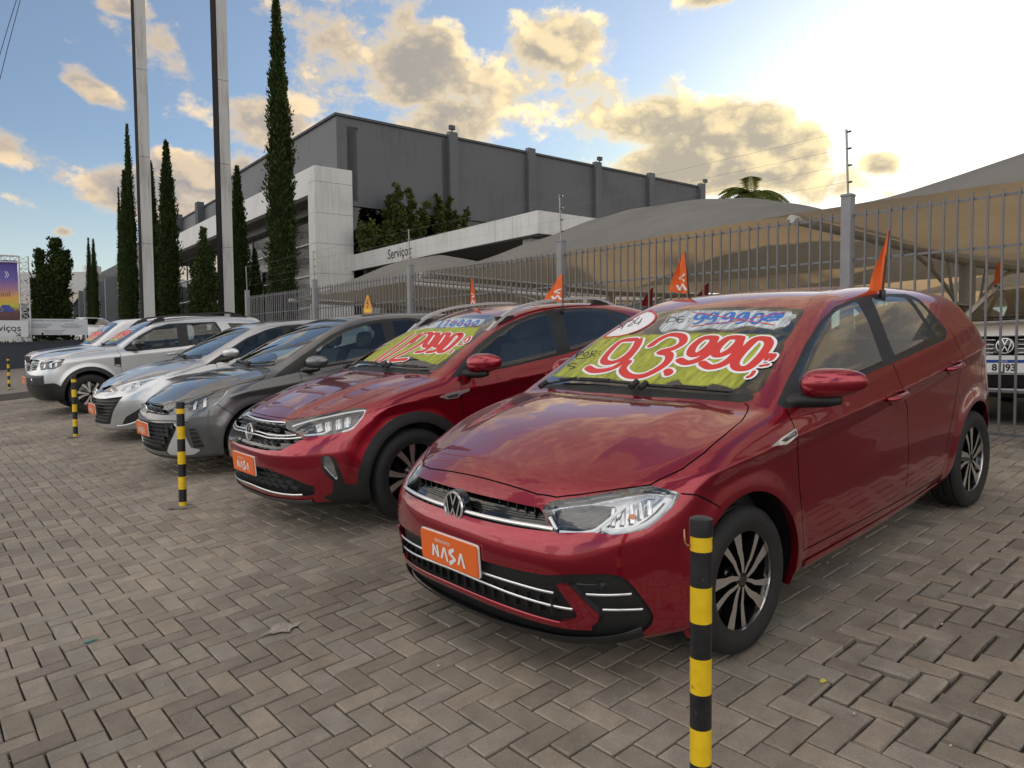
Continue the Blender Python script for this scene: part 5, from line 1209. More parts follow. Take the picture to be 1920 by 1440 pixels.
    for k in ('fwin', 'rwin', 'qwin', 'rearglass'):
        if k in c.names:
            g = glass if k == 'fwin' else (glass_rear or glass)
            if k == 'rearglass': fast_part('rear_window', c.part([k]), g, root)
            else:
                for sd in (False, 'right'): fast_part('window', c.part([k], sd), g, root)
    if 'taillight' in c.names:
        for sd in (False, 'right'): fast_part('taillight', c.part(['taillight'], sd), TAIL, root)
    # wheel wells: the opening's lip runs inward, then a dark barrel
    for k in (0, 1):
        for sd in (1, -1):
            a0 = -20; x0 = 0 if k == 0 else -P['wb']; mb = MB(); n = 30; rr = P['arch']; V = []
            aa = np.radians(a0 + 220*np.arange(n+1)/n); cx = x0 + np.cos(aa)*rr; cz = P['rw'] + np.sin(aa)*rr; yo = s.W(cx, cz)
            q = s.cast(np.stack([cx, 0*cx+1.2, cz], 1), np.tile([0, -1., 0], (n+1, 1)), 1.2, step=.04)[:, 1]; yo = np.where(np.isfinite(q), q, yo)
            for a, X, Z, Y in zip(aa, cx, cz, yo):
                V += [(X, (Y-.001)*sd, Z), (X, (Y-.035)*sd, Z), (x0+math.cos(a)*(rr+.02), (Y-.05)*sd, P['rw']+math.sin(a)*(rr+.02)), (x0+math.cos(a)*(rr+.03), .45*sd, P['rw']+math.sin(a)*(rr+.03)), (x0, .45*sd, P['rw'])]
            F5 = [[j*5+i, (j+1)*5+i, (j+1)*5+i+1, j*5+i+1] for j in range(n) for i in range(4)]
            o = mb.add(V, F5).build('wheel_well', WELL, root, smooth=True, fix=False)
            o.data.materials.append(BLACK if P.get('clad_w', 0) else pm)
            for pi, p in enumerate(o.data.polygons):
                if pi % 4 == 0: p.material_index = 1
    # recessed openings
    for k, dep in (('grille', F.get('grille_d', .05)), ('intake', F.get('intake_d', .035))):
        p = c.part([k]) if k in c.names else None
        if p: V, T, N = p; V2, T2 = recess(V, T, N, (-dep, 0, 0)); obj('grille', mesh_np(k, V2, T2, None, False), BLACK if k == 'intake' else GLOSSB, root)
    for sd in (1, -1):
        p = c.part(['blade'], False if sd > 0 else 'right') if 'blade' in c.names else None
        if p: V, T, N_ = p; V2, T2 = recess(V + N_*F.get('blade_off', .006), T, N_, -.04); n_ = len(V); obj('bumper_blade', mesh_np('bumper_blade', np.concatenate([V + N_*F.get('blade_off', .006), V2]), np.concatenate([T, T2 + n_]), None, True), F.get('blade_mat') or pm, root)
    lamps = []
    for sd in (1, -1):
        p = c.part(['headlight'], False if sd > 0 else 'right')
        if p:
            V, T, N = p; V2, T2 = recess(V, T, N, -F.get('lamp_d', .055))
            hl = obj('headlight', mesh_np('headlight', V2, T2, None, True), LAMPDK if F.get('lamp_dark') else LAMPIN, root)
            obj('lens', mesh_np('lens', V, T, N), LENS, hl); lamps.append(hl)
        p = c.part(['fog'], False if sd > 0 else 'right') if 'fog' in c.names else None
        if p:
            V, T, N = p; V2, T2 = recess(V, T, N, -.03); fo = obj('fog_light', mesh_np('fog_light', V2, T2, None, True), LAMPIN, root); obj('lens', mesh_np('lens', V, T, N), LENS, fo)
    # inner skin: cabin lining behind the panels
    p = c.part(['body', 'door_front', 'door_rear', 'trim', 'frit', 'hood'])
    V, T, N = p; k = (V[T][:, :, 2].min(1) > .62) & (V[T][:, :, 0].max(1) < P['ws_x'] + .05); T = T[k]
    obj('cabin_lining', mesh_np('cabin_lining', V - N*.022, T[:, ::-1], -N), LINER if F.get('light_cabin') else TRIMI, root)
    return s, c, bd, lamps
def cabin(root, P, x_seat=-1.25, belt=.98, half=.66, wheel=True):
    """dashboard, steering wheel, seats and floor"""
    d = MB(); xd = P['ws_x'] - .12
    prof = [(xd+.14, belt-.09), (xd-.10, belt-.035), (xd-.30, belt-.03), (xd-.42, belt-.09), (xd-.44, belt-.25), (xd-.36, .45), (xd+.1, .4)]
    d.prism(prof, -half, half); d.build('dashboard', TRIMI, root)
    MB().box((-P['wb']-.3, -half-.04, .36), (xd, half+.04, .40)).build('cabin_floor', TRIMI, root)
    def seat(x, y, hw, z0, zt, head=True):
        sm = MB(); sm.box((x-.02, y-hw, z0-.20), (x+.46, y+hw, z0), .05)
        bk = [(x+.06, z0-.1), (x+.09, z0+.12), (x-.03, z0+.40), (x-.10, zt), (x-.19, zt-.01), (x-.14, z0+.3), (x-.08, z0-.1)]
        n = len(bk); V = []
        for k, (yy, sc) in enumerate(((-1, .86), (-.75, 1), (.75, 1), (1, .86))):
            cx = np.mean([b[0] for b in bk]); 
            for a, b in bk: V.append((cx+(a-cx)*sc, y+yy*hw*(1 - .22*max(0, (b-z0-.25))/.4), b))
        Fs = [[k*n+i, (k+1)*n+i, (k+1)*n+(i+1) % n, k*n+(i+1) % n] for k in range(3) for i in range(n)] + [list(range(n)), list(range(4*n-1, 3*n-1, -1))]
        sm.add(V, Fs); so = sm.build('seat', SEATM, root, smooth=True, auto=50)
        hb = MB(); bmx = bmesh.new(); bmesh.ops.create_uvsphere(bmx, u_segments=14, v_segments=10, radius=1)
        hv = []
        for v in bmx.verts:
            q = v.co; f = lambda t: math.copysign(abs(t)**.6, t); hv.append((x-.15+.055*f(q.x)-.02*q.z, y+.125*f(q.y), zt+.11+.085*f(q.z)))
        bmx.verts.index_update(); hb.add(hv, [[v.index for v in f.verts] for f in bmx.faces]); bmx.free()
        for e in (-.05, .05): hb.tube([(x-.145, y+e, zt-.03), (x-.15, y+e, zt+.06)], .006, 6)
        hb.build('headrest', SEATM, so, smooth=True)
    for y in (.36, -.36): seat(x_seat, y, .25, .56, 1.10+belt-.98)
    for y in (.36, -.36): seat(x_seat-.86, y, .30, .60, 1.08+belt-.98)
    if wheel:
        w = MB(); c = np.array([xd-.56, .36, belt-.03]); ax = np.array([-.90, 0, .42]); ax /= np.linalg.norm(ax); u = np.array([0, 1., 0]); v = np.cross(ax, u)
        pts = [c + .185*(math.cos(a)*u + math.sin(a)*v) for a in np.linspace(0, 2*math.pi, 33)]
        w.tube(pts, .015, 8, cap=False)
        for a in (0, math.pi, -math.pi/2): w.bar(c, c + .18*(math.cos(a)*u+math.sin(a)*v), .04, .02, up=ax)
        w.tube([c + ax*.01, c - ax*.35], .035, 10); w.lathe([(0, .015), (.06, .012), (.07, -.02)], 16, 'x', tuple(c)); w.build('steering_wheel', TRIMI, root, smooth=True, auto=45)
# ---------------------------------------------------------------- things shared by the parked cars
NASA_LOGO = [   # angular letters, 0..4 wide, 0..1 high
    [(0, 0), (.12, 1.), (.30, 1.), (.62, .38), (.56, 1.), (.76, 1.), (.84, .0), (.62, 0), (.30, .62), (.22, 0)],
    [(.98, 0), (1.34, 1.), (1.60, 1.), (1.88, -.12), (1.66, -.12), (1.46, .74), (1.20, 0)],
    [(2.55, 1.25), (2.0, .95), (1.95, .62), (2.42, .30), (1.98, .02), (1.98, -.25), (2.1, -.30), (2.72, .22), (2.72, .40), (2.25, .72), (2.62, .98)],
    [(2.86, 0), (3.20, 1.), (3.44, 1.), (3.72, -.12), (3.50, -.12), (3.32, .72), (3.08, 0)]]
def plate(root, x, z, w=.40, h=.13, tilt=.1, word=True, white=.0):
    """orange dealer plate on the nose, its print standing a hair proud"""
    p = MB(); p.prism(round_poly([(-w/2, z-h/2), (w/2, z-h/2), (w/2, z+h/2), (-w/2, z+h/2)], .012, 3).tolist(), x-.004, x+.002, 'yz')
    pl = p.build('licence_plate', PLATEO, root)
    q = MB(); q.prism(round_poly([(-w/2-.004, z-h/2-.004), (w/2+.004, z-h/2-.004), (w/2+.004, z+h/2+.004), (-w/2-.004, z+h/2+.004)], .014, 3).tolist(), x-.012, x-.0045, 'yz')
    q.build('plate_frame', WHITEP, pl)
    k = w*.16; u = (0, 1, 0); v = (0, 0, 1)
    lg = MB()
    for L in NASA_LOGO: lg.add([np.array((x+.0035, (a-1.86)*k, z-.022+(b-.3)*k*.82)) for a, b in L], [list(range(len(L)))])
    o = lg.build('plate_logo', WHITEP, pl, fix=False); bm = bmesh.new(); bm.from_mesh(o.data); bmesh.ops.triangulate(bm, faces=bm.faces[:]); bm.to_mesh(o.data); bm.free()
    if word:
        V, Fc = text_mesh('SEMINOVOS', .021); flat_on(V, Fc, (x+.0035, -.035, z+.035), u, v, (1, 0, 0), 0).build('plate_text', WHITEP, pl, fix=False)
    return pl
def vw_badge(root, c, rad, n=(1, 0, 0), dish=GLOSSB):
    """round badge: chrome ring, V over W"""
    n = np.array(n, float); n /= np.linalg.norm(n); u = np.cross([0, 0, 1.], n); u /= np.linalg.norm(u); v = np.cross(n, u); c = np.array(c, float)
    def put(P, h): return [c + n*h + a*u*rad + b*v*rad for a, b in P]
    ring = lambda r, k=40: [(r*math.cos(2*math.pi*i/k), r*math.sin(2*math.pi*i/k)) for i in range(k)]
    d = MB(); d.add(put(ring(1.12), -.035) + put(ring(1.10), -.004) + put(ring(.98), .003), [[j*40+i, j*40+(i+1) % 40, (j+1)*40+(i+1) % 40, (j+1)*40+i] for j in range(2) for i in range(40)] + [list(range(80, 120))])
    b = d.build('badge', dish, root, auto=40)
    r = MB(); r.add(put(ring(1.0), .003) + put(ring(.97), .009) + put(ring(.88), .009) + put(ring(.86), .003), [[j*40+i, j*40+(i+1) % 40, (j+1)*40+(i+1) % 40, (j+1)*40+i] for j in range(3) for i in range(40)])
    w = .115
    V, Fc = stroke_mesh([[(-.30, .82), (0, .12), (.30, .82)][0:2], [(0, .12), (.30, .82)], [(-.72, .52), (-.34, -.72)], [(-.34, -.72), (0, -.06)], [(0, -.06), (.34, -.72)], [(.34, -.72), (.72, .52)]], w)
    r.add(put(V, .008), Fc); r.build('emblem', CHROME, b, auto=40)
    return b
FLAGO = mat('orange_flag', (.82, .15, .025), .7, noise_scale=6, noise_amt=.12)
POLEB = mat('flag_pole', (.012, .012, .013), .4)
def car_flag(label, base, h, lean, wave, wdt=.17, up=.30, yaw=0., logo=True, grp='orange pennants clipped to the parked cars', hang=0.):
    """pennant on a short black stick clipped on a window; base is a world point"""
    e = empty('car_flag', loc=Vector(base.tolist())); tag(e, label, 'flag', grp)
    st = MB().tube([(0, 0, 0), (lean[0]*.4, lean[1]*.4, h*.4), (lean[0], lean[1], h)], .005, 6); st.box((-.012, -.02, -.03), (.012, .012, .03), .003); st.build('flag_stick', POLEB, e, auto=40)
    top = np.array([lean[0], lean[1], h]); bot = top*.0 + np.array([lean[0]*.25, lean[1]*.25, h - up]); n = 12; m = 8; V = []; Fc = []
    d = np.array([math.cos(yaw), math.sin(yaw), 0]); pr = np.array([-math.sin(yaw), math.cos(yaw), 0])
    for i in range(n+1):
        t = i/n; p0 = top*(1-t) + bot*t; L = wdt*(.12 + .88*t**.8)
        for j in range(m+1):
            q = j/m; off = wave*math.sin(q*5.2 + t*3.1)*q**.5 + wave*.4*math.sin(q*11 + t*5)
            V.append(p0 + d*L*q*(.72 + .1*math.sin(3*t)) + pr*off*.55 + np.array([0, 0, -hang*q*L - .02*q*math.sin(4*t)]))
    for i in range(n):
        for j in range(m): a = i*(m+1)+j; Fc.append([a, a+1, a+m+2, a+m+1])
    o = MB().add(V, Fc).build('pennant', FLAGO, e, smooth=True, fix=False)
    if logo:
        V2 = []; F2 = []
        for L in NASA_LOGO[2:4]:
            b = len(V2)
            for a, h2 in L:
                t = .94 - (a-1.95)/2.0*.50; q = .18 + h2*.42; i = min(int(t*n), n-1); j = min(max(int(q*m), 0), m-1); ft = t*n-i; fq = q*m-j
                g = lambda ii, jj: np.array(V[ii*(m+1)+jj]); p = (g(i, j)*(1-fq)+g(i, j+1)*fq)*(1-ft) + (g(i+1, j)*(1-fq)+g(i+1, j+1)*fq)*ft
                V2.append(p)
            F2.append(list(range(b, len(V2))))
        for sgn in (1, -1):
            lo = MB().add([p + pr*.004*sgn for p in V2], F2).build('flag_print', WHITEP, o, fix=False)
            bm = bmesh.new(); bm.from_mesh(lo.data); bmesh.ops.triangulate(bm, faces=bm.faces[:]); bm.to_mesh(lo.data); bm.free()
    return e
def handle(root, s, x, z, L=.20, m=None, rise=.06, side=1):
    """bow door handle over a small cup"""
    q = s.cast([[x, 1.1, z]], [[0, -1., 0]], 1., step=.03)[0]
    cup = MB(); ring = [(L*.30*math.cos(a), .042*math.sin(a)) for a in np.linspace(0, 2*math.pi, 18, endpoint=False)]
    cup.add([(q[0]+a, (q[1]+.0015)*side, q[2]+b) for a, b in ring] + [(q[0]+a*.6, (q[1]+.0015)*side, q[2]+b*.55) for a, b in ring], [[i, (i+1) % 18, (i+1) % 18+18, i+18] for i in range(18)] + [list(range(18, 36))])
    h = MB(); pts = []; rad = []; tt = np.linspace(-1, 1, 13); QQ = s.cast(np.stack([x + tt*L/2, 0*tt + 1.1, z + .010 - tt*L/2*rise], 1), np.tile([0, -1., 0], (13, 1)), 1., step=.03)
    for t, qq in zip(tt, QQ):
        xx = x + t*L/2; zz = z + .010 - t*L/2*rise; pts.append((xx, (qq[1] + .034*(1-abs(t)**4) + .002)*side, zz)); rad.append(.016*(1-.25*t*t))
    h.tube(pts, rad, 10); o = h.build('door_handle', m, root, smooth=True); cup.build('handle_cup', m, o, smooth=True); return o
def mirror(root, c, w, h, d, cap, low=BLACK, side=1, base=None, tip=.7, turn=None, split=.34):
    if side < 0: return folded_mirror(root, c, w, h, d, cap, low)
    """door mirror: rounded cap, darker underside, stalk to the door. c = inner rear corner region centre (x, y, z)"""
    bm = bmesh.new(); bmesh.ops.create_uvsphere(bm, u_segments=28, v_segments=18, radius=1); V = []; sg = lambda t, p: math.copysign(abs(t)**p, t)
    for v in bm.verts:
        x, y, z = v.co; k = (y+1)/2; sc = 1 - (1-tip)*k**1.5
        zz = sg(z, .72)*h/2*sc; zz = zz if zz > 0 else zz*.9
        V.append((c[0] + (x if x > 0 else x*.35)*d*(1-.35*k*k) - .06*k*k - .03*k, (c[1] + sg(y, .75)*w/2)*side, c[2] + zz + .012*k))
    bm.verts.index_update(); bm.faces.ensure_lookup_table(); Fc = [[v.index for v in f.verts] for f in bm.faces]; bm.free()
    zc = lambda f: np.mean([V[i][2] for i in f]); yc = lambda f: abs(np.mean([V[i][1] for i in f])); lim = lambda f: c[2] - h*split + .10*h*((yc(f)-c[1])/w)
    up = [f for f in Fc if zc(f) > lim(f)]; dn = [f for f in Fc if zc(f) <= lim(f)]
    o = MB().add(V, up).build('mirror', cap, root, smooth=True); MB().add(V, dn).build('mirror_base', low, o, smooth=True)
    if base is not None:
        b0 = np.array(base, float); s = MB(); p = [(b0[0]+.06, b0[1]-.03, b0[2]-.02), (b0[0]-.02, b0[1]+.02, b0[2]), (c[0]-.02, c[1]-w*.1, c[2]-h*.42), (c[0]-.02, c[1]+w*.15, c[2]-h*.40)]
        s.tube([(a, b*side, z) for a, b, z in p], [.032, .034, .032, .02], 10); s.build('mirror_arm', low, o, smooth=True)
    return o
def folded_mirror(root, c, w, h, d, cap, low):
    """right-hand mirror, folded back along the door glass"""
    bm = bmesh.new(); bmesh.ops.create_uvsphere(bm, u_segments=20, v_segments=12, radius=1); sg = lambda t, p: math.copysign(abs(t)**p, t)
    V = [(c[0] - .22 + sg(v.co.x, .75)*w/2, -(c[1] - .09) + v.co.y*d*.5, c[2] + sg(v.co.z, .75)*h*.42) for v in bm.verts]; bm.verts.index_update(); o = MB().add(V, [[v.index for v in f.verts] for f in bm.faces]).build('mirror', cap, root, smooth=True); bm.free()
    MB().tube([(c[0]-.02, -(c[1]-.16), c[2]-h*.42), (c[0]-.12, -(c[1]-.10), c[2]-h*.36)], .028, 8).build('mirror_arm', low, o, smooth=True); return o
def wipers(root, s, specs, m=BLACK):
    for pts, r in specs:
        L = surf_line(s, pts, .018); w = MB(); w.tube(L, [r*.8] + [r]*(len(L)-2) + [r*.5], 6)
        a = np.array(L[0]); w.tube([a + np.array([.05, 0, -.01]), a + np.array([0, 0, .012])], .016, 8); i = len(L)//2; w.bar(L[max(i-2, 0)] + np.array([0, 0, .008]), L[min(i+2, len(L)-1)] + np.array([0, 0, .008]), .018, .010)
        w.build('wiper', m, root, smooth=True, auto=50)
# ---- painted windshield prices
def brush_mat(name, col, lo=.35, hi=.62, scale=7., stretch=(1, 5, 1)):
    """hand-brushed paint: streaky, thinning out to bare glass"""
    m = bpy.data.materials.new(name); m.use_nodes = True; nt = m.node_tree; b = nt.nodes['Principled BSDF']; L = nt.links.new
    tc = N(nt, 'ShaderNodeTexCoord'); mp = N(nt, 'ShaderNodeMapping'); mp.inputs['Scale'].default_value = stretch; mp.inputs['Rotation'].default_value = (0, 0, .5); n = N(nt, 'ShaderNodeTexNoise', Scale=scale, Detail=5., Roughness=.7)
    L(tc.outputs['Object'], mp.inputs[0]); L(mp.outputs[0], n.inputs['Vector'])
    mr = N(nt, 'ShaderNodeMapRange'); mr.inputs['From Min'].default_value = lo; mr.inputs['From Max'].default_value = hi; mr.inputs['To Min'].default_value = .55; mr.inputs['To Max'].default_value = 1.; L(n.outputs['Fac'], mr.inputs['Value']); L(mr.outputs[0], b.inputs['Alpha'])
    m2 = N(nt, 'ShaderNodeMapRange'); m2.inputs['To Min'].default_value = .75; m2.inputs['To Max'].default_value = 1.25; L(n.outputs['Fac'], m2.inputs['Value']); s = N(nt, 'ShaderNodeVectorMath', operation='SCALE'); s.inputs[0].default_value = col; L(m2.outputs[0], s.inputs['Scale']); L(s.outputs[0], b.inputs['Base Color']); b.inputs['Roughness'].default_value = .55
    return m
PR_RED = mat('print_red', (.62, .035, .03), .5, noise_scale=9, noise_amt=.10); PR_WHITE = mat('print_white', (.80, .82, .84), .5); PR_BLUE = mat('print_blue', (.02, .16, .55), .5); PR_DARK = mat('print_black', (.03, .035, .035), .6)
PR_YEL = brush_mat('print_yellow', (.42, .46, .055)); PR_BRUSH = brush_mat('print_white_brush', (.62, .68, .72), .42, .60)
def glass_paint(root, s, D, wr, wo, jag=True):
    """brushed ground, outlined digits and small notes laid on the windshield"""
    for key, m, off in (('yellow', PR_YEL, .0022), ('white', PR_BRUSH, .0026)):
        for P in D.get(key, ()):
            P = np.array(P); c = P.mean(0); q = []
            for i in range(len(P)):
                a, b = P[i], P[(i+1) % len(P)]
                for k in range(3): t = k/3; q.append(a*(1-t) + b*t + rng.normal(0, .006, 3)*np.array([1, 1, 0]))
            patch(s, q, off, 26).build('painted_ground', m, root, smooth=True)
    if D.get('ellipse'):
        E = np.array(D['ellipse'][0][:-1]); patch(s, E, .0032, 14).build('painted_ground', PR_WHITE, root, smooth=True)
        ribbon(s, np.concatenate([E, E[:2]]), wr*.28, .0046, 4, .001).build('painted_ring', PR_RED, root, smooth=True)
    def strokes(L, w, off, m, name):
        for P in L:
            P = np.array(P)
            if len(P) < 2 or np.linalg.norm(P[-1]-P[0]) + np.linalg.norm(P[len(P)//2]-P[0]) < 1e-4: continue
            mb = ribbon(s, P, w, off, 6, .001)
            for e in (P[0], P[-1]):                                      # round stroke ends
                q = s.project(np.array([e]), 3)[0]; n = s.normals(q[None])[0]; a = np.cross(n, [0, 1., 0]); a /= np.linalg.norm(a); b = np.cross(n, a)
                ring = [q + n*off + (a*math.cos(t) + b*math.sin(t))*w*.46 for t in np.linspace(0, 2*math.pi, 14, endpoint=False)]; mb.add([q + n*off] + ring, [[0, 1+i, 1+(i+1) % 14] for i in range(14)])
            mb.build(name, m, root, fix=False)
    strokes(D.get('red', ()), wr + wo, .0046, PR_WHITE, 'digit_outline'); strokes(D.get('small', ()), wr*.5 + wo*.6, .0046, PR_WHITE, 'digit_outline')
    strokes(D.get('red', ()), wr, .0062, PR_RED, 'painted_digit'); strokes(D.get('small', ()), wr*.42, .0062, PR_RED, 'painted_digit')
    strokes(D.get('blue', ()), wr*.42, .0046, PR_BLUE, 'painted_digit'); strokes(D.get('cross', ()), wr*.14, .0056, PR_RED, 'painted_cross')
    strokes(D.get('dark', ()), wr*.16, .0044, PR_DARK, 'painted_note'); strokes(D.get('year', ()), wr*.15, .0052, PR_DARK, 'painted_note')
def teeth(root, s, rows, ylim, w, h, m, d=.03, gap=.25, name='grille_piece', stag=True, tilt=.4, sy=None):
    """rows of small wedge plates set into a grille opening"""
    for ri, z in enumerate(rows):
        yl = ylim(z) if callable(ylim) else ylim; n = max(1, int(round(2*yl/w)))
        for k in range(n + (1 if stag and ri % 2 else 0)):
            y = -yl + (k + .5 - (.5 if stag and ri % 2 else 0))*(2*yl/n)
            if abs(y) > yl - w*.3: continue
            x = float(s.nose(np.array([z]))[0] - s.P['front_a']*(abs(y)/.85)**s.P['front_p']) - d; q = w*(1-gap)/2
            MB().add([(x+.016, y-q, z+h/2), (x+.016, y+q, z+h/2), (x-.004, y+q*.72, z-h/2), (x-.004, y-q*.72, z-h/2), (x-.02, y-q, z+h/2), (x-.02, y+q, z+h/2), (x-.02, y+q*.72, z-h/2), (x-.02, y-q*.72, z-h/2)], [(0, 1, 2, 3), (4, 5, 1, 0), (3, 2, 6, 7), (1, 5, 6, 2), (4, 0, 3, 7)]).build(name, m, root)
def roof_rails(root, s, x0, x1, y, h, m, w=.03, foot=.16, t=.022):
    for sd in (1, -1):
        xs = np.linspace(x0, x1, 17); q = s.cast(np.stack([xs, 0*xs + y, 0*xs + 2.], 1), np.tile([0, 0, -1.], (17, 1)), 2.)
        pts = []
        for i, (x, p) in enumerate(zip(xs, q)): u = i/16; k = min(1, min(u, 1-u)/foot); pts.append((x, y*sd, p[2] - .01 + h*math.sin(k*math.pi/2)))
        r = MB(); 
        for a, b in zip(pts[:-1], pts[1:]): r.bar(np.array(a), np.array(b), w, t)
        o = r.build('roof_rail', m, root, smooth=True, auto=30)
        for i in (2, 14): x, yy, z = pts[i]; MB().box((x-.09, yy-w*.4, z-h*.9), (x+.09, yy+w*.4, z-.005)).build('rail_foot', BLACK, o)
def std_seams(F):
    S = []
    if 'door_front' in F: S += [('side', 0, F['door_front'][:5]), ('side', 0, F['door_front'][4:8])]
    if 'door_rear' in F: S += [('side', 0, F['door_rear'][-4:])]
    if 'hood_line' in F: S += [('top', 0, F['hood_line'])]
    return S
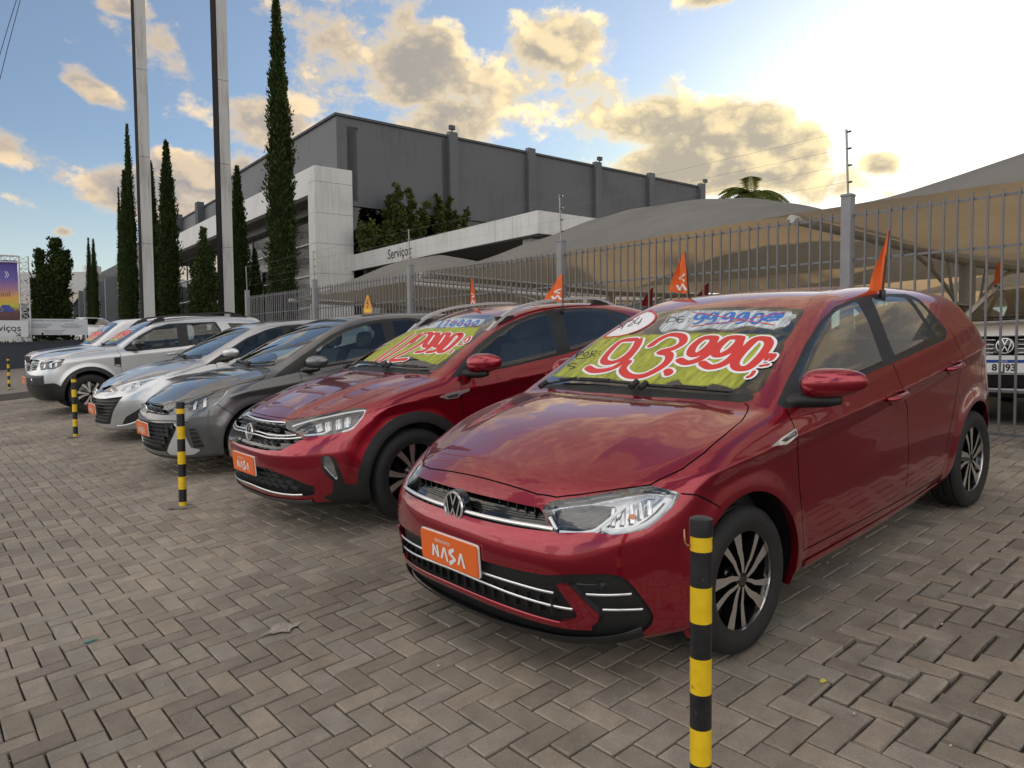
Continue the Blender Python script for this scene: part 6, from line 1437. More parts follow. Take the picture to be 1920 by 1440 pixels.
POLO_PRINT = dict(
    red=[[(-0.684, -0.265, 1.229), (-0.678, -0.364, 1.219), (-0.573, -0.361, 1.171), (-0.483, -0.326, 1.132), (-0.450, -0.253, 1.122), (-0.487, -0.191, 1.143), (-0.585, -0.189, 1.188), (-0.685, -0.235, 1.231), (-0.599, -0.185, 1.195), (-0.472, -0.158, 1.137), (-0.394, -0.194, 1.098), (-0.380, -0.299, 1.085), (-0.420, -0.392, 1.096)], [(-0.609, -0.092, 1.202), (-0.667, -0.082, 1.229), (-0.718, -0.042, 1.252), (-0.702, 0.046, 1.245), (-0.639, 0.096, 1.216), (-0.583, 0.077, 1.191), (-0.547, 0.020, 1.175), (-0.530, 0.089, 1.166), (-0.468, 0.126, 1.136), (-0.399, 0.115, 1.103), (-0.340, 0.068, 1.075), (-0.334, -0.017, 1.073), (-0.387, -0.106, 1.098), (-0.452, -0.120, 1.128)], [(-0.394, 0.181, 1.098), (-0.384, 0.198, 1.093), (-0.373, 0.202, 1.087)], [(-0.700, 0.247, 1.237), (-0.688, 0.194, 1.234), (-0.618, 0.184, 1.203), (-0.553, 0.209, 1.173), (-0.539, 0.248, 1.164), (-0.587, 0.271, 1.185), (-0.667, 0.269, 1.221), (-0.700, 0.251, 1.237), (-0.585, 0.302, 1.182), (-0.507, 0.291, 1.146), (-0.470, 0.245, 1.131), (-0.487, 0.188, 1.143)], [(-0.718, 0.387, 1.235), (-0.703, 0.331, 1.233), (-0.621, 0.325, 1.196), (-0.563, 0.348, 1.168), (-0.560, 0.381, 1.164), (-0.609, 0.407, 1.184), (-0.688, 0.406, 1.219), (-0.719, 0.391, 1.235), (-0.586, 0.446, 1.169), (-0.499, 0.437, 1.129), (-0.459, 0.387, 1.115), (-0.481, 0.328, 1.131)], [(-0.733, 0.530, 1.226), (-0.721, 0.478, 1.227), (-0.629, 0.471, 1.186), (-0.527, 0.482, 1.138), (-0.484, 0.519, 1.112), (-0.503, 0.567, 1.115), (-0.600, 0.577, 1.159), (-0.695, 0.561, 1.205), (-0.732, 0.527, 1.226)]],
    small=[[(-0.482, 0.609, 1.098), (-0.455, 0.611, 1.085), (-0.436, 0.603, 1.077)], [(-0.527, 0.616, 1.119), (-0.546, 0.642, 1.124)], [(-0.575, 0.614, 1.142), (-0.613, 0.603, 1.162), (-0.621, 0.617, 1.163), (-0.601, 0.625, 1.153), (-0.592, 0.612, 1.150)], [(-0.578, 0.634, 1.141), (-0.593, 0.637, 1.147), (-0.614, 0.636, 1.157), (-0.625, 0.631, 1.163)]],
    dark=[[(-0.936, -0.211, 1.339), (-0.867, -0.185, 1.312)], [(-0.936, -0.211, 1.339), (-0.920, -0.158, 1.334), (-0.883, -0.130, 1.320), (-0.867, -0.185, 1.312)], [(-0.926, -0.102, 1.338), (-0.927, -0.137, 1.338), (-0.864, -0.101, 1.313), (-0.864, -0.062, 1.314)], [(-0.894, -0.118, 1.325), (-0.894, -0.083, 1.326)], [(-0.902, -0.049, 1.329), (-0.898, -0.041, 1.328)], [(-0.871, -0.035, 1.317), (-0.867, -0.026, 1.315)], [(-0.642, -0.683, 1.160), (-0.560, -0.629, 1.133)], [(-0.635, -0.676, 1.159), (-0.622, -0.621, 1.163), (-0.588, -0.595, 1.151), (-0.596, -0.651, 1.146)], [(-0.607, -0.571, 1.164), (-0.581, -0.576, 1.151), (-0.556, -0.541, 1.144), (-0.579, -0.533, 1.156), (-0.606, -0.566, 1.164)], [(-0.609, -0.531, 1.170), (-0.546, -0.491, 1.145)], [(-0.607, -0.529, 1.169), (-0.599, -0.486, 1.171), (-0.573, -0.474, 1.160), (-0.572, -0.503, 1.156), (-0.538, -0.443, 1.147)], [(-0.593, -0.456, 1.171), (-0.589, -0.447, 1.170)], [(-0.562, -0.436, 1.159), (-0.558, -0.427, 1.158)], [(-0.542, -0.599, 1.129), (-0.533, -0.519, 1.135), (-0.540, -0.479, 1.144)], [(-0.484, -0.544, 1.109), (-0.495, -0.596, 1.107), (-0.479, -0.612, 1.097), (-0.443, -0.516, 1.093), (-0.433, -0.554, 1.083)]],
    year=[[(-0.882, -0.598, 1.282)], [(-0.965, -0.598, 1.314), (-0.915, -0.573, 1.300), (-0.886, -0.530, 1.293), (-0.870, -0.558, 1.283)], [(-0.975, -0.558, 1.326), (-0.845, -0.507, 1.278)], [(-0.937, -0.520, 1.315), (-0.962, -0.512, 1.326), (-0.926, -0.476, 1.315), (-0.873, -0.478, 1.293), (-0.883, -0.447, 1.300)], [(-0.992, -0.485, 1.341), (-0.902, -0.451, 1.308), (-0.909, -0.406, 1.315)], [(-0.961, -0.437, 1.333), (-0.873, -0.399, 1.300)]],
    blue=[[(-0.948, 0.024, 1.348), (-0.954, -0.018, 1.351), (-0.908, -0.015, 1.332), (-0.889, 0.027, 1.324), (-0.945, 0.027, 1.347), (-0.864, 0.059, 1.314), (-0.836, 0.031, 1.302)], [(-0.955, 0.100, 1.350), (-0.955, 0.067, 1.351), (-0.905, 0.068, 1.330), (-0.893, 0.104, 1.325), (-0.949, 0.104, 1.348), (-0.864, 0.137, 1.312), (-0.836, 0.111, 1.301)], [(-0.847, 0.172, 1.303), (-0.842, 0.179, 1.301)], [(-0.959, 0.202, 1.348), (-0.955, 0.169, 1.348), (-0.905, 0.169, 1.328), (-0.895, 0.203, 1.322), (-0.955, 0.204, 1.347), (-0.872, 0.235, 1.311), (-0.844, 0.205, 1.301)], [(-0.963, 0.287, 1.346), (-0.958, 0.256, 1.345), (-0.909, 0.255, 1.326), (-0.901, 0.287, 1.320), (-0.960, 0.289, 1.344), (-0.878, 0.317, 1.309), (-0.850, 0.288, 1.299)], [(-0.962, 0.368, 1.340), (-0.953, 0.340, 1.338), (-0.879, 0.355, 1.307), (-0.862, 0.394, 1.296), (-0.915, 0.396, 1.318), (-0.962, 0.368, 1.340)], [(-0.961, 0.414, 1.335), (-0.902, 0.416, 1.311)], [(-0.975, 0.439, 1.339), (-0.968, 0.419, 1.338), (-0.928, 0.433, 1.320), (-0.938, 0.452, 1.323), (-0.975, 0.439, 1.339)], [(-0.980, 0.475, 1.338), (-0.973, 0.456, 1.336), (-0.934, 0.472, 1.319), (-0.944, 0.487, 1.321), (-0.980, 0.475, 1.338)], [(-0.898, 0.435, 1.307), (-0.913, 0.482, 1.309)]],
    cross=[[(-0.972, -0.070, 1.357), (-0.893, 0.252, 1.319), (-0.860, 0.497, 1.285)], [(-0.806, 0.031, 1.289), (-0.871, 0.266, 1.309), (-0.990, 0.483, 1.341)]],
    ellipse=[[(-0.984, -0.350, 1.350), (-0.928, -0.313, 1.330), (-0.869, -0.303, 1.306), (-0.816, -0.320, 1.282), (-0.776, -0.363, 1.262), (-0.755, -0.426, 1.247), (-0.759, -0.503, 1.241), (-0.787, -0.583, 1.243), (-1.064, -0.490, 1.369), (-1.032, -0.411, 1.364), (-0.984, -0.350, 1.350)]],
    yellow=[[(-0.384, -0.651, 1.043), (-0.787, -0.609, 1.240), (-0.728, -0.099, 1.255), (-0.744, 0.173, 1.260), (-0.771, 0.523, 1.244), (-0.583, 0.602, 1.148), (-0.385, 0.609, 1.051), (-0.345, 0.582, 1.035), (-0.356, 0.475, 1.055), (-0.299, 0.378, 1.037), (-0.345, 0.279, 1.069), (-0.292, 0.232, 1.045), (-0.291, 0.051, 1.052), (-0.318, -0.169, 1.062), (-0.313, -0.346, 1.047)]],
    white=[[(-0.832, -0.199, 1.296), (-0.973, -0.223, 1.353), (-1.002, -0.141, 1.367), (-0.989, 0.192, 1.361), (-1.005, 0.526, 1.342), (-0.884, 0.561, 1.288), (-0.822, 0.502, 1.269), (-0.837, 0.372, 1.287), (-0.789, 0.276, 1.274), (-0.802, 0.134, 1.286), (-0.762, 0.069, 1.271), (-0.797, -0.071, 1.285), (-0.752, -0.118, 1.265)]],
)
NIVUS_PRINT = dict(
    red=[[(-0.819, -0.334, 1.252), (-0.593, -0.253, 1.169), (-0.357, -0.206, 1.070)], [(-0.801, -0.185, 1.253), (-0.577, -0.113, 1.168), (-0.354, -0.114, 1.072)], [(-0.643, -0.075, 1.195), (-0.738, -0.121, 1.232), (-0.811, -0.104, 1.259), (-0.799, -0.019, 1.256), (-0.704, 0.052, 1.219), (-0.557, 0.081, 1.160), (-0.376, 0.006, 1.083), (-0.387, 0.164, 1.085)], [(-0.393, 0.189, 1.087), (-0.390, 0.206, 1.085)], [(-0.799, 0.087, 1.255), (-0.791, 0.020, 1.253), (-0.675, 0.106, 1.207), (-0.605, 0.167, 1.178), (-0.597, 0.230, 1.172), (-0.680, 0.189, 1.207), (-0.792, 0.098, 1.252), (-0.640, 0.233, 1.189), (-0.533, 0.272, 1.143), (-0.504, 0.205, 1.134)], [(-0.807, 0.229, 1.254), (-0.795, 0.170, 1.251), (-0.686, 0.245, 1.206), (-0.620, 0.299, 1.177), (-0.614, 0.356, 1.171), (-0.695, 0.320, 1.206), (-0.800, 0.239, 1.251), (-0.657, 0.359, 1.188), (-0.552, 0.393, 1.142), (-0.521, 0.332, 1.134)], [(-0.816, 0.377, 1.248), (-0.801, 0.324, 1.246), (-0.650, 0.404, 1.182), (-0.561, 0.440, 1.142), (-0.559, 0.491, 1.136), (-0.639, 0.490, 1.169), (-0.772, 0.434, 1.227), (-0.816, 0.377, 1.248)]],
    small=[[(-0.592, 0.570, 1.140), (-0.559, 0.572, 1.126)], [(-0.672, 0.541, 1.177), (-0.685, 0.569, 1.179)], [(-0.733, 0.531, 1.202), (-0.786, 0.509, 1.225), (-0.792, 0.536, 1.225), (-0.730, 0.580, 1.196), (-0.718, 0.561, 1.193)]],
    blue=[[(-1.088, -0.235, 1.351), (-0.942, -0.113, 1.306)], [(-1.085, -0.135, 1.354), (-0.936, -0.011, 1.305)], [(-1.087, -0.043, 1.355), (-0.989, 0.009, 1.323), (-0.952, 0.085, 1.310), (-1.044, 0.026, 1.342)], [(-1.081, 0.068, 1.353), (-0.988, 0.114, 1.322), (-0.955, 0.196, 1.308), (-1.062, 0.106, 1.346)], [(-1.081, 0.170, 1.351), (-0.991, 0.211, 1.320), (-0.969, 0.277, 1.309), (-1.063, 0.205, 1.344)], [(-1.077, 0.286, 1.345), (-1.006, 0.302, 1.321), (-1.002, 0.355, 1.317), (-1.069, 0.307, 1.342)]],
    cross=[[(-1.108, -0.235, 1.358), (-1.006, 0.103, 1.328), (-0.972, 0.392, 1.304)]],
    dark=[[(-1.090, -0.452, 1.339), (-0.992, -0.352, 1.313), (-1.016, -0.274, 1.326)], [(-0.621, -0.605, 1.148), (-0.655, -0.473, 1.177)], [(-0.537, -0.495, 1.126), (-0.584, -0.417, 1.153)]],
    yellow=[[(-0.409, -0.494, 1.070), (-0.744, -0.587, 1.200), (-0.965, -0.564, 1.286), (-0.902, -0.043, 1.293), (-0.964, 0.450, 1.296), (-0.745, 0.584, 1.201), (-0.538, 0.611, 1.112), (-0.414, 0.606, 1.058), (-0.413, 0.514, 1.069), (-0.420, 0.383, 1.086), (-0.452, 0.158, 1.114), (-0.374, -0.075, 1.082), (-0.341, -0.268, 1.059)]],
    white=[[(-1.139, -0.235, 1.368), (-1.103, 0.373, 1.349), (-1.000, 0.405, 1.312), (-0.928, 0.181, 1.299), (-0.936, -0.228, 1.300), (-0.907, -0.475, 1.274)]],
)
# ---------------------------------------------------------------- red hatchback in front
RED = paint('red_paint', (.31, .007, .024), metal=.65, rough=.24)
PF = dict(
    hood_line=[(.700, 0), (.700, .12), (.697, .25), (.690, .37), (.668, .46), (.62, .53), (.55, .61), (.47, .695), (.435, .727), (.30, .775), (.182, .791), (.03, .785), (-.119, .767), (-.22, .73), (-.274, .704), (-.285, .68), (-.24, .42), (-.205, .2), (-.20, 0)],
    door_front=[(-.365, .955), (-.383, .887), (-.407, .762), (-.411, .492), (-.425, .315), (-1.53, .296), (-1.53, .52), (-1.54, .79), (-1.461, .897), (-1.43, 1.06), (-1.52, 1.42), (-1.2, 1.405), (-.98, 1.325), (-.7, 1.20)],
    door_rear=[(-1.53, .296), (-1.53, .52), (-1.54, .79), (-1.461, .897), (-1.43, 1.06), (-1.52, 1.42), (-1.9, 1.43), (-2.14, 1.39), (-2.27, 1.15), (-2.33, .95), (-2.24, .78), (-2.10, .56), (-2.06, .30)],
    dlo=[(-.335, .981), (-.489, 1.061), (-.773, 1.198), (-1.001, 1.292), (-1.209, 1.353), (-1.462, 1.387), (-1.70, 1.396), (-2.05, 1.378), (-2.14, 1.344), (-2.19, 1.254), (-2.24, 1.147), (-2.15, 1.097), (-1.409, 1.038), (-1.0, 1.010), (-.373, .958)],
    fwin=[(-.53, 1.018), (-.57, 1.085), (-.80, 1.196), (-1.02, 1.285), (-1.23, 1.342), (-1.45, 1.368), (-1.425, 1.25), (-1.375, 1.14), (-1.335, 1.052), (-1.0, 1.030)],
    rwin=[(-1.62, 1.376), (-1.83, 1.374), (-1.985, 1.356), (-2.01, 1.290), (-2.015, 1.105), (-1.49, 1.066), (-1.52, 1.15)],
    qwin=[(-2.045, 1.350), (-2.105, 1.325), (-2.205, 1.155), (-2.185, 1.128), (-2.065, 1.115), (-2.06, 1.285)],
    windshield=[(-.245, 0), (-.25, .2), (-.262, .367), (-.300, .60), (-.325, .665), (-.375, .702), (-.455, .690), (-.75, .627), (-1.008, .571), (-1.048, .548), (-1.042, .338), (-1.038, 0)],
    cowl=[(-.197, -.1), (-.197, .2), (-.232, .42), (-.280, .66), (-.312, .70), (-.345, .69), (-.30, .58), (-.268, .367), (-.257, .2), (-.254, -.1)],
    headlight=[(.723, .430, .713), (.688, .450, .737), (.601, .569, .757), (.471, .695, .782), (.439, .727, .785), (.362, .813, .751), (.415, .808, .707), (.482, .792, .670), (.529, .774, .649), (.583, .743, .642), (.629, .706, .639), (.664, .661, .649), (.746, .536, .643), (.749, .524, .647), (.738, .473, .685)],
    grille=[(-.1, .722), (.015, .722), (.228, .721), (.423, .714), (.468, .688), (.520, .646), (.372, .645), (.213, .645), (-.1, .645)], grille_r=.008, grille_d=.045,
    intake=[(-.1, .494), (.228, .494), (.379, .492), (.510, .490), (.608, .504), (.702, .504), (.737, .487), (.757, .439), (.775, .370), (.783, .316), (.775, .280), (.745, .246), (.70, .232), (.55, .226), (.4, .222), (-.1, .222)], intake_r=.02, intake_d=.025,
    blade=[(.779, .545, .462), (.756, .589, .464), (.737, .613, .429), (.706, .646, .377), (.682, .668, .345), (.690, .660, .315), (.715, .63, .290), (.775, .555, .284), (.775, .545, .306), (.738, .590, .324), (.730, .604, .342), (.746, .590, .374)],
    taillight=[(-2.80, .88), (-2.80, 1.0), (-2.92, 1.05), (-3.25, 1.06), (-3.25, .88)],
    rearglass=[(-.58, 1.02), (.58, 1.02), (.50, 1.33), (-.50, 1.33)], lamp_dark=False, lamp_d=.05)
PF['seams'] = [('side', 0, PF['door_front'][:5]), ('side', 0, [(-.425, .315), (-1.53, .296), (-2.06, .30)]), ('side', 0, PF['door_front'][5:10]), ('side', 0, PF['door_rear'][8:]),
    ('top', 0, PF['hood_line'][:16]), ('side', 0, [(.36, .750), (.30, .735), (.24, .70), (.18, .66)]), ('side', 0, [(-2.80, .98), (-2.75, .90), (-2.72, .80), (-2.78, .70), (-2.86, .66)])]
POLO['sill_z'] = .205
GLASSM = glass_mat('rear_door_glass', (.34, .40, .40))
polo = empty('hatchback', lot_matrix(0, 0)); tag(polo, 'dark red hatchback nearest the camera with 93.990 painted on its windshield', 'car', 'cars parked in a row on the paving')
ps, pc, pbody, plamps = body_parts(polo, POLO, PF, .0135, RED, glass=GLASS, glass_rear=GLASSM)
cabin(polo, POLO, -1.30, .98, .68)
blades = [(71+72*k, [(.14, 30), (.36, 24), (.58, 17), (.97, 14)], [.06, .11, .15, .25], 0) for k in range(5)] + [(71+72*k, [(.14, -16), (.45, -9), (.97, -14)], [.055, .09, .15], 0) for k in range(5)]
PW = wheel_meshes('hatch', .306, .216, .19, blades)
for sd in (1, -1):
    put_wheel(polo, PW, 0, .755, .305, sd, spin=R(3)); put_wheel(polo, PW, -POLO['wb'], .755, .305, sd, spin=R(-7))
# lamp insides
for sd, hl in zip((1, -1), plamps):
    for pts, w in (([(.741, .535, .651), (.705, .60, .650), (.672, .643, .657), (.647, .660, .672), (.60, .682, .705), (.545, .697, .734)], .014), ([(.646, .668, .668), (.624, .703, .652), (.570, .746, .654), (.516, .776, .666), (.459, .793, .695), (.397, .803, .738)], [.022, .020, .018, .016])):
        ribbon(ps, pts, w, -.014, side=sd).build('light_guide', DRL, hl, smooth=True)
    ribbon(ps, [(.729, .475, .693), (.743, .523, .655)], .016, -.008, side=sd).build('light_guide', CHROME, hl, smooth=True)
    for i, (a, b) in enumerate((((.575, .665, .738), (.612, .690, .676)), ((.548, .690, .738), (.585, .718, .675)), ((.522, .712, .742), (.555, .745, .676)), ((.494, .732, .744), (.523, .765, .690)), ((.466, .752, .746), (.494, .782, .702)))):
        ribbon(ps, [a, b], .020, -.030 + .003*i, side=sd).build('reflector', LAMPIN if i % 2 else CHROME, hl, smooth=True)
    p = ps.project(np.array([[.545, .735, .700]]))[0] - ps.normals(np.array([[.545, .735, .700]]))[0]*.035
    bm_ = bmesh.new(); bmesh.ops.create_icosphere(bm_, subdivisions=2, radius=.016); bm_.verts.index_update()
    MB().add([(p[0]+v.co.x, (p[1]+v.co.y)*sd, p[2]+v.co.z) for v in bm_.verts], [[v.index for v in f.verts] for f in bm_.faces]).build('bulb', AMBER, hl, smooth=True); bm_.free()
    patch(ps, [(.735, .50, .668), (.700, .465, .722), (.610, .575, .742), (.560, .66, .735), (.64, .655, .668), (.70, .60, .660)], -.035, 8, sd).build('bezel', LAMPDK, hl, smooth=True)
# front trim
def line_full(pts): P = np.array(pts, float); return np.concatenate([flip(P)[::-1], P]) if P[0, 1] > .02 else np.concatenate([flip(P)[:0:-1], P])
def trim_strip(name, pts, w, off, m, both_sides=True, parent=polo, s=None, n=6):
    s = s or ps
    if both_sides:
        for sd in (1, -1): ribbon(s, pts, w, off, n, side=sd).build(name, m, parent, smooth=True)
    else: ribbon(s, line_full(pts), w, off, n).build(name, m, parent, smooth=True)
trim_strip('chrome_strip', [(.82, .0, .660), (.818, .160, .660), (.793, .349, .659), (.747, .516, .655)], .016, .006, CHROME, False)
for z in (.672, .686, .700): trim_strip('grille_bar', [(.78, 0, z), (.77, .2, z), (.75, .35, z), (.725, .44, z)], .004, -.03, BLACK, False)
for k in range(-8, 9):
    if abs(k) > 1: MB().box((.70, k*.05-.003, .650), (.755-abs(k)*.003, k*.05+.003, .716)).build('grille_bar', GLOSSB, polo)
trim_strip('chrome_strip', [(.858, 0, .442), (.852, .223, .437), (.834, .356, .432), (.803, .473, .424), (.780, .53, .421)], .010, .0, CHROME, False)
trim_strip('chrome_strip', [(.856, 0, .402), (.851, .189, .396), (.833, .326, .385), (.799, .465, .373), (.758, .566, .364), (.745, .59, .363)], .010, .002, CHROME, False)
trim_strip('red_strip', [(.84, 0, .318), (.84, .155, .316), (.826, .318, .308), (.794, .452, .298), (.75, .57, .290), (.70, .64, .292)], .030, .004, RED, False)
for k in range(-9, 10): MB().box((.785-abs(k)*.004, k*.058-.0025, .335), (.845-abs(k*.058)**2*.21, k*.058+.0025, .398)).build('grille_bar', BLACK, polo)
for sd in (1, -1):
    for a in ([(.718, .638, .425), (.663, .696, .420), (.595, .748, .417)], [(.676, .677, .363), (.616, .727, .357), (.557, .765, .351)]): ribbon(ps, a, .009, .002, side=sd).build('chrome_strip', CHROME, polo, smooth=True)
    for a in ([(.742, .612, .455), (.69, .675, .452), (.60, .742, .452)], [(.68, .67, .325), (.62, .722, .322), (.56, .76, .318)]): ribbon(ps, a, .006, -.018, side=sd).build('grille_bar', GREYP, polo, smooth=True)
    q = ps.project(np.array([[.688, .675, .453]]))[0]; sb = MB().lathe([(.0, .004), (.014, .004), (.017, 0), (.017, -.03)], 16, 'x'); sb.V = [(q[0]-.012+v[0], (q[1]-.008+v[1])*sd, q[2]+v[2]) for v in sb.V]; sb.build('parking_sensor', BLACK, polo, auto=40)
trim_strip('front_lip', [(.83, 0, .226), (.825, .2, .226), (.80, .4, .228), (.73, .58, .232), (.64, .70, .24), (.56, .765, .262)], .045, .010, BLACK, False)
plate(polo, .876, .486)
vw_badge(polo, (.828, 0, .668), .066, (1, 0, .12))
# sides
for sd in (1, -1):
    handle(polo, ps, -1.372, .868, .21, RED, .06, sd); handle(polo, ps, -2.150, .932, .21, RED, .07, sd)
    mirror(polo, (-.50, .955, 1.048), .25, .155, .085, RED, BLACK, sd, (-.44, .80, .985))
    patch(ps, [(-.175, .86, .832), (-.265, .86, .856), (-.385, .86, .876), (-.385, .86, .842), (-.29, .86, .826)], .006, 8, sd).build('fender_badge', CHROME, polo, auto=30)
    patch(ps, [(-.255, .86, .842), (-.375, .86, .866), (-.377, .86, .848), (-.29, .86, .834)], .0085, 6, sd).build('fender_badge', GREYP, polo, auto=30)
    ribbon(ps, [(-.45, .84, .235), (-1.2, .84, .226), (-2.05, .83, .225)], .05, .006, side=sd).build('sill', RED, polo, smooth=True)
    V_, F_ = text_mesh('HIGHLINE', .014); q = ps.cast([[-.33, 1.3, .856]], [[0, -1., 0]], 2.)[0]
    flat_on([(a, b) for a, b in V_], F_, (q[0], (q[1]+.011)*sd, q[2]), (-sd, 0, .12*sd*sd), (0, 0, 1), (0, sd, 0), .0).build('fender_badge_text', WHITEP, polo, fix=False)
wipers(polo, ps, [([(-.27, .10, 1.02), (-.285, -.2, 1.02), (-.32, -.50, 1.01)], .009), ([(-.265, .16, 1.02), (-.29, .40, 1.01), (-.325, .60, 1.0)], .009), ([(-.28, -.58, 1.0), (-.30, -.40, 1.02), (-.295, -.28, 1.02)], .007)])
glass_paint(polo, ps, POLO_PRINT, .046, .030)
# ---------------------------------------------------------------- red crossover
GREYM = paint('grey_paint', (.135, .145, .155), metal=.75, rough=.32); SILV = paint('silver_paint', (.56, .58, .60), metal=.75, rough=.30); SILV2 = paint('pale_silver_paint', (.66, .69, .72), metal=.55, rough=.32); WHITEC = paint('white_car_paint', (.80, .81, .82), metal=0., rough=.3)
G5 = lambda k: 72*k
NF = dict(
    hood_line=[(.700, 0), (.690, .2), (.672, .36), (.60, .50), (.52, .60), (.434, .655), (.351, .675), (.199, .690), (-.049, .70), (-.20, .70), (-.272, .69), (-.30, .66), (-.25, .42), (-.215, .2), (-.21, 0)],
    door_front=[(-.40, .985), (-.446, .964), (-.429, .861), (-.435, .745), (-.44, .33), (-1.54, .31), (-1.56, .60), (-1.545, .9), (-1.535, 1.03), (-1.62, 1.42), (-1.2, 1.36), (-.73, 1.19)],
    door_rear=[(-1.54, .31), (-1.56, .60), (-1.545, .9), (-1.535, 1.03), (-1.62, 1.42), (-2.2, 1.40), (-2.42, 1.30), (-2.45, 1.05), (-2.36, .85), (-2.16, .62), (-2.10, .31)],
    dlo=[(-.381, .984), (-.496, 1.053), (-.726, 1.172), (-.932, 1.256), (-1.125, 1.317), (-1.362, 1.368), (-1.588, 1.393), (-1.952, 1.386), (-2.222, 1.359), (-2.42, 1.298), (-2.60, 1.20), (-2.50, 1.135), (-1.535, 1.026), (-.904, .985), (-.376, .972)],
    fwin=[(-.56, 1.00), (-.60, 1.085), (-.72, 1.148), (-.91, 1.226), (-1.134, 1.298), (-1.343, 1.343), (-1.53, 1.363), (-1.479, 1.179), (-1.44, 1.04), (-.92, .999)],
    rwin=[(-1.69, 1.366), (-1.93, 1.365), (-2.19, 1.338), (-2.30, 1.20), (-2.29, 1.128), (-1.59, 1.05)], qwin=[(-2.26, 1.325), (-2.40, 1.285), (-2.53, 1.20), (-2.36, 1.155), (-2.33, 1.23)],
    windshield=[(-.275, 0), (-.285, .3), (-.315, .58), (-.36, .665), (-.41, .675), (-.66, .622), (-.96, .565), (-1.14, .535), (-1.17, .50), (-1.19, .3), (-1.195, 0)],
    cowl=[(-.212, -.1), (-.215, .2), (-.245, .42), (-.30, .665), (-.335, .67), (-.30, .45), (-.285, .2), (-.28, -.1)],
    headlight=[(.720, .358, .764), (.688, .358, .786), (.531, .585, .822), (.337, .731, .853), (.302, .789, .844), (.353, .812, .796), (.429, .812, .730), (.470, .800, .715), (.592, .729, .703), (.682, .639, .697), (.706, .554, .727), (.727, .432, .745)],
    grille=[(-.1, .785), (.15, .785), (.362, .782), (.40, .758), (.556, .724), (.633, .694), (.562, .655), (.489, .618), (.362, .610), (-.1, .608)], grille_d=.055,
    intake=[(-.1, .487), (.244, .489), (.364, .489), (.568, .439), (.685, .376), (.675, .318), (.602, .308), (.426, .312), (.181, .318), (-.1, .318)], intake_d=.05,
    fog=[(.635, .742, .572), (.601, .764, .574), (.584, .776, .530), (.563, .782, .422), (.570, .776, .407), (.603, .763, .449), (.640, .741, .516)],
    clad_corner=[(.647, .733, .574), (.592, .769, .580), (.561, .787, .537), (.521, .795, .373), (.386, .851, .349), (.40, .83, .25), (.604, .726, .262), (.646, .703, .297), (.597, .746, .319), (.587, .764, .393), (.647, .736, .486)], lamp_dark=True, lamp_d=.05)
NF['regions'] = (lambda c: (lambda ch, p2: c.region('fog', ch, round_poly(p2, .01), ['clad_corner'], also=lambda v: v[:, 1] > .1))(*own_plane(NF['fog'])),)
NF['seams'] = std_seams(NF)
NIVUS['clad_z'] = lambda x: np.where(x > .3, .262, .330 - .0*x)
def std_car(name, label, f, r, P, F, res, pm, tyre, blades, turn=0., glass=GLASS, rear=None, wheel_y=.765, cab=(-1.30, 1.0, .66), low=None, dark_wheel=None):
    e = empty(name, lot_matrix(f, r, turn)); tag(e, label, 'car', 'cars parked in a row on the paving')
    s, c, bd, lamps = body_parts(e, P, F, res, pm, glass=glass, glass_rear=rear, low_mat=low)
    cabin(e, P, *cab); W = wheel_meshes(name, tyre[0], tyre[1], tyre[2], blades, dark_wheel)
    for sd in (1, -1): put_wheel(e, W, 0, wheel_y, P['rw'], sd, spin=R(11)); put_wheel(e, W, -P['wb'], wheel_y, P['rw'], sd, spin=R(31))
    return e, s, lamps
NB = [(G5(k)+10, [(.13, -8), (.5, -9), (.97, -15)], [.07, .12, .20], 0) for k in range(5)] + [(G5(k)+10, [(.13, 10), (.5, 12), (.97, 17)], [.07, .12, .20], 0) for k in range(5)]
nivus, ns, nlamps = std_car('crossover', 'red crossover with silver roof rails and 112.990 painted on its windshield', -.154, 2.706, NIVUS, NF, .0165, RED, (.329, .236, .20), NB, cab=(-1.34, 1.0, .66))
for sd, hl in zip((1, -1), nlamps):
    for pts, w in (([(.70, .44, .775), (.531, .60, .812), (.345, .745, .843), (.318, .785, .836), (.36, .806, .79), (.425, .806, .738), (.50, .78, .718)], .016), ([(.70, .585, .712), (.61, .69, .718), (.56, .72, .738)], .013)): ribbon(ns, pts, w, -.012, side=sd).build('light_guide', DRL, hl, smooth=True)
    for i, (a, b) in enumerate((((.58, .60, .785), (.60, .66, .735)), ((.53, .64, .795), (.56, .70, .735)), ((.47, .68, .805), (.50, .74, .735)), ((.42, .715, .815), (.45, .77, .745)))): ribbon(ns, [a, b], .045, -.032, side=sd).build('reflector', LAMPIN, hl, smooth=True)
    handle(nivus, ns, -1.36, .880, .21, RED, .06, sd); handle(nivus, ns, -2.13, .935, .21, RED, .07, sd)
    mirror(nivus, (-.55, .965, 1.050), .26, .165, .09, RED, BLACK, sd, (-.49, .80, .985), split=.30)
    patch(ns, [(-.237, .865, .850), (-.302, .864, .868), (-.505, .866, .880), (-.497, .865, .862), (-.425, .862, .846), (-.397, .857, .826), (-.301, .858, .826)], .006, 8, sd).build('fender_badge', CHROME, nivus, auto=30)
    patch(ns, [(-.29, .86, .852), (-.40, .86, .858), (-.385, .86, .836), (-.315, .86, .833)], .009, 6, sd).build('fender_badge', GREYP, nivus, auto=30)
    V_, Fc_ = text_mesh('NIVUS', .016)
for pts, w in (([(.745, 0, .783), (.735, .18, .783), (.70, .365, .778)], .014), ([(.81, 0, .713), (.808, .135, .712), (.798, .301, .706), (.757, .467, .708), (.718, .555, .714)], .010), ([(.825, 0, .694), (.82, .162, .692), (.808, .323, .686), (.756, .510, .691), (.704, .604, .700)], .010)): trim_strip('chrome_strip', pts, w, .004, CHROME, False, nivus, ns)
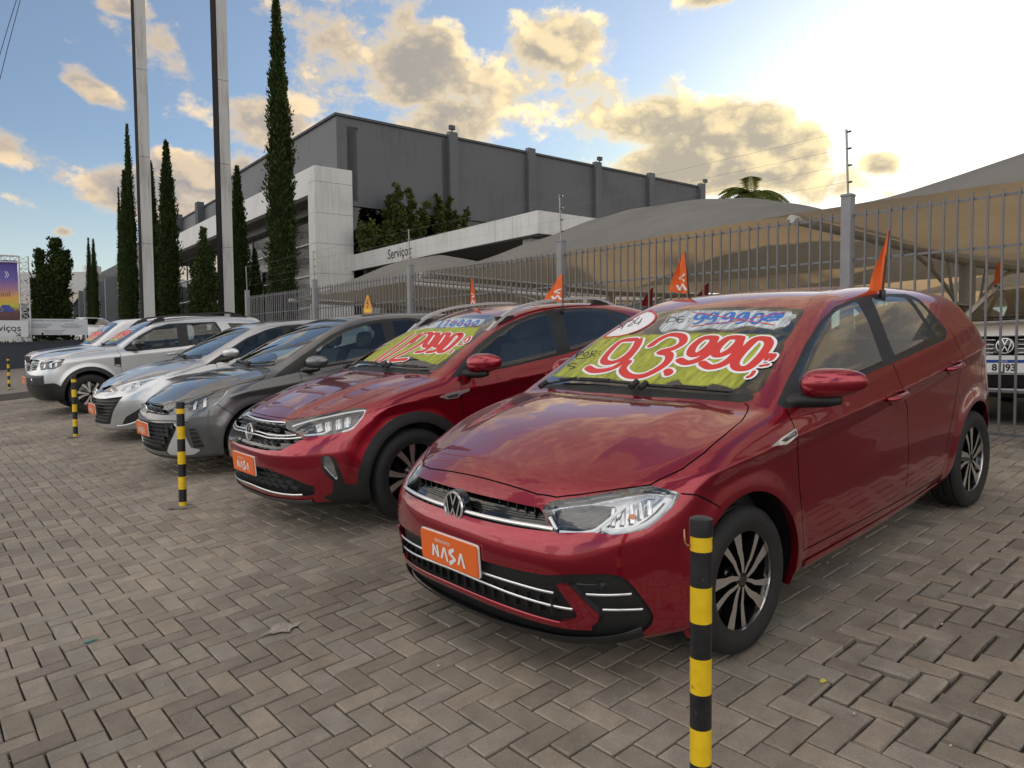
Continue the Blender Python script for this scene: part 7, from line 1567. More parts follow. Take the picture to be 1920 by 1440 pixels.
trim_strip('chrome_strip', [(.862, 0, .322), (.852, .165, .320), (.813, .419, .312), (.741, .607, .318)], .014, .004, CHROME, False, nivus, ns)
trim_strip('front_lip', [(.845, 0, .255), (.83, .25, .255), (.78, .48, .262), (.68, .64, .275)], .04, .008, GREYP, False, nivus, ns)
GRT = mat('grille_grey', (.10, .105, .11), .28, coat=.4)
teeth(nivus, ns, (.755, .728), .40, .085, .026, GRT, .045); teeth(nivus, ns, (.672, .642), lambda z: .50 if z > .66 else .42, .085, .026, GRT, .045); teeth(nivus, ns, (.462, .425, .388, .350), lambda z: .36 + (.47-z)*2.0, .09, .028, GRT, .04)
plate(nivus, .893, .486); vw_badge(nivus, (.822, 0, .700), .062, (1, 0, .15)); roof_rails(nivus, ns, -.93, -2.42, .585, .062, SATIN, .034, .2, .024)
wipers(nivus, ns, [([(-.30, .10, 1.02), (-.32, -.2, 1.02), (-.35, -.50, 1.01)], .009), ([(-.30, .16, 1.02), (-.32, .40, 1.01), (-.36, .58, 1.0)], .009), ([(-.31, -.56, 1.0), (-.34, -.4, 1.02), (-.33, -.28, 1.02)], .008)])
glass_paint(nivus, ns, NIVUS_PRINT, .050, .026)
# ---------------------------------------------------------------- dark grey hatchback
HF = dict(
    hood_line=[(.735, 0), (.73, .12), (.715, .30), (.62, .47), (.50, .575), (.421, .625), (.30, .71), (.209, .765), (.05, .81), (-.096, .822), (-.18, .74), (-.247, .62), (-.235, .45), (-.20, .2), (-.19, 0)],
    door_front=[(-.40, .93), (-.474, .92), (-.474, .856), (-.49, .60), (-.50, .30), (-1.52, .28), (-1.54, .60), (-1.53, .9), (-1.56, 1.13), (-1.63, 1.39), (-1.2, 1.345), (-.70, 1.15)],
    door_rear=[(-1.52, .28), (-1.54, .60), (-1.53, .9), (-1.56, 1.13), (-1.63, 1.39), (-2.1, 1.37), (-2.35, 1.22), (-2.38, 1.0), (-2.30, .80), (-2.12, .58), (-2.05, .28)],
    dlo=[(-.20, .899), (-.534, 1.063), (-.698, 1.134), (-.943, 1.250), (-1.187, 1.322), (-1.422, 1.362), (-1.648, 1.374), (-1.95, 1.365), (-2.2, 1.31), (-2.42, 1.19), (-2.35, 1.10), (-1.60, 1.0), (-1.101, .942), (-.479, .915), (-.21, .890)],
    fwin=[(-.70, .955), (-.72, 1.125), (-.97, 1.228), (-1.196, 1.298), (-1.415, 1.336), (-1.59, 1.343), (-1.56, 1.155), (-1.50, 1.005), (-1.118, .962)], rwin=[(-1.72, 1.345), (-1.95, 1.335), (-2.16, 1.28), (-2.28, 1.17), (-2.26, 1.105), (-1.66, 1.022)],
    windshield=[(-.235, 0), (-.245, .25), (-.30, .50), (-.36, .60), (-.42, .625), (-.70, .575), (-.98, .52), (-1.05, .49), (-1.075, .3), (-1.08, 0)], cowl=[(-.192, -.1), (-.205, .2), (-.25, .46), (-.31, .60), (-.33, .57), (-.27, .38), (-.24, .2), (-.236, -.1)],
    headlight=[(.719, .304, .708), (.610, .494, .745), (.421, .620, .807), (.220, .770, .843), (.284, .804, .786), (.380, .799, .709), (.484, .764, .659), (.560, .721, .640), (.710, .533, .632), (.719, .463, .662)],
    grille=[(-.1, .712), (.15, .712), (.305, .710), (.463, .662), (.533, .634), (.171, .638), (-.1, .638)], grille_d=.04,
    intake=[(-.1, .556), (.204, .556), (.575, .564), (.624, .520), (.574, .460), (.50, .34), (.433, .280), (.225, .275), (-.1, .275)], intake_d=.05, lamp_dark=True, blade_mat=SATIN, blade_off=.008,
    blade=[(.714, .575, .560), (.690, .61, .545), (.66, .65, .50), (.625, .69, .318), (.545, .74, .290), (.60, .69, .250), (.735, .46, .255), (.755, .44, .290), (.721, .573, .449), (.70, .61, .515)])
HF['seams'] = std_seams(HF) + [('side', 0, [(.379, .714), (.233, .581), (.20, .56)])]
def hb_low(c):
    ch, p2 = own_plane([(.620, .692, .505), (.573, .729, .501), (.515, .754, .316), (.592, .702, .315)]); c.region('side_vent', ch, round_poly(p2, .01), ['body'], also=lambda v: v[:, 1] > .1)
HF['regions'] = (hb_low,)
hb, hs, hlamps = std_car('hatchback', 'dark grey hatchback between the red crossover and the silver hatchback', -.12, 5.45, HB, HF, .0195, GREYM, (.306, .216, .19), NB, cab=(-1.34, .93, .64))
for sd, hl in zip((1, -1), hlamps):
    ribbon(hs, [(.245, .775, .826), (.30, .80, .77), (.385, .797, .706), (.45, .78, .675)], .016, -.006, side=sd).build('light_guide', DRL, hl, smooth=True)
    for a, b in (((.60, .50, .715), (.64, .56, .66)), ((.50, .60, .745), (.54, .67, .67)), ((.43, .65, .775), (.46, .73, .69))): ribbon(hs, [a, b], .035, -.03, side=sd).build('reflector', LAMPIN, hl, smooth=True)
    mirror(hb, (-.60, .925, .995), .24, .15, .09, GREYM, GLOSSB, sd, (-.52, .80, .93)); handle(hb, hs, -1.38, .86, .2, GREYM, .06, sd)
    patch(hs, [(.620, .692, .505), (.573, .729, .501), (.515, .754, .316), (.592, .702, .315)], .004, 6, sd).build('side_vent', BLACK, hb, auto=40)
    for k in range(4): z = .35 + .04*k; t = (z-.315)/.19; ribbon(hs, [(.592+.028*t, .702, z), (.515+.058*t, .754, z)], .010, .012, side=sd).build('grille_bar', GREYP, hb, smooth=True)
teeth(hb, hs, (.52, .48, .44, .40, .36, .32), lambda z: .33 + (z-.30)*1.0, .075, .034, GRT, .02); teeth(hb, hs, (.675,), .36, .10, .035, GRT, .03)
trim_strip('front_lip', [(.80, 0, .215), (.757, .369, .218), (.65, .56, .215), (.566, .648, .21), (.40, .79, .22)], .03, .006, GREYP, False, hb, hs); trim_strip('bumper_line', [(.83, 0, .575), (.80, .3, .578), (.72, .55, .582), (.62, .69, .565)], .012, .004, GLOSSB, False, hb, hs)
plate(hb, .862, .483)
def oval_badge(root, c, ru, rv, m=CHROME, bars=()):
    b = MB(); c = np.array(c); k = 24; V = []
    for q, h in ((1.05, .0), (1., .008), (.84, .008), (.80, .0)): V += [c + np.array([h, q*ru*math.cos(2*math.pi*i/k), q*rv*math.sin(2*math.pi*i/k)]) for i in range(k)]
    b.add(V, [[j*k+i, j*k+(i+1) % k, (j+1)*k+(i+1) % k, (j+1)*k+i] for j in range(3) for i in range(k)])
    for p, q in bars: b.bar(c + np.array([.005, p[0]*ru, p[1]*rv]), c + np.array([.005, q[0]*ru, q[1]*rv]), ru*.22, .006, up=(1, 0, 0))
    return b.build('badge', m, root, smooth=True, auto=40)
oval_badge(hb, (.805, 0, .672), .062, .040, CHROME, (((-.55, -.7), (-.2, .75)), ((.2, -.75), (.55, .7)), ((-.4, -.1), (.4, .1))))
wipers(hb, hs, [([(-.25, .10, .98), (-.28, -.2, .99), (-.33, -.48, .99)], .010), ([(-.25, .16, .98), (-.30, .40, .98), (-.36, .54, .99)], .010)])
# ---------------------------------------------------------------- silver hatchback
YF = dict(
    hood_line=[(.655, 0), (.64, .15), (.60, .29), (.543, .345), (.328, .535), (.12, .68), (-.033, .768), (-.12, .80), (-.204, .80), (-.30, .72), (-.40, .58), (-.40, .4), (-.37, .2), (-.365, 0)],
    door_front=[(-.50, .915), (-.578, .91), (-.59, .84), (-.60, .60), (-.61, .29), (-1.60, .27), (-1.62, .6), (-1.62, .9), (-1.64, 1.10), (-1.72, 1.36), (-1.35, 1.31), (-.90, 1.14)],
    dlo=[(-.457, .913), (-.762, 1.064), (-1.085, 1.213), (-1.399, 1.304), (-1.638, 1.339), (-1.904, 1.341), (-2.2, 1.31), (-2.45, 1.20), (-2.40, 1.10), (-1.60, 1.0), (-.928, .955), (-.455, .902)],
    fwin=[(-.86, .985), (-.90, 1.105), (-1.10, 1.195), (-1.40, 1.285), (-1.62, 1.315), (-1.60, 1.15), (-1.56, 1.02)], rwin=[(-1.74, 1.318), (-2.0, 1.31), (-2.18, 1.27), (-2.32, 1.18), (-2.30, 1.11), (-1.70, 1.03)],
    windshield=[(-.405, 0), (-.42, .25), (-.47, .52), (-.55, .62), (-.62, .625), (-.95, .575), (-1.18, .53), (-1.225, .49), (-1.23, .3), (-1.235, 0)], cowl=[(-.37, -.1), (-.375, .2), (-.405, .42), (-.46, .60), (-.50, .58), (-.44, .4), (-.415, .2), (-.41, -.1)],
    headlight=[(.608, .286, .723), (.543, .337, .754), (.328, .531, .815), (-.039, .766, .874), (.087, .814, .811), (.256, .764, .757), (.421, .699, .692), (.518, .614, .674), (.608, .462, .673)],
    grille=[(-.1, .70), (.05, .70), (.207, .742), (.30, .745), (.335, .70), (.437, .668), (.18, .662), (-.1, .64)], grille_d=.03,
    intake=[(-.1, .594), (.20, .588), (.365, .591), (.638, .614), (.594, .534), (.518, .421), (.435, .261), (.341, .262), (-.1, .262)], intake_d=.05)
YF['seams'] = std_seams(YF)
yaris, ys, ylamps = std_car('hatchback', 'silver hatchback beside the dark grey hatchback with a wide slatted intake', -.17, 8.45, YARIS, YF, .023, SILV, (.31, .216, .19), NB, cab=(-1.42, .93, .64), glass=GLASSD)
for sd, hl in zip((1, -1), ylamps):
    ribbon(ys, [(.50, .60, .690), (.42, .69, .703), (.26, .757, .768), (.09, .80, .82), (0, .775, .86)], .02, -.008, side=sd).build('light_guide', DRL, hl, smooth=True)
    for a, b in (((.52, .42, .73), (.56, .50, .69)), ((.42, .50, .765), (.47, .60, .70)), ((.33, .57, .785), (.38, .67, .72))): ribbon(ys, [a, b], .06, -.03, side=sd).build('reflector', CHROME, hl, smooth=True)
    mirror(yaris, (-.74, .93, 1.03), .23, .155, .09, SILV, BLACK, sd, (-.66, .80, .95))
    patch(ys, [(.589, .605, .259), (.548, .661, .352), (.463, .731, .407), (.392, .778, .452), (.401, .770, .358), (.456, .726, .290), (.555, .642, .262)], .005, 8, sd).build('side_vent', BLACK, yaris, auto=40)
    trim = ribbon(ys, [(.63, .54, .235), (.56, .63, .24), (.45, .73, .275), (.385, .775, .33)], .035, .012, side=sd).build('bumper_blade', SILV, yaris, smooth=True)
for k in range(7): z = .30 + k*.042; yl = .34 + (z-.26)*.72; trim_strip('grille_slat', [(float(ys.nose(np.array([z]))[0]), 0, z), (float(ys.nose(np.array([z]))[0]) - .36*(yl*.5/.85)**2.3, yl*.5, z), (float(ys.nose(np.array([z]))[0]) - .36*(yl/.85)**2.3, yl, z)], .014, -.02, GREYP, False, yaris, ys)
plate(yaris, .806, .45); oval_badge(yaris, (.722, 0, .672), .062, .042, CHROME, (((-.6, .3), (.6, .3)), ((0, -.8), (0, .4))))
wipers(yaris, ys, [([(-.42, .10, .99), (-.45, -.2, .99), (-.50, -.48, .99)], .011), ([(-.42, .16, .99), (-.46, .40, .99), (-.52, .54, .99)], .011)])
# ---------------------------------------------------------------- silver sport utility with its driver
DF = dict(
    hood_line=[(.70, 0), (.69, .25), (.66, .48), (.56, .66), (.427, .80), (.30, .845), (.1, .83), (-.064, .82), (-.304, .825), (-.39, .72), (-.43, .55), (-.42, .3), (-.41, 0)],
    door_front=[(-.50, 1.06), (-.547, .996), (-.53, .716), (-.54, .5), (-.56, .40), (-1.60, .38), (-1.62, .7), (-1.62, .941), (-1.66, 1.2), (-1.74, 1.52), (-1.3, 1.49), (-.80, 1.24)],
    door_rear=[(-1.60, .38), (-1.62, .7), (-1.62, .941), (-1.66, 1.2), (-1.74, 1.52), (-2.2, 1.52), (-2.45, 1.46), (-2.52, 1.1), (-2.45, .9), (-2.24, .7), (-2.16, .38)],
    dlo=[(-.610, 1.081), (-.788, 1.205), (-.918, 1.288), (-1.211, 1.418), (-1.473, 1.469), (-1.727, 1.465), (-2.342, 1.441), (-2.41, 1.272), (-2.39, 1.07), (-1.841, 1.033), (-1.623, 1.020), (-.876, 1.016), (-.66, 1.03)],
    fwin=[(-.86, 1.05), (-.94, 1.245), (-1.225, 1.390), (-1.464, 1.434), (-1.61, 1.442), (-1.56, 1.062), (-.922, 1.044)], rwin=[(-1.80, 1.441), (-2.31, 1.420), (-2.37, 1.262), (-2.36, 1.10), (-2.02, 1.064), (-1.75, 1.063)], qwin=[(-2.56, 1.40), (-2.98, 1.36), (-3.02, 1.28), (-2.62, 1.27)],
    windshield=[(-.455, 0), (-.465, .25), (-.50, .55), (-.56, .665), (-.62, .68), (-.94, .635), (-1.16, .60), (-1.20, .56), (-1.22, .3), (-1.225, 0)], cowl=[(-.415, -.1), (-.425, .25), (-.455, .52), (-.53, .67), (-.56, .65), (-.49, .45), (-.47, .2), (-.46, -.1)],
    headlight=[(.676, .615, .916), (.637, .598, .979), (.427, .810, 1.008), (.318, .856, 1.004), (.336, .871, .966), (.405, .868, .879), (.499, .838, .835), (.674, .687, .830)],
    grille=[(-.1, 1.01), (.3, 1.01), (.513, 1.0), (.58, .92), (.56, .835), (.384, .815), (-.1, .815)], grille_d=.05, lamp_dark=True)
def du_low(c):
    c.region('clad', 'front', np.array([(-.1, .60), (.68, .60), (.834, .600), (.90, .49), (.93, .25), (-.1, .25)]), ['body'], also=lambda v: v[:, 0] > .25)
DF['regions'] = (du_low,); DF['seams'] = std_seams(DF)
DUSTER['clad_z'] = lambda x: np.where(x > .3, .36, .44)
duster, ds, dlamps = std_car('sport_utility', 'pale silver sport utility with black roof rails and a driver inside', -.05, 13.1, DUSTER, DF, .025, SILV2, (.345, .225, .21), NB, cab=(-1.42, 1.10, .68), glass=GLASS, wheel_y=.79)
for sd, hl in zip((1, -1), dlamps):
    ribbon(ds, [(.62, .62, .965), (.45, .79, .985), (.39, .83, .965), (.50, .79, .95)], .03, -.008, side=sd).build('light_guide', DRL, hl, smooth=True)
    for a, b in (((.60, .68, .93), (.62, .70, .86)), ((.52, .76, .94), (.54, .79, .865)), ((.45, .82, .94), (.47, .835, .88))): ribbon(ds, [a, b], .04, -.02, side=sd).build('reflector', LAMPIN, hl, smooth=True)
    mirror(duster, (-.82, 1.0, 1.135), .25, .19, .10, GLOSSB, BLACK, sd, (-.72, .86, 1.07)); handle(duster, ds, -1.42, .90, .2, SILV2, .04, sd)
    patch(ds, [(-.436, .885, .937), (-.536, .885, .937), (-.529, .882, .760), (-.426, .883, .790)], .006, 6, sd).build('fender_vent', BLACK, duster, auto=40); patch(ds, [(-.44, .885, .815), (-.525, .885, .80), (-.52, .885, .775), (-.44, .885, .79)], .009, 5, sd).build('side_marker', CHROME, duster, auto=40)
    lp = MB().lathe([(0, .012), (.05, .012), (.06, .004), (.062, -.04)], 20, 'x', (.80, .46*sd, .655)); lp.build('fog_light', LAMPIN, duster, auto=40)
bb = MB(); bb.add([(x, y, z) for y, x0 in ((-.74, .68), (-.60, .775), (-.3, .835), (0, .85), (.3, .835), (.60, .775), (.74, .68)) for x, z in ((x0-.12, .57), (x0, .575), (x0+.012, .60), (x0+.012, .715), (x0-.02, .745), (x0-.13, .75))], [[i*6+j, (i+1)*6+j, (i+1)*6+(j+1) % 6, i*6+(j+1) % 6] for i in range(6) for j in range(6)] + [[0, 1, 2, 3, 4, 5], [41, 40, 39, 38, 37, 36]]); bb.build('bumper_bar', GREYP, duster, auto=40)
for z in (.86, .90, .94, .975): trim_strip('grille_bar', [(.79, 0, z), (.76, .3, z), (.69, .54, z)], .014, -.02, GREYP if z != .94 else SATIN, False, duster, ds)
oval_badge(duster, (.80, 0, .92), .05, .085, CHROME, (((-.3, -.5), (-.3, .5)), ((.3, -.5), (.3, .5))))
plate(duster, .868, .650, .40, .13); roof_rails(duster, ds, -1.10, -3.0, .61, .085, BLACK, .05, .22, .035); MB().box((-1.75, -.02, 0), (-1.2, .02, .001)).build('rail_panel', WHITEM, duster).location = (0, .66, 1.60)
wipers(duster, ds, [([(-.47, .10, 1.16), (-.50, -.2, 1.16), (-.55, -.5, 1.16)], .011), ([(-.47, .16, 1.16), (-.50, .40, 1.16), (-.57, .58, 1.16)], .011)])
def scribble(s, x0, x1, y0, y1, n, seed):
    """rows of brushed digits too far to read"""
    r_ = random.Random(seed); D = dict(red=[], yellow=[], white=[], blue=[])
    at = lambda u, v: np.array([x0 + (x1-x0)*v, y0 + (y1-y0)*u, s.P['ws_z'] + .5*(s.P['ws_x'] - (x0 + (x1-x0)*v))])
    D['yellow'] = [[at(.05, .12), at(.5, .08), at(.95, .10), at(.95, .62), at(.05, .62)]]; D['white'] = [[at(.1, .70), at(.9, .70), at(.9, .95), at(.1, .95)]]
    for k in range(n):
        u = .10 + .8*k/(n-1); w = .36/n; v0 = .22 + .10*r_.random()
        D['red'].append([at(u+w, v0+.32), at(u-w*.2, v0+.34), at(u-w, v0+.2), at(u+w*.2, v0+.16), at(u+w, v0+.30), at(u+w*.5, v0), at(u-w*.9, v0-.02)])
        D['blue'].append([at(u+w, .90), at(u-w*.5, .86), at(u+w*.6, .78), at(u-w, .74)])
    return D
glass_paint(duster, ds, scribble(ds, -.55, -1.12, -.46, .46, 6, 3), .05, .022)
# ---------------------------------------------------------------- cars farther off and behind the fence
def level_matrix(f, r, turn=0.):
    h = LOT @ np.array([AX[0], AX[1], 0]); a = math.atan2(h[1], h[0]) + turn; p = ground_pt(f, r); m = np.eye(4); m[:3, :3] = [[math.cos(a), -math.sin(a), 0], [math.sin(a), math.cos(a), 0], [0, 0, 1]]; m[:3, 3] = p; return Matrix(m.tolist())
TC = derive(DUSTER, wb=2.65, rw=.33, arch=.385, clad_w=.06, box=((-3.5, 0, .15), (.98, .97, 1.66)),
    nose=[(.2, .60), (.28, .74), (.4, .80), (.55, .83), (.70, .83), (.80, .815), (.88, .775), (.95, .70), (1.1, .5)], hood=[(.95, .76), (.85, .84), (.76, .895), (.66, .93), (.5, .965), (.2, 1.01), (-.1, 1.04), (-.4, 1.06), (-1.2, 1.05), (-3.6, 1.0)],
    crease=[(.9, .86), (.3, .88), (-.4, .90), (-1.38, .92), (-2.2, .97), (-3.4, 1.0)], ws_x=-.24, ws_z=1.04, ws_s=.60, ws_bow=.115, roof=[(.5, 1.42), (-.9, 1.48), (-1.4, 1.53), (-1.9, 1.545), (-2.5, 1.52), (-3.1, 1.45), (-3.5, 1.36)], bg_x=-3.2, bg_z=1.40, bg_s=2.0, floor=[(1, .27), (.5, .26), (-3, .25), (-3.5, .34)], sill_z=.26)
TC['clad_z'] = lambda x: np.where(x > .3, .34, .38)
TF = dict(hood_line=[(.735, 0), (.73, .3), (.70, .52), (.60, .68), (.45, .78), (.1, .80), (-.18, .80), (-.25, .66), (-.26, .4), (-.24, 0)],
    dlo=[(-.50, 1.03), (-.75, 1.20), (-1.05, 1.36), (-1.35, 1.43), (-1.7, 1.45), (-2.3, 1.43), (-2.55, 1.34), (-2.6, 1.12), (-1.6, 1.02), (-.6, .99)], fwin=[(-.72, 1.04), (-.80, 1.19), (-1.08, 1.335), (-1.36, 1.405), (-1.58, 1.42), (-1.56, 1.05)], rwin=[(-1.70, 1.42), (-2.25, 1.40), (-2.45, 1.32), (-2.48, 1.13), (-1.68, 1.06)],
    windshield=[(-.29, 0), (-.30, .3), (-.34, .58), (-.40, .66), (-.48, .675), (-.80, .62), (-1.08, .57), (-1.12, .53), (-1.135, .3), (-1.14, 0)],
    headlight=[(.70, .50, .86), (.66, .48, .92), (.45, .74, .955), (.36, .81, .945), (.42, .82, .86), (.55, .77, .80), (.68, .62, .80)], grille=[(-.1, .880), (.3, .880), (.48, .865), (.50, .80), (.47, .69), (-.1, .69)], grille_d=.04, intake=[(-.1, .50), (.4, .50), (.55, .46), (.50, .36), (-.1, .36)], intake_d=.04)
TF['seams'] = [('top', 0, TF['hood_line'])]
def yard_car(name, label, M, P, F, res, pm, tyre, grp, rails=False, cab=(-1.40, 1.05, .66), glass=GLASS):
    e = empty(name, M); tag(e, label, 'car', grp); s, c, bd, lamps = body_parts(e, P, F, res, pm, glass=glass); cabin(e, P, *cab); W = wheel_meshes(name + label[:6], *tyre, NB)
    for sd in (1, -1): put_wheel(e, W, 0, .77, P['rw'], sd); put_wheel(e, W, -P['wb'], .77, P['rw'], sd, spin=.5)
    return e, s
tcar, ts = yard_car('sport_utility', 'white sport utility behind the fence with a plate ending in 81J93', level_matrix(-6.62, -.02, R(3)), TC, TF, .024, WHITEC, (.33, .225, .2), 'cars behind the fence')
for z, w in ((.865, .008), (.805, .008), (.76, .008), (.715, .008)): trim_strip('chrome_strip', [(float(ts.nose(np.array([z]))[0]), .10, z), (float(ts.nose(np.array([z]))[0]) - .01, .25, z), (float(ts.nose(np.array([z]))[0]) - .04, .44, z)], w, -.006, CHROME, True, tcar, ts)
vw_badge(tcar, (.832, 0, .785), .078, (1, 0, .05))
def white_plate(root, x, z, txt):
    p = MB(); p.prism(round_poly([(-.2, z-.065), (.2, z-.065), (.2, z+.065), (-.2, z+.065)], .012, 3).tolist(), x-.004, x+.002, 'yz'); pl = p.build('licence_plate', WHITEP, root)
    MB().prism([(-.195, z+.032), (.195, z+.032), (.195, z+.062), (-.195, z+.062)], x+.0021, x+.0035, 'yz').build('plate_band', mat('plate_blue', (.01, .06, .32), .4), pl)
    V, Fc = text_mesh('BRASIL', .024); MB().add([(x+.0045, a, z+.047+b) for a, b in V], Fc).build('plate_text', WHITEP, pl, fix=False)
    V, Fc = text_mesh(txt, .092, bold=.003); MB().add([(x+.0032, a, z-.018+b) for a, b in V], Fc).build('plate_text', LETT, pl, fix=False)
white_plate(tcar, .850, .585, '81J93'); roof_rails(tcar, ts, -1.05, -2.8, .58, .06, SATIN, .035, .2, .024)
wipers(tcar, ts, [([(-.31, .10, 1.08), (-.33, -.2, 1.08), (-.38, -.5, 1.07)], .010)])
mirror(tcar, (-.62, .98, 1.08), .25, .17, .09, WHITEC, BLACK, 1, (-.55, .84, 1.02))
yard2, y2s = yard_car('hatchback', 'white hatchback roof glimpsed between the red hatchback and the carport column', level_matrix(-8.4, 2.6, R(-8)), HB, {k: HF[k] for k in ('dlo', 'fwin', 'rwin', 'windshield')}, .035, WHITEC, (.306, .216, .19), 'cars behind the fence', cab=(-1.34, .93, .64))
yard3, y3s = yard_car('hatchback', 'silver hatchback behind the fence carrying two red pennants', level_matrix(-6.6, 5.7, 0), HB, {k: HF[k] for k in ('dlo', 'fwin', 'rwin', 'windshield')}, .035, SILV, (.306, .216, .19), 'cars behind the fence', cab=(-1.34, .93, .64))
# boxy white sport utility beyond the silver one
JP = derive(DUSTER, wb=2.57, rw=.345, box=((-3.55, 0, .18), (.95, 1.0, 1.78)), nose=[(.2, .50), (.28, .62), (.4, .68), (.6, .70), (.85, .69), (.98, .67), (1.05, .62), (1.15, .4)], hood=[(.9, .93), (.78, 1.00), (.68, 1.045), (.58, 1.07), (.4, 1.09), (.0, 1.115), (-.4, 1.13), (-1.2, 1.12), (-3.6, 1.0)],
    ws_x=-.36, ws_z=1.12, ws_s=.78, ws_bow=.15, roof=[(.5, 1.56), (-.9, 1.60), (-1.4, 1.63), (-1.9, 1.63), (-2.6, 1.61), (-3.4, 1.56)], front_a=.12, front_p=3.4)
JP['clad_z'] = DUSTER['clad_z']
JF = dict(hood_line=[(.62, 0), (.61, .3), (.57, .55), (.48, .70), (.2, .76), (-.2, .77), (-.36, .70), (-.38, .4), (-.37, 0)], dlo=DF['dlo'], fwin=DF['fwin'], rwin=DF['rwin'], windshield=[(-.40, 0), (-.41, .3), (-.45, .6), (-.50, .68), (-.56, .69), (-.85, .64), (-1.0, .61), (-1.03, .57), (-1.04, .3), (-1.045, 0)],
    headlight=[(.62 + .045*math.cos(a)*0, .60 + .10*math.cos(a), .90 + .10*math.sin(a)) for a in np.linspace(0, 2*math.pi, 14, endpoint=False)], grille=[(-.1, 1.0), (.42, 1.0), (.46, .95), (.44, .84), (-.1, .84)])
JF['headlight'] = [(.655 - .12*((y-.60)/.1+.5)*.2, y, z) for _, y, z in JF['headlight']]; JF['seams'] = [('top', 0, JF['hood_line'])]
jeep, js = yard_car('sport_utility', 'boxy white sport utility with slotted grille, partly behind the pale silver one', lot_matrix(-.30, 16.1), JP, JF, .03, WHITEC, (.345, .225, .21), 'cars parked in a row on the paving', cab=(-1.36, 1.10, .68))
for k in range(-3, 4): MB().box((.655, k*.105-.032, .850), (.675, k*.105+.032, .99), .006).build('grille_slot', BLACK, jeep); MB().prism([(k*.105-.04, .842), (k*.105+.04, .842), (k*.105+.04, .998), (k*.105-.04, .998)], .648, .660, 'yz').build('grille_frame', WHITEC, jeep)
glass_paint(jeep, js, scribble(js, -.45, -.98, -.46, .46, 6, 9), .05, .022)
patch(js, [(.50, -.5, 1.07), (.50, .5, 1.07), (.0, .55, 1.10), (-.33, .5, 1.11), (-.33, -.5, 1.11), (0, -.55, 1.1)], .003, 14).build('hood_decal', BLACK, jeep, smooth=True)
# white hatchback parked beyond the wall
b_ = wdir(196, 640, 37.); m_ = np.eye(4); a_ = math.atan2(-.62, .78); m_[:3, :3] = [[math.cos(a_), -math.sin(a_), 0], [math.sin(a_), math.cos(a_), 0], [0, 0, 1]]; m_[:3, 3] = (b_[0]-.4, b_[1]+.6, wdir(196, 591, 37.)[2] - 1.46)
far, fs_ = yard_car('hatchback', 'small white hatchback far off beyond the notice board', Matrix(m_.tolist()), HB, {k: HF[k] for k in ('dlo', 'fwin', 'rwin', 'windshield', 'hood_line')}, .035, WHITEC, (.306, .216, .19), 'cars beyond the wall', cab=(-1.34, .93, .64), glass=GLASSD)
for sd in (1, -1): mirror(far, (-.60, .925, .995), .24, .15, .09, BLACK, BLACK, 1, (-.52, .80, .93)) if sd > 0 else None
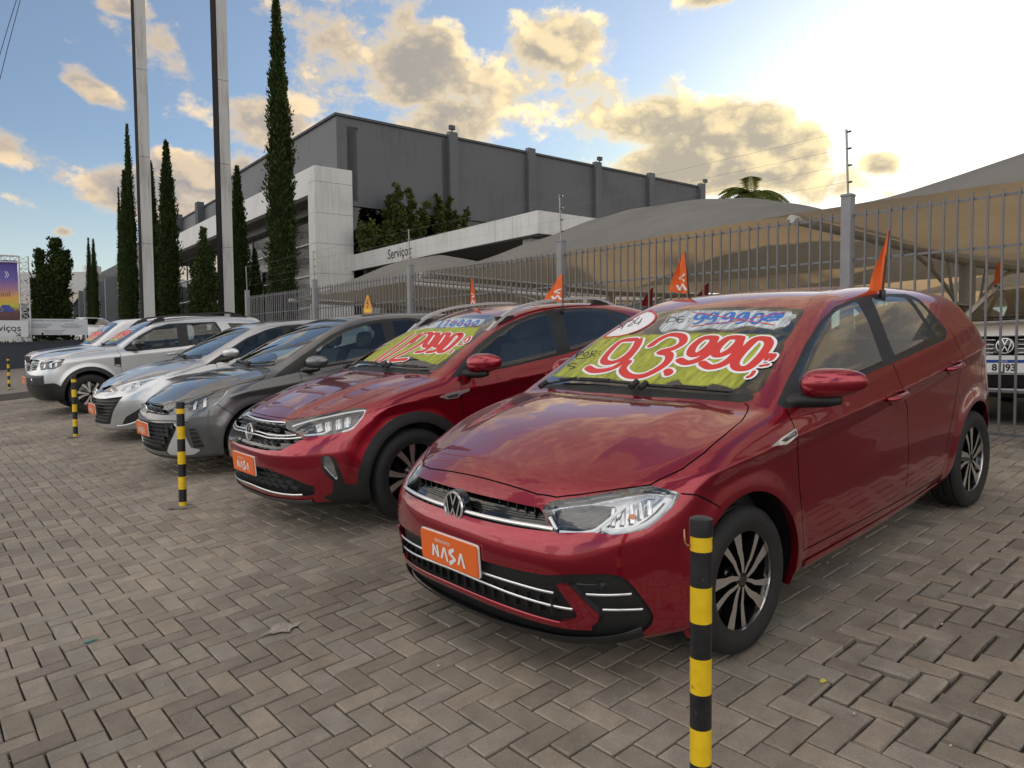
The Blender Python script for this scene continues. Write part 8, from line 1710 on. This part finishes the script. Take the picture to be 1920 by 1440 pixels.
# ---------------------------------------------------------------- driver in the silver sport utility
SKIN = mat('skin', (.42, .24, .16), .55); HAIR = mat('dark_hair', (.012, .010, .009), .7); SHIRT = mat('dark_shirt', (.03, .045, .055), .85)
def driver(root_matrix):
    e = empty('person', root_matrix); tag(e, 'bearded driver in a dark shirt sitting at the wheel of the silver sport utility', 'person')
    me = bpy.data.meshes.new('body'); pts = [(-1.34, .36, .72), (-1.38, .36, .95), (-1.40, .36, 1.16), (-1.385, .36, 1.27), (-1.37, .36, 1.335), (-1.39, .55, 1.13), (-1.22, .60, .95), (-1.0, .50, 1.02), (-1.39, .17, 1.13), (-1.22, .12, .95), (-1.0, .22, 1.02), (-1.0, .45, .70), (-1.0, .27, .70), (-.75, .45, .45), (-.75, .27, .45)]
    ed = [(0, 1), (1, 2), (2, 3), (3, 4), (2, 5), (5, 6), (6, 7), (2, 8), (8, 9), (9, 10), (0, 11), (0, 12), (11, 13), (12, 14)]; rad = [.16, .15, .14, .06, .055, .075, .05, .04, .075, .05, .04, .085, .085, .06, .06]
    me.from_pydata(pts, ed, []); o = obj('body', me, SHIRT, e); sk = o.modifiers.new('skin', 'SKIN'); sub = o.modifiers.new('sub', 'SUBSURF'); sub.levels = 1; sub.render_levels = 2
    for i, v in enumerate(me.skin_vertices[0].data): v.radius = (rad[i], rad[i]*(1.15 if i < 3 else 1)); v.use_root = i == 0
    # head turned to the left: skull, jaw, nose, ears, eyes, mouth
    bm = bmesh.new(); bmesh.ops.create_uvsphere(bm, u_segments=24, v_segments=18, radius=1); V = []
    for v in bm.verts:
        x, y, z = v.co; jaw = max(0, -z); q = np.array([x*.098*(1-.10*jaw), y*.076*(1-.28*jaw**1.3), z*.122])
        fx = x*math.exp(-((y)/.28)**2)
        if x > .6: q[0] += .022*math.exp(-((z+.12)/.17)**2-(y/.17)**2) - .010*math.exp(-((z-.12)/.10)**2-((abs(y)-.42)/.18)**2) + .006*math.exp(-((z+.52)/.09)**2-(y/.3)**2)
        if abs(y) > .85: q[1] += math.copysign(.012, y)*math.exp(-((x)/.22)**2-((z)/.28)**2)
        V.append(q)
    bm.verts.index_update(); Fc = [[v.index for v in f.verts] for f in bm.faces]; bm.free(); c, s = math.cos(R(62)), math.sin(R(62)); ctr = np.array([-1.36, .37, 1.415])
    W = [ctr + np.array([v[0]*c - v[1]*s, v[0]*s + v[1]*c, v[2]]) for v in V]; MB().add(W, Fc).build('head', SKIN, o, smooth=True)
    hr = [i for i, v in enumerate(V) if v[2] > .035 + .55*max(0, v[0]) or (v[0] < -.02 and v[2] > -.05)]; hs_ = set(hr); HV = [ctr + (np.array(w)-ctr)*1.07 for w in W]; MB().add(HV, [f for f in Fc if all(i in hs_ for i in f)]).build('hair', HAIR, o, smooth=True)
    bs = {i for i, v in enumerate(V) if v[2] < -.045 and v[0] > -.005 and not (v[0] > .08 and -.075 < v[2] < -.055)}; MB().add([ctr + (np.array(w)-ctr)*1.03 for w in W], [f for f in Fc if all(i in bs for i in f)]).build('beard', HAIR, o, smooth=True)
    for y in (-.032, .032):
        q = np.array([.088, y, .012]); p = ctr + np.array([q[0]*c - q[1]*s, q[0]*s + q[1]*c, q[2]]); b2 = bmesh.new(); bmesh.ops.create_uvsphere(b2, u_segments=10, v_segments=8, radius=.011); b2.verts.index_update(); MB().add([p + np.array(v.co[:]) for v in b2.verts], [[v.index for v in f.verts] for f in b2.faces]).build('eye', HAIR, o, smooth=True); b2.free()
driver(duster.matrix_world.copy())
# ---------------------------------------------------------------- pennants and small things
def on_car(car, p): return np.array((car.matrix_world @ Vector(p))[:])
bpy.context.view_layer.update()
lean = lambda x, y: (x, y)
away = np.array([-.80, .60])                               # the breeze comes along the row
car_flag('orange pennant blowing left from the near side of the red crossover', on_car(nivus, (-1.70, .665, 1.385)), .30, (.0, .01), .012, .22, .235, math.atan2(.25, -.97), True)
car_flag('narrow orange pennant on the far side of the red crossover roof', on_car(nivus, (-1.66, -.60, 1.40)), .33, (.01, 0), .02, .12, .27, math.atan2(.6, .8), True)
car_flag('orange pennant folded open on the far side of the nearest red hatchback', on_car(polo, (-1.66, -.60, 1.40)), .34, (-.03, .01), .05, .17, .28, math.atan2(.3, -.9), True)
car_flag('limp orange pennant above the near rear door of the nearest red hatchback', on_car(polo, (-1.75, .640, 1.385)), .36, (.035, 0), .035, .10, .345, math.atan2(.7, -.7), False)
car_flag('orange pennant on the roof of the white sport utility behind the fence', on_car(tcar, (-1.55, -.62, 1.50)), .34, (.0, 0), .03, .20, .30, math.atan2(-.3, -.9), False)
FLAGR = mat('red_flag', (.42, .02, .015), .7)
for k, y in enumerate((.60, -.62)):
    e = car_flag(('left', 'right')[k] + ' of the two red pennants behind the fence above the crossover roof', on_car(yard3, (-1.6, y, 1.40)), .42, (.02, 0), .03, .30, .34, math.atan2(.2, -.97), False, 'red pennants behind the fence')
    for c_ in e.children:
        if c_.name.startswith('pennant'): c_.data.materials[0] = FLAGR
def warning_sign():
    p = lot(-4.66, 10.55, 0); M = level_matrix(-4.60, 10.55); M.translation = Vector((p[0], p[1], p[2] + 1.40)); e = empty('warning_sign', M); tag(e, 'small orange triangular warning sign wired to the fence', 'sign'); OR = mat('sign_orange', (.72, .30, .02), .5)
    MB().prism(round_poly([(-.17, 0), (.17, 0), (.17, .10), (.03, .36), (-.03, .36), (-.17, .10)], .03, 3).tolist(), .03, .036, 'yz').build('plate', OR, e); V, Fc = stroke_mesh([[(.03, .27), (-.03, .20), (.03, .19), (-.02, .11)]], .022); MB().add([(.0375, a, b) for a, b in V], Fc).build('bolt_mark', LETT, e, fix=False)
    MB().box((.0365, -.13, .02), (.0375, .13, .085)).build('text_panel', YEL, e)
warning_sign()
# leaf, foil scrap and mortar smear on the paving
def scrap(name, label, cat, f, r, pts, m, z=.006):
    o = MB().add([(a, b, z + .004*math.sin(9*a+5*b)) for a, b in pts] + [(a*.9, b*.9, z-.003) for a, b in pts], [list(range(len(pts)))] + [[i, i+len(pts), (i+1) % len(pts)+len(pts), (i+1) % len(pts)] for i in range(len(pts))]).build(name, m); o.matrix_world = lot_matrix(f, r); tag(o, label, cat)
scrap('fallen_leaf', 'small yellow leaf lying in a joint right of the front wheel', 'leaf', .02, -1.17, [(-.018, -.006), (0, -.011), (.018, -.004), (.014, .007), (-.008, .010)], mat('dry_leaf', (.62, .55, .10), .7))
scrap('foil_scrap', 'teal strip of foil lying on the paving at left', 'litter', 1.98, 1.52, [(-.03, -.010), (.03, -.006), (.032, .008), (-.028, .006)], mat('teal_foil', (.03, .22, .20), .35))
scrap('mortar_lump', 'grey smear of mortar broken over the paving', 'mortar', 1.26, .92, [(.085*math.cos(a)*(1+.35*math.sin(3*a)+.2*math.sin(7*a)), .055*math.sin(a)*(1+.3*math.cos(4*a)+.2*math.sin(9*a))) for a in np.linspace(0, 2*math.pi, 40, endpoint=False)], mat('mortar', (.30, .275, .245), .95, noise_scale=30, noise_amt=.45, bump=.8, bump_scale=50), .006)
n = 1500; f_ = rng.uniform(-4, 4.2, n); r_2 = rng.uniform(-3, 9, n); V = []; Fc = []
for k in range(n):
    z = .003 + .002*random.random(); q = .0025 + .006*random.random()**3; a0 = random.random()*6; b0 = len(V); V += [(f_[k] + q*math.cos(a0+i*1.57)*(1+.5*(i % 2)), -r_2[k] + q*math.sin(a0+i*1.57), z) for i in range(4)] + [(f_[k], -r_2[k], z + q*.7)]; Fc += [[b0+i, b0+(i+1) % 4, b0+4] for i in range(4)]
gr = MB().add(V, Fc).build('grit', mat('pale_grit', (.40, .37, .31), .9, noise_scale=2., noise_amt=.5), fix=False); gr.matrix_world = lot_matrix(0, 0); tag(gr, 'fine pale grit and crumbs scattered over the paving', 'grit', None, 'stuff')
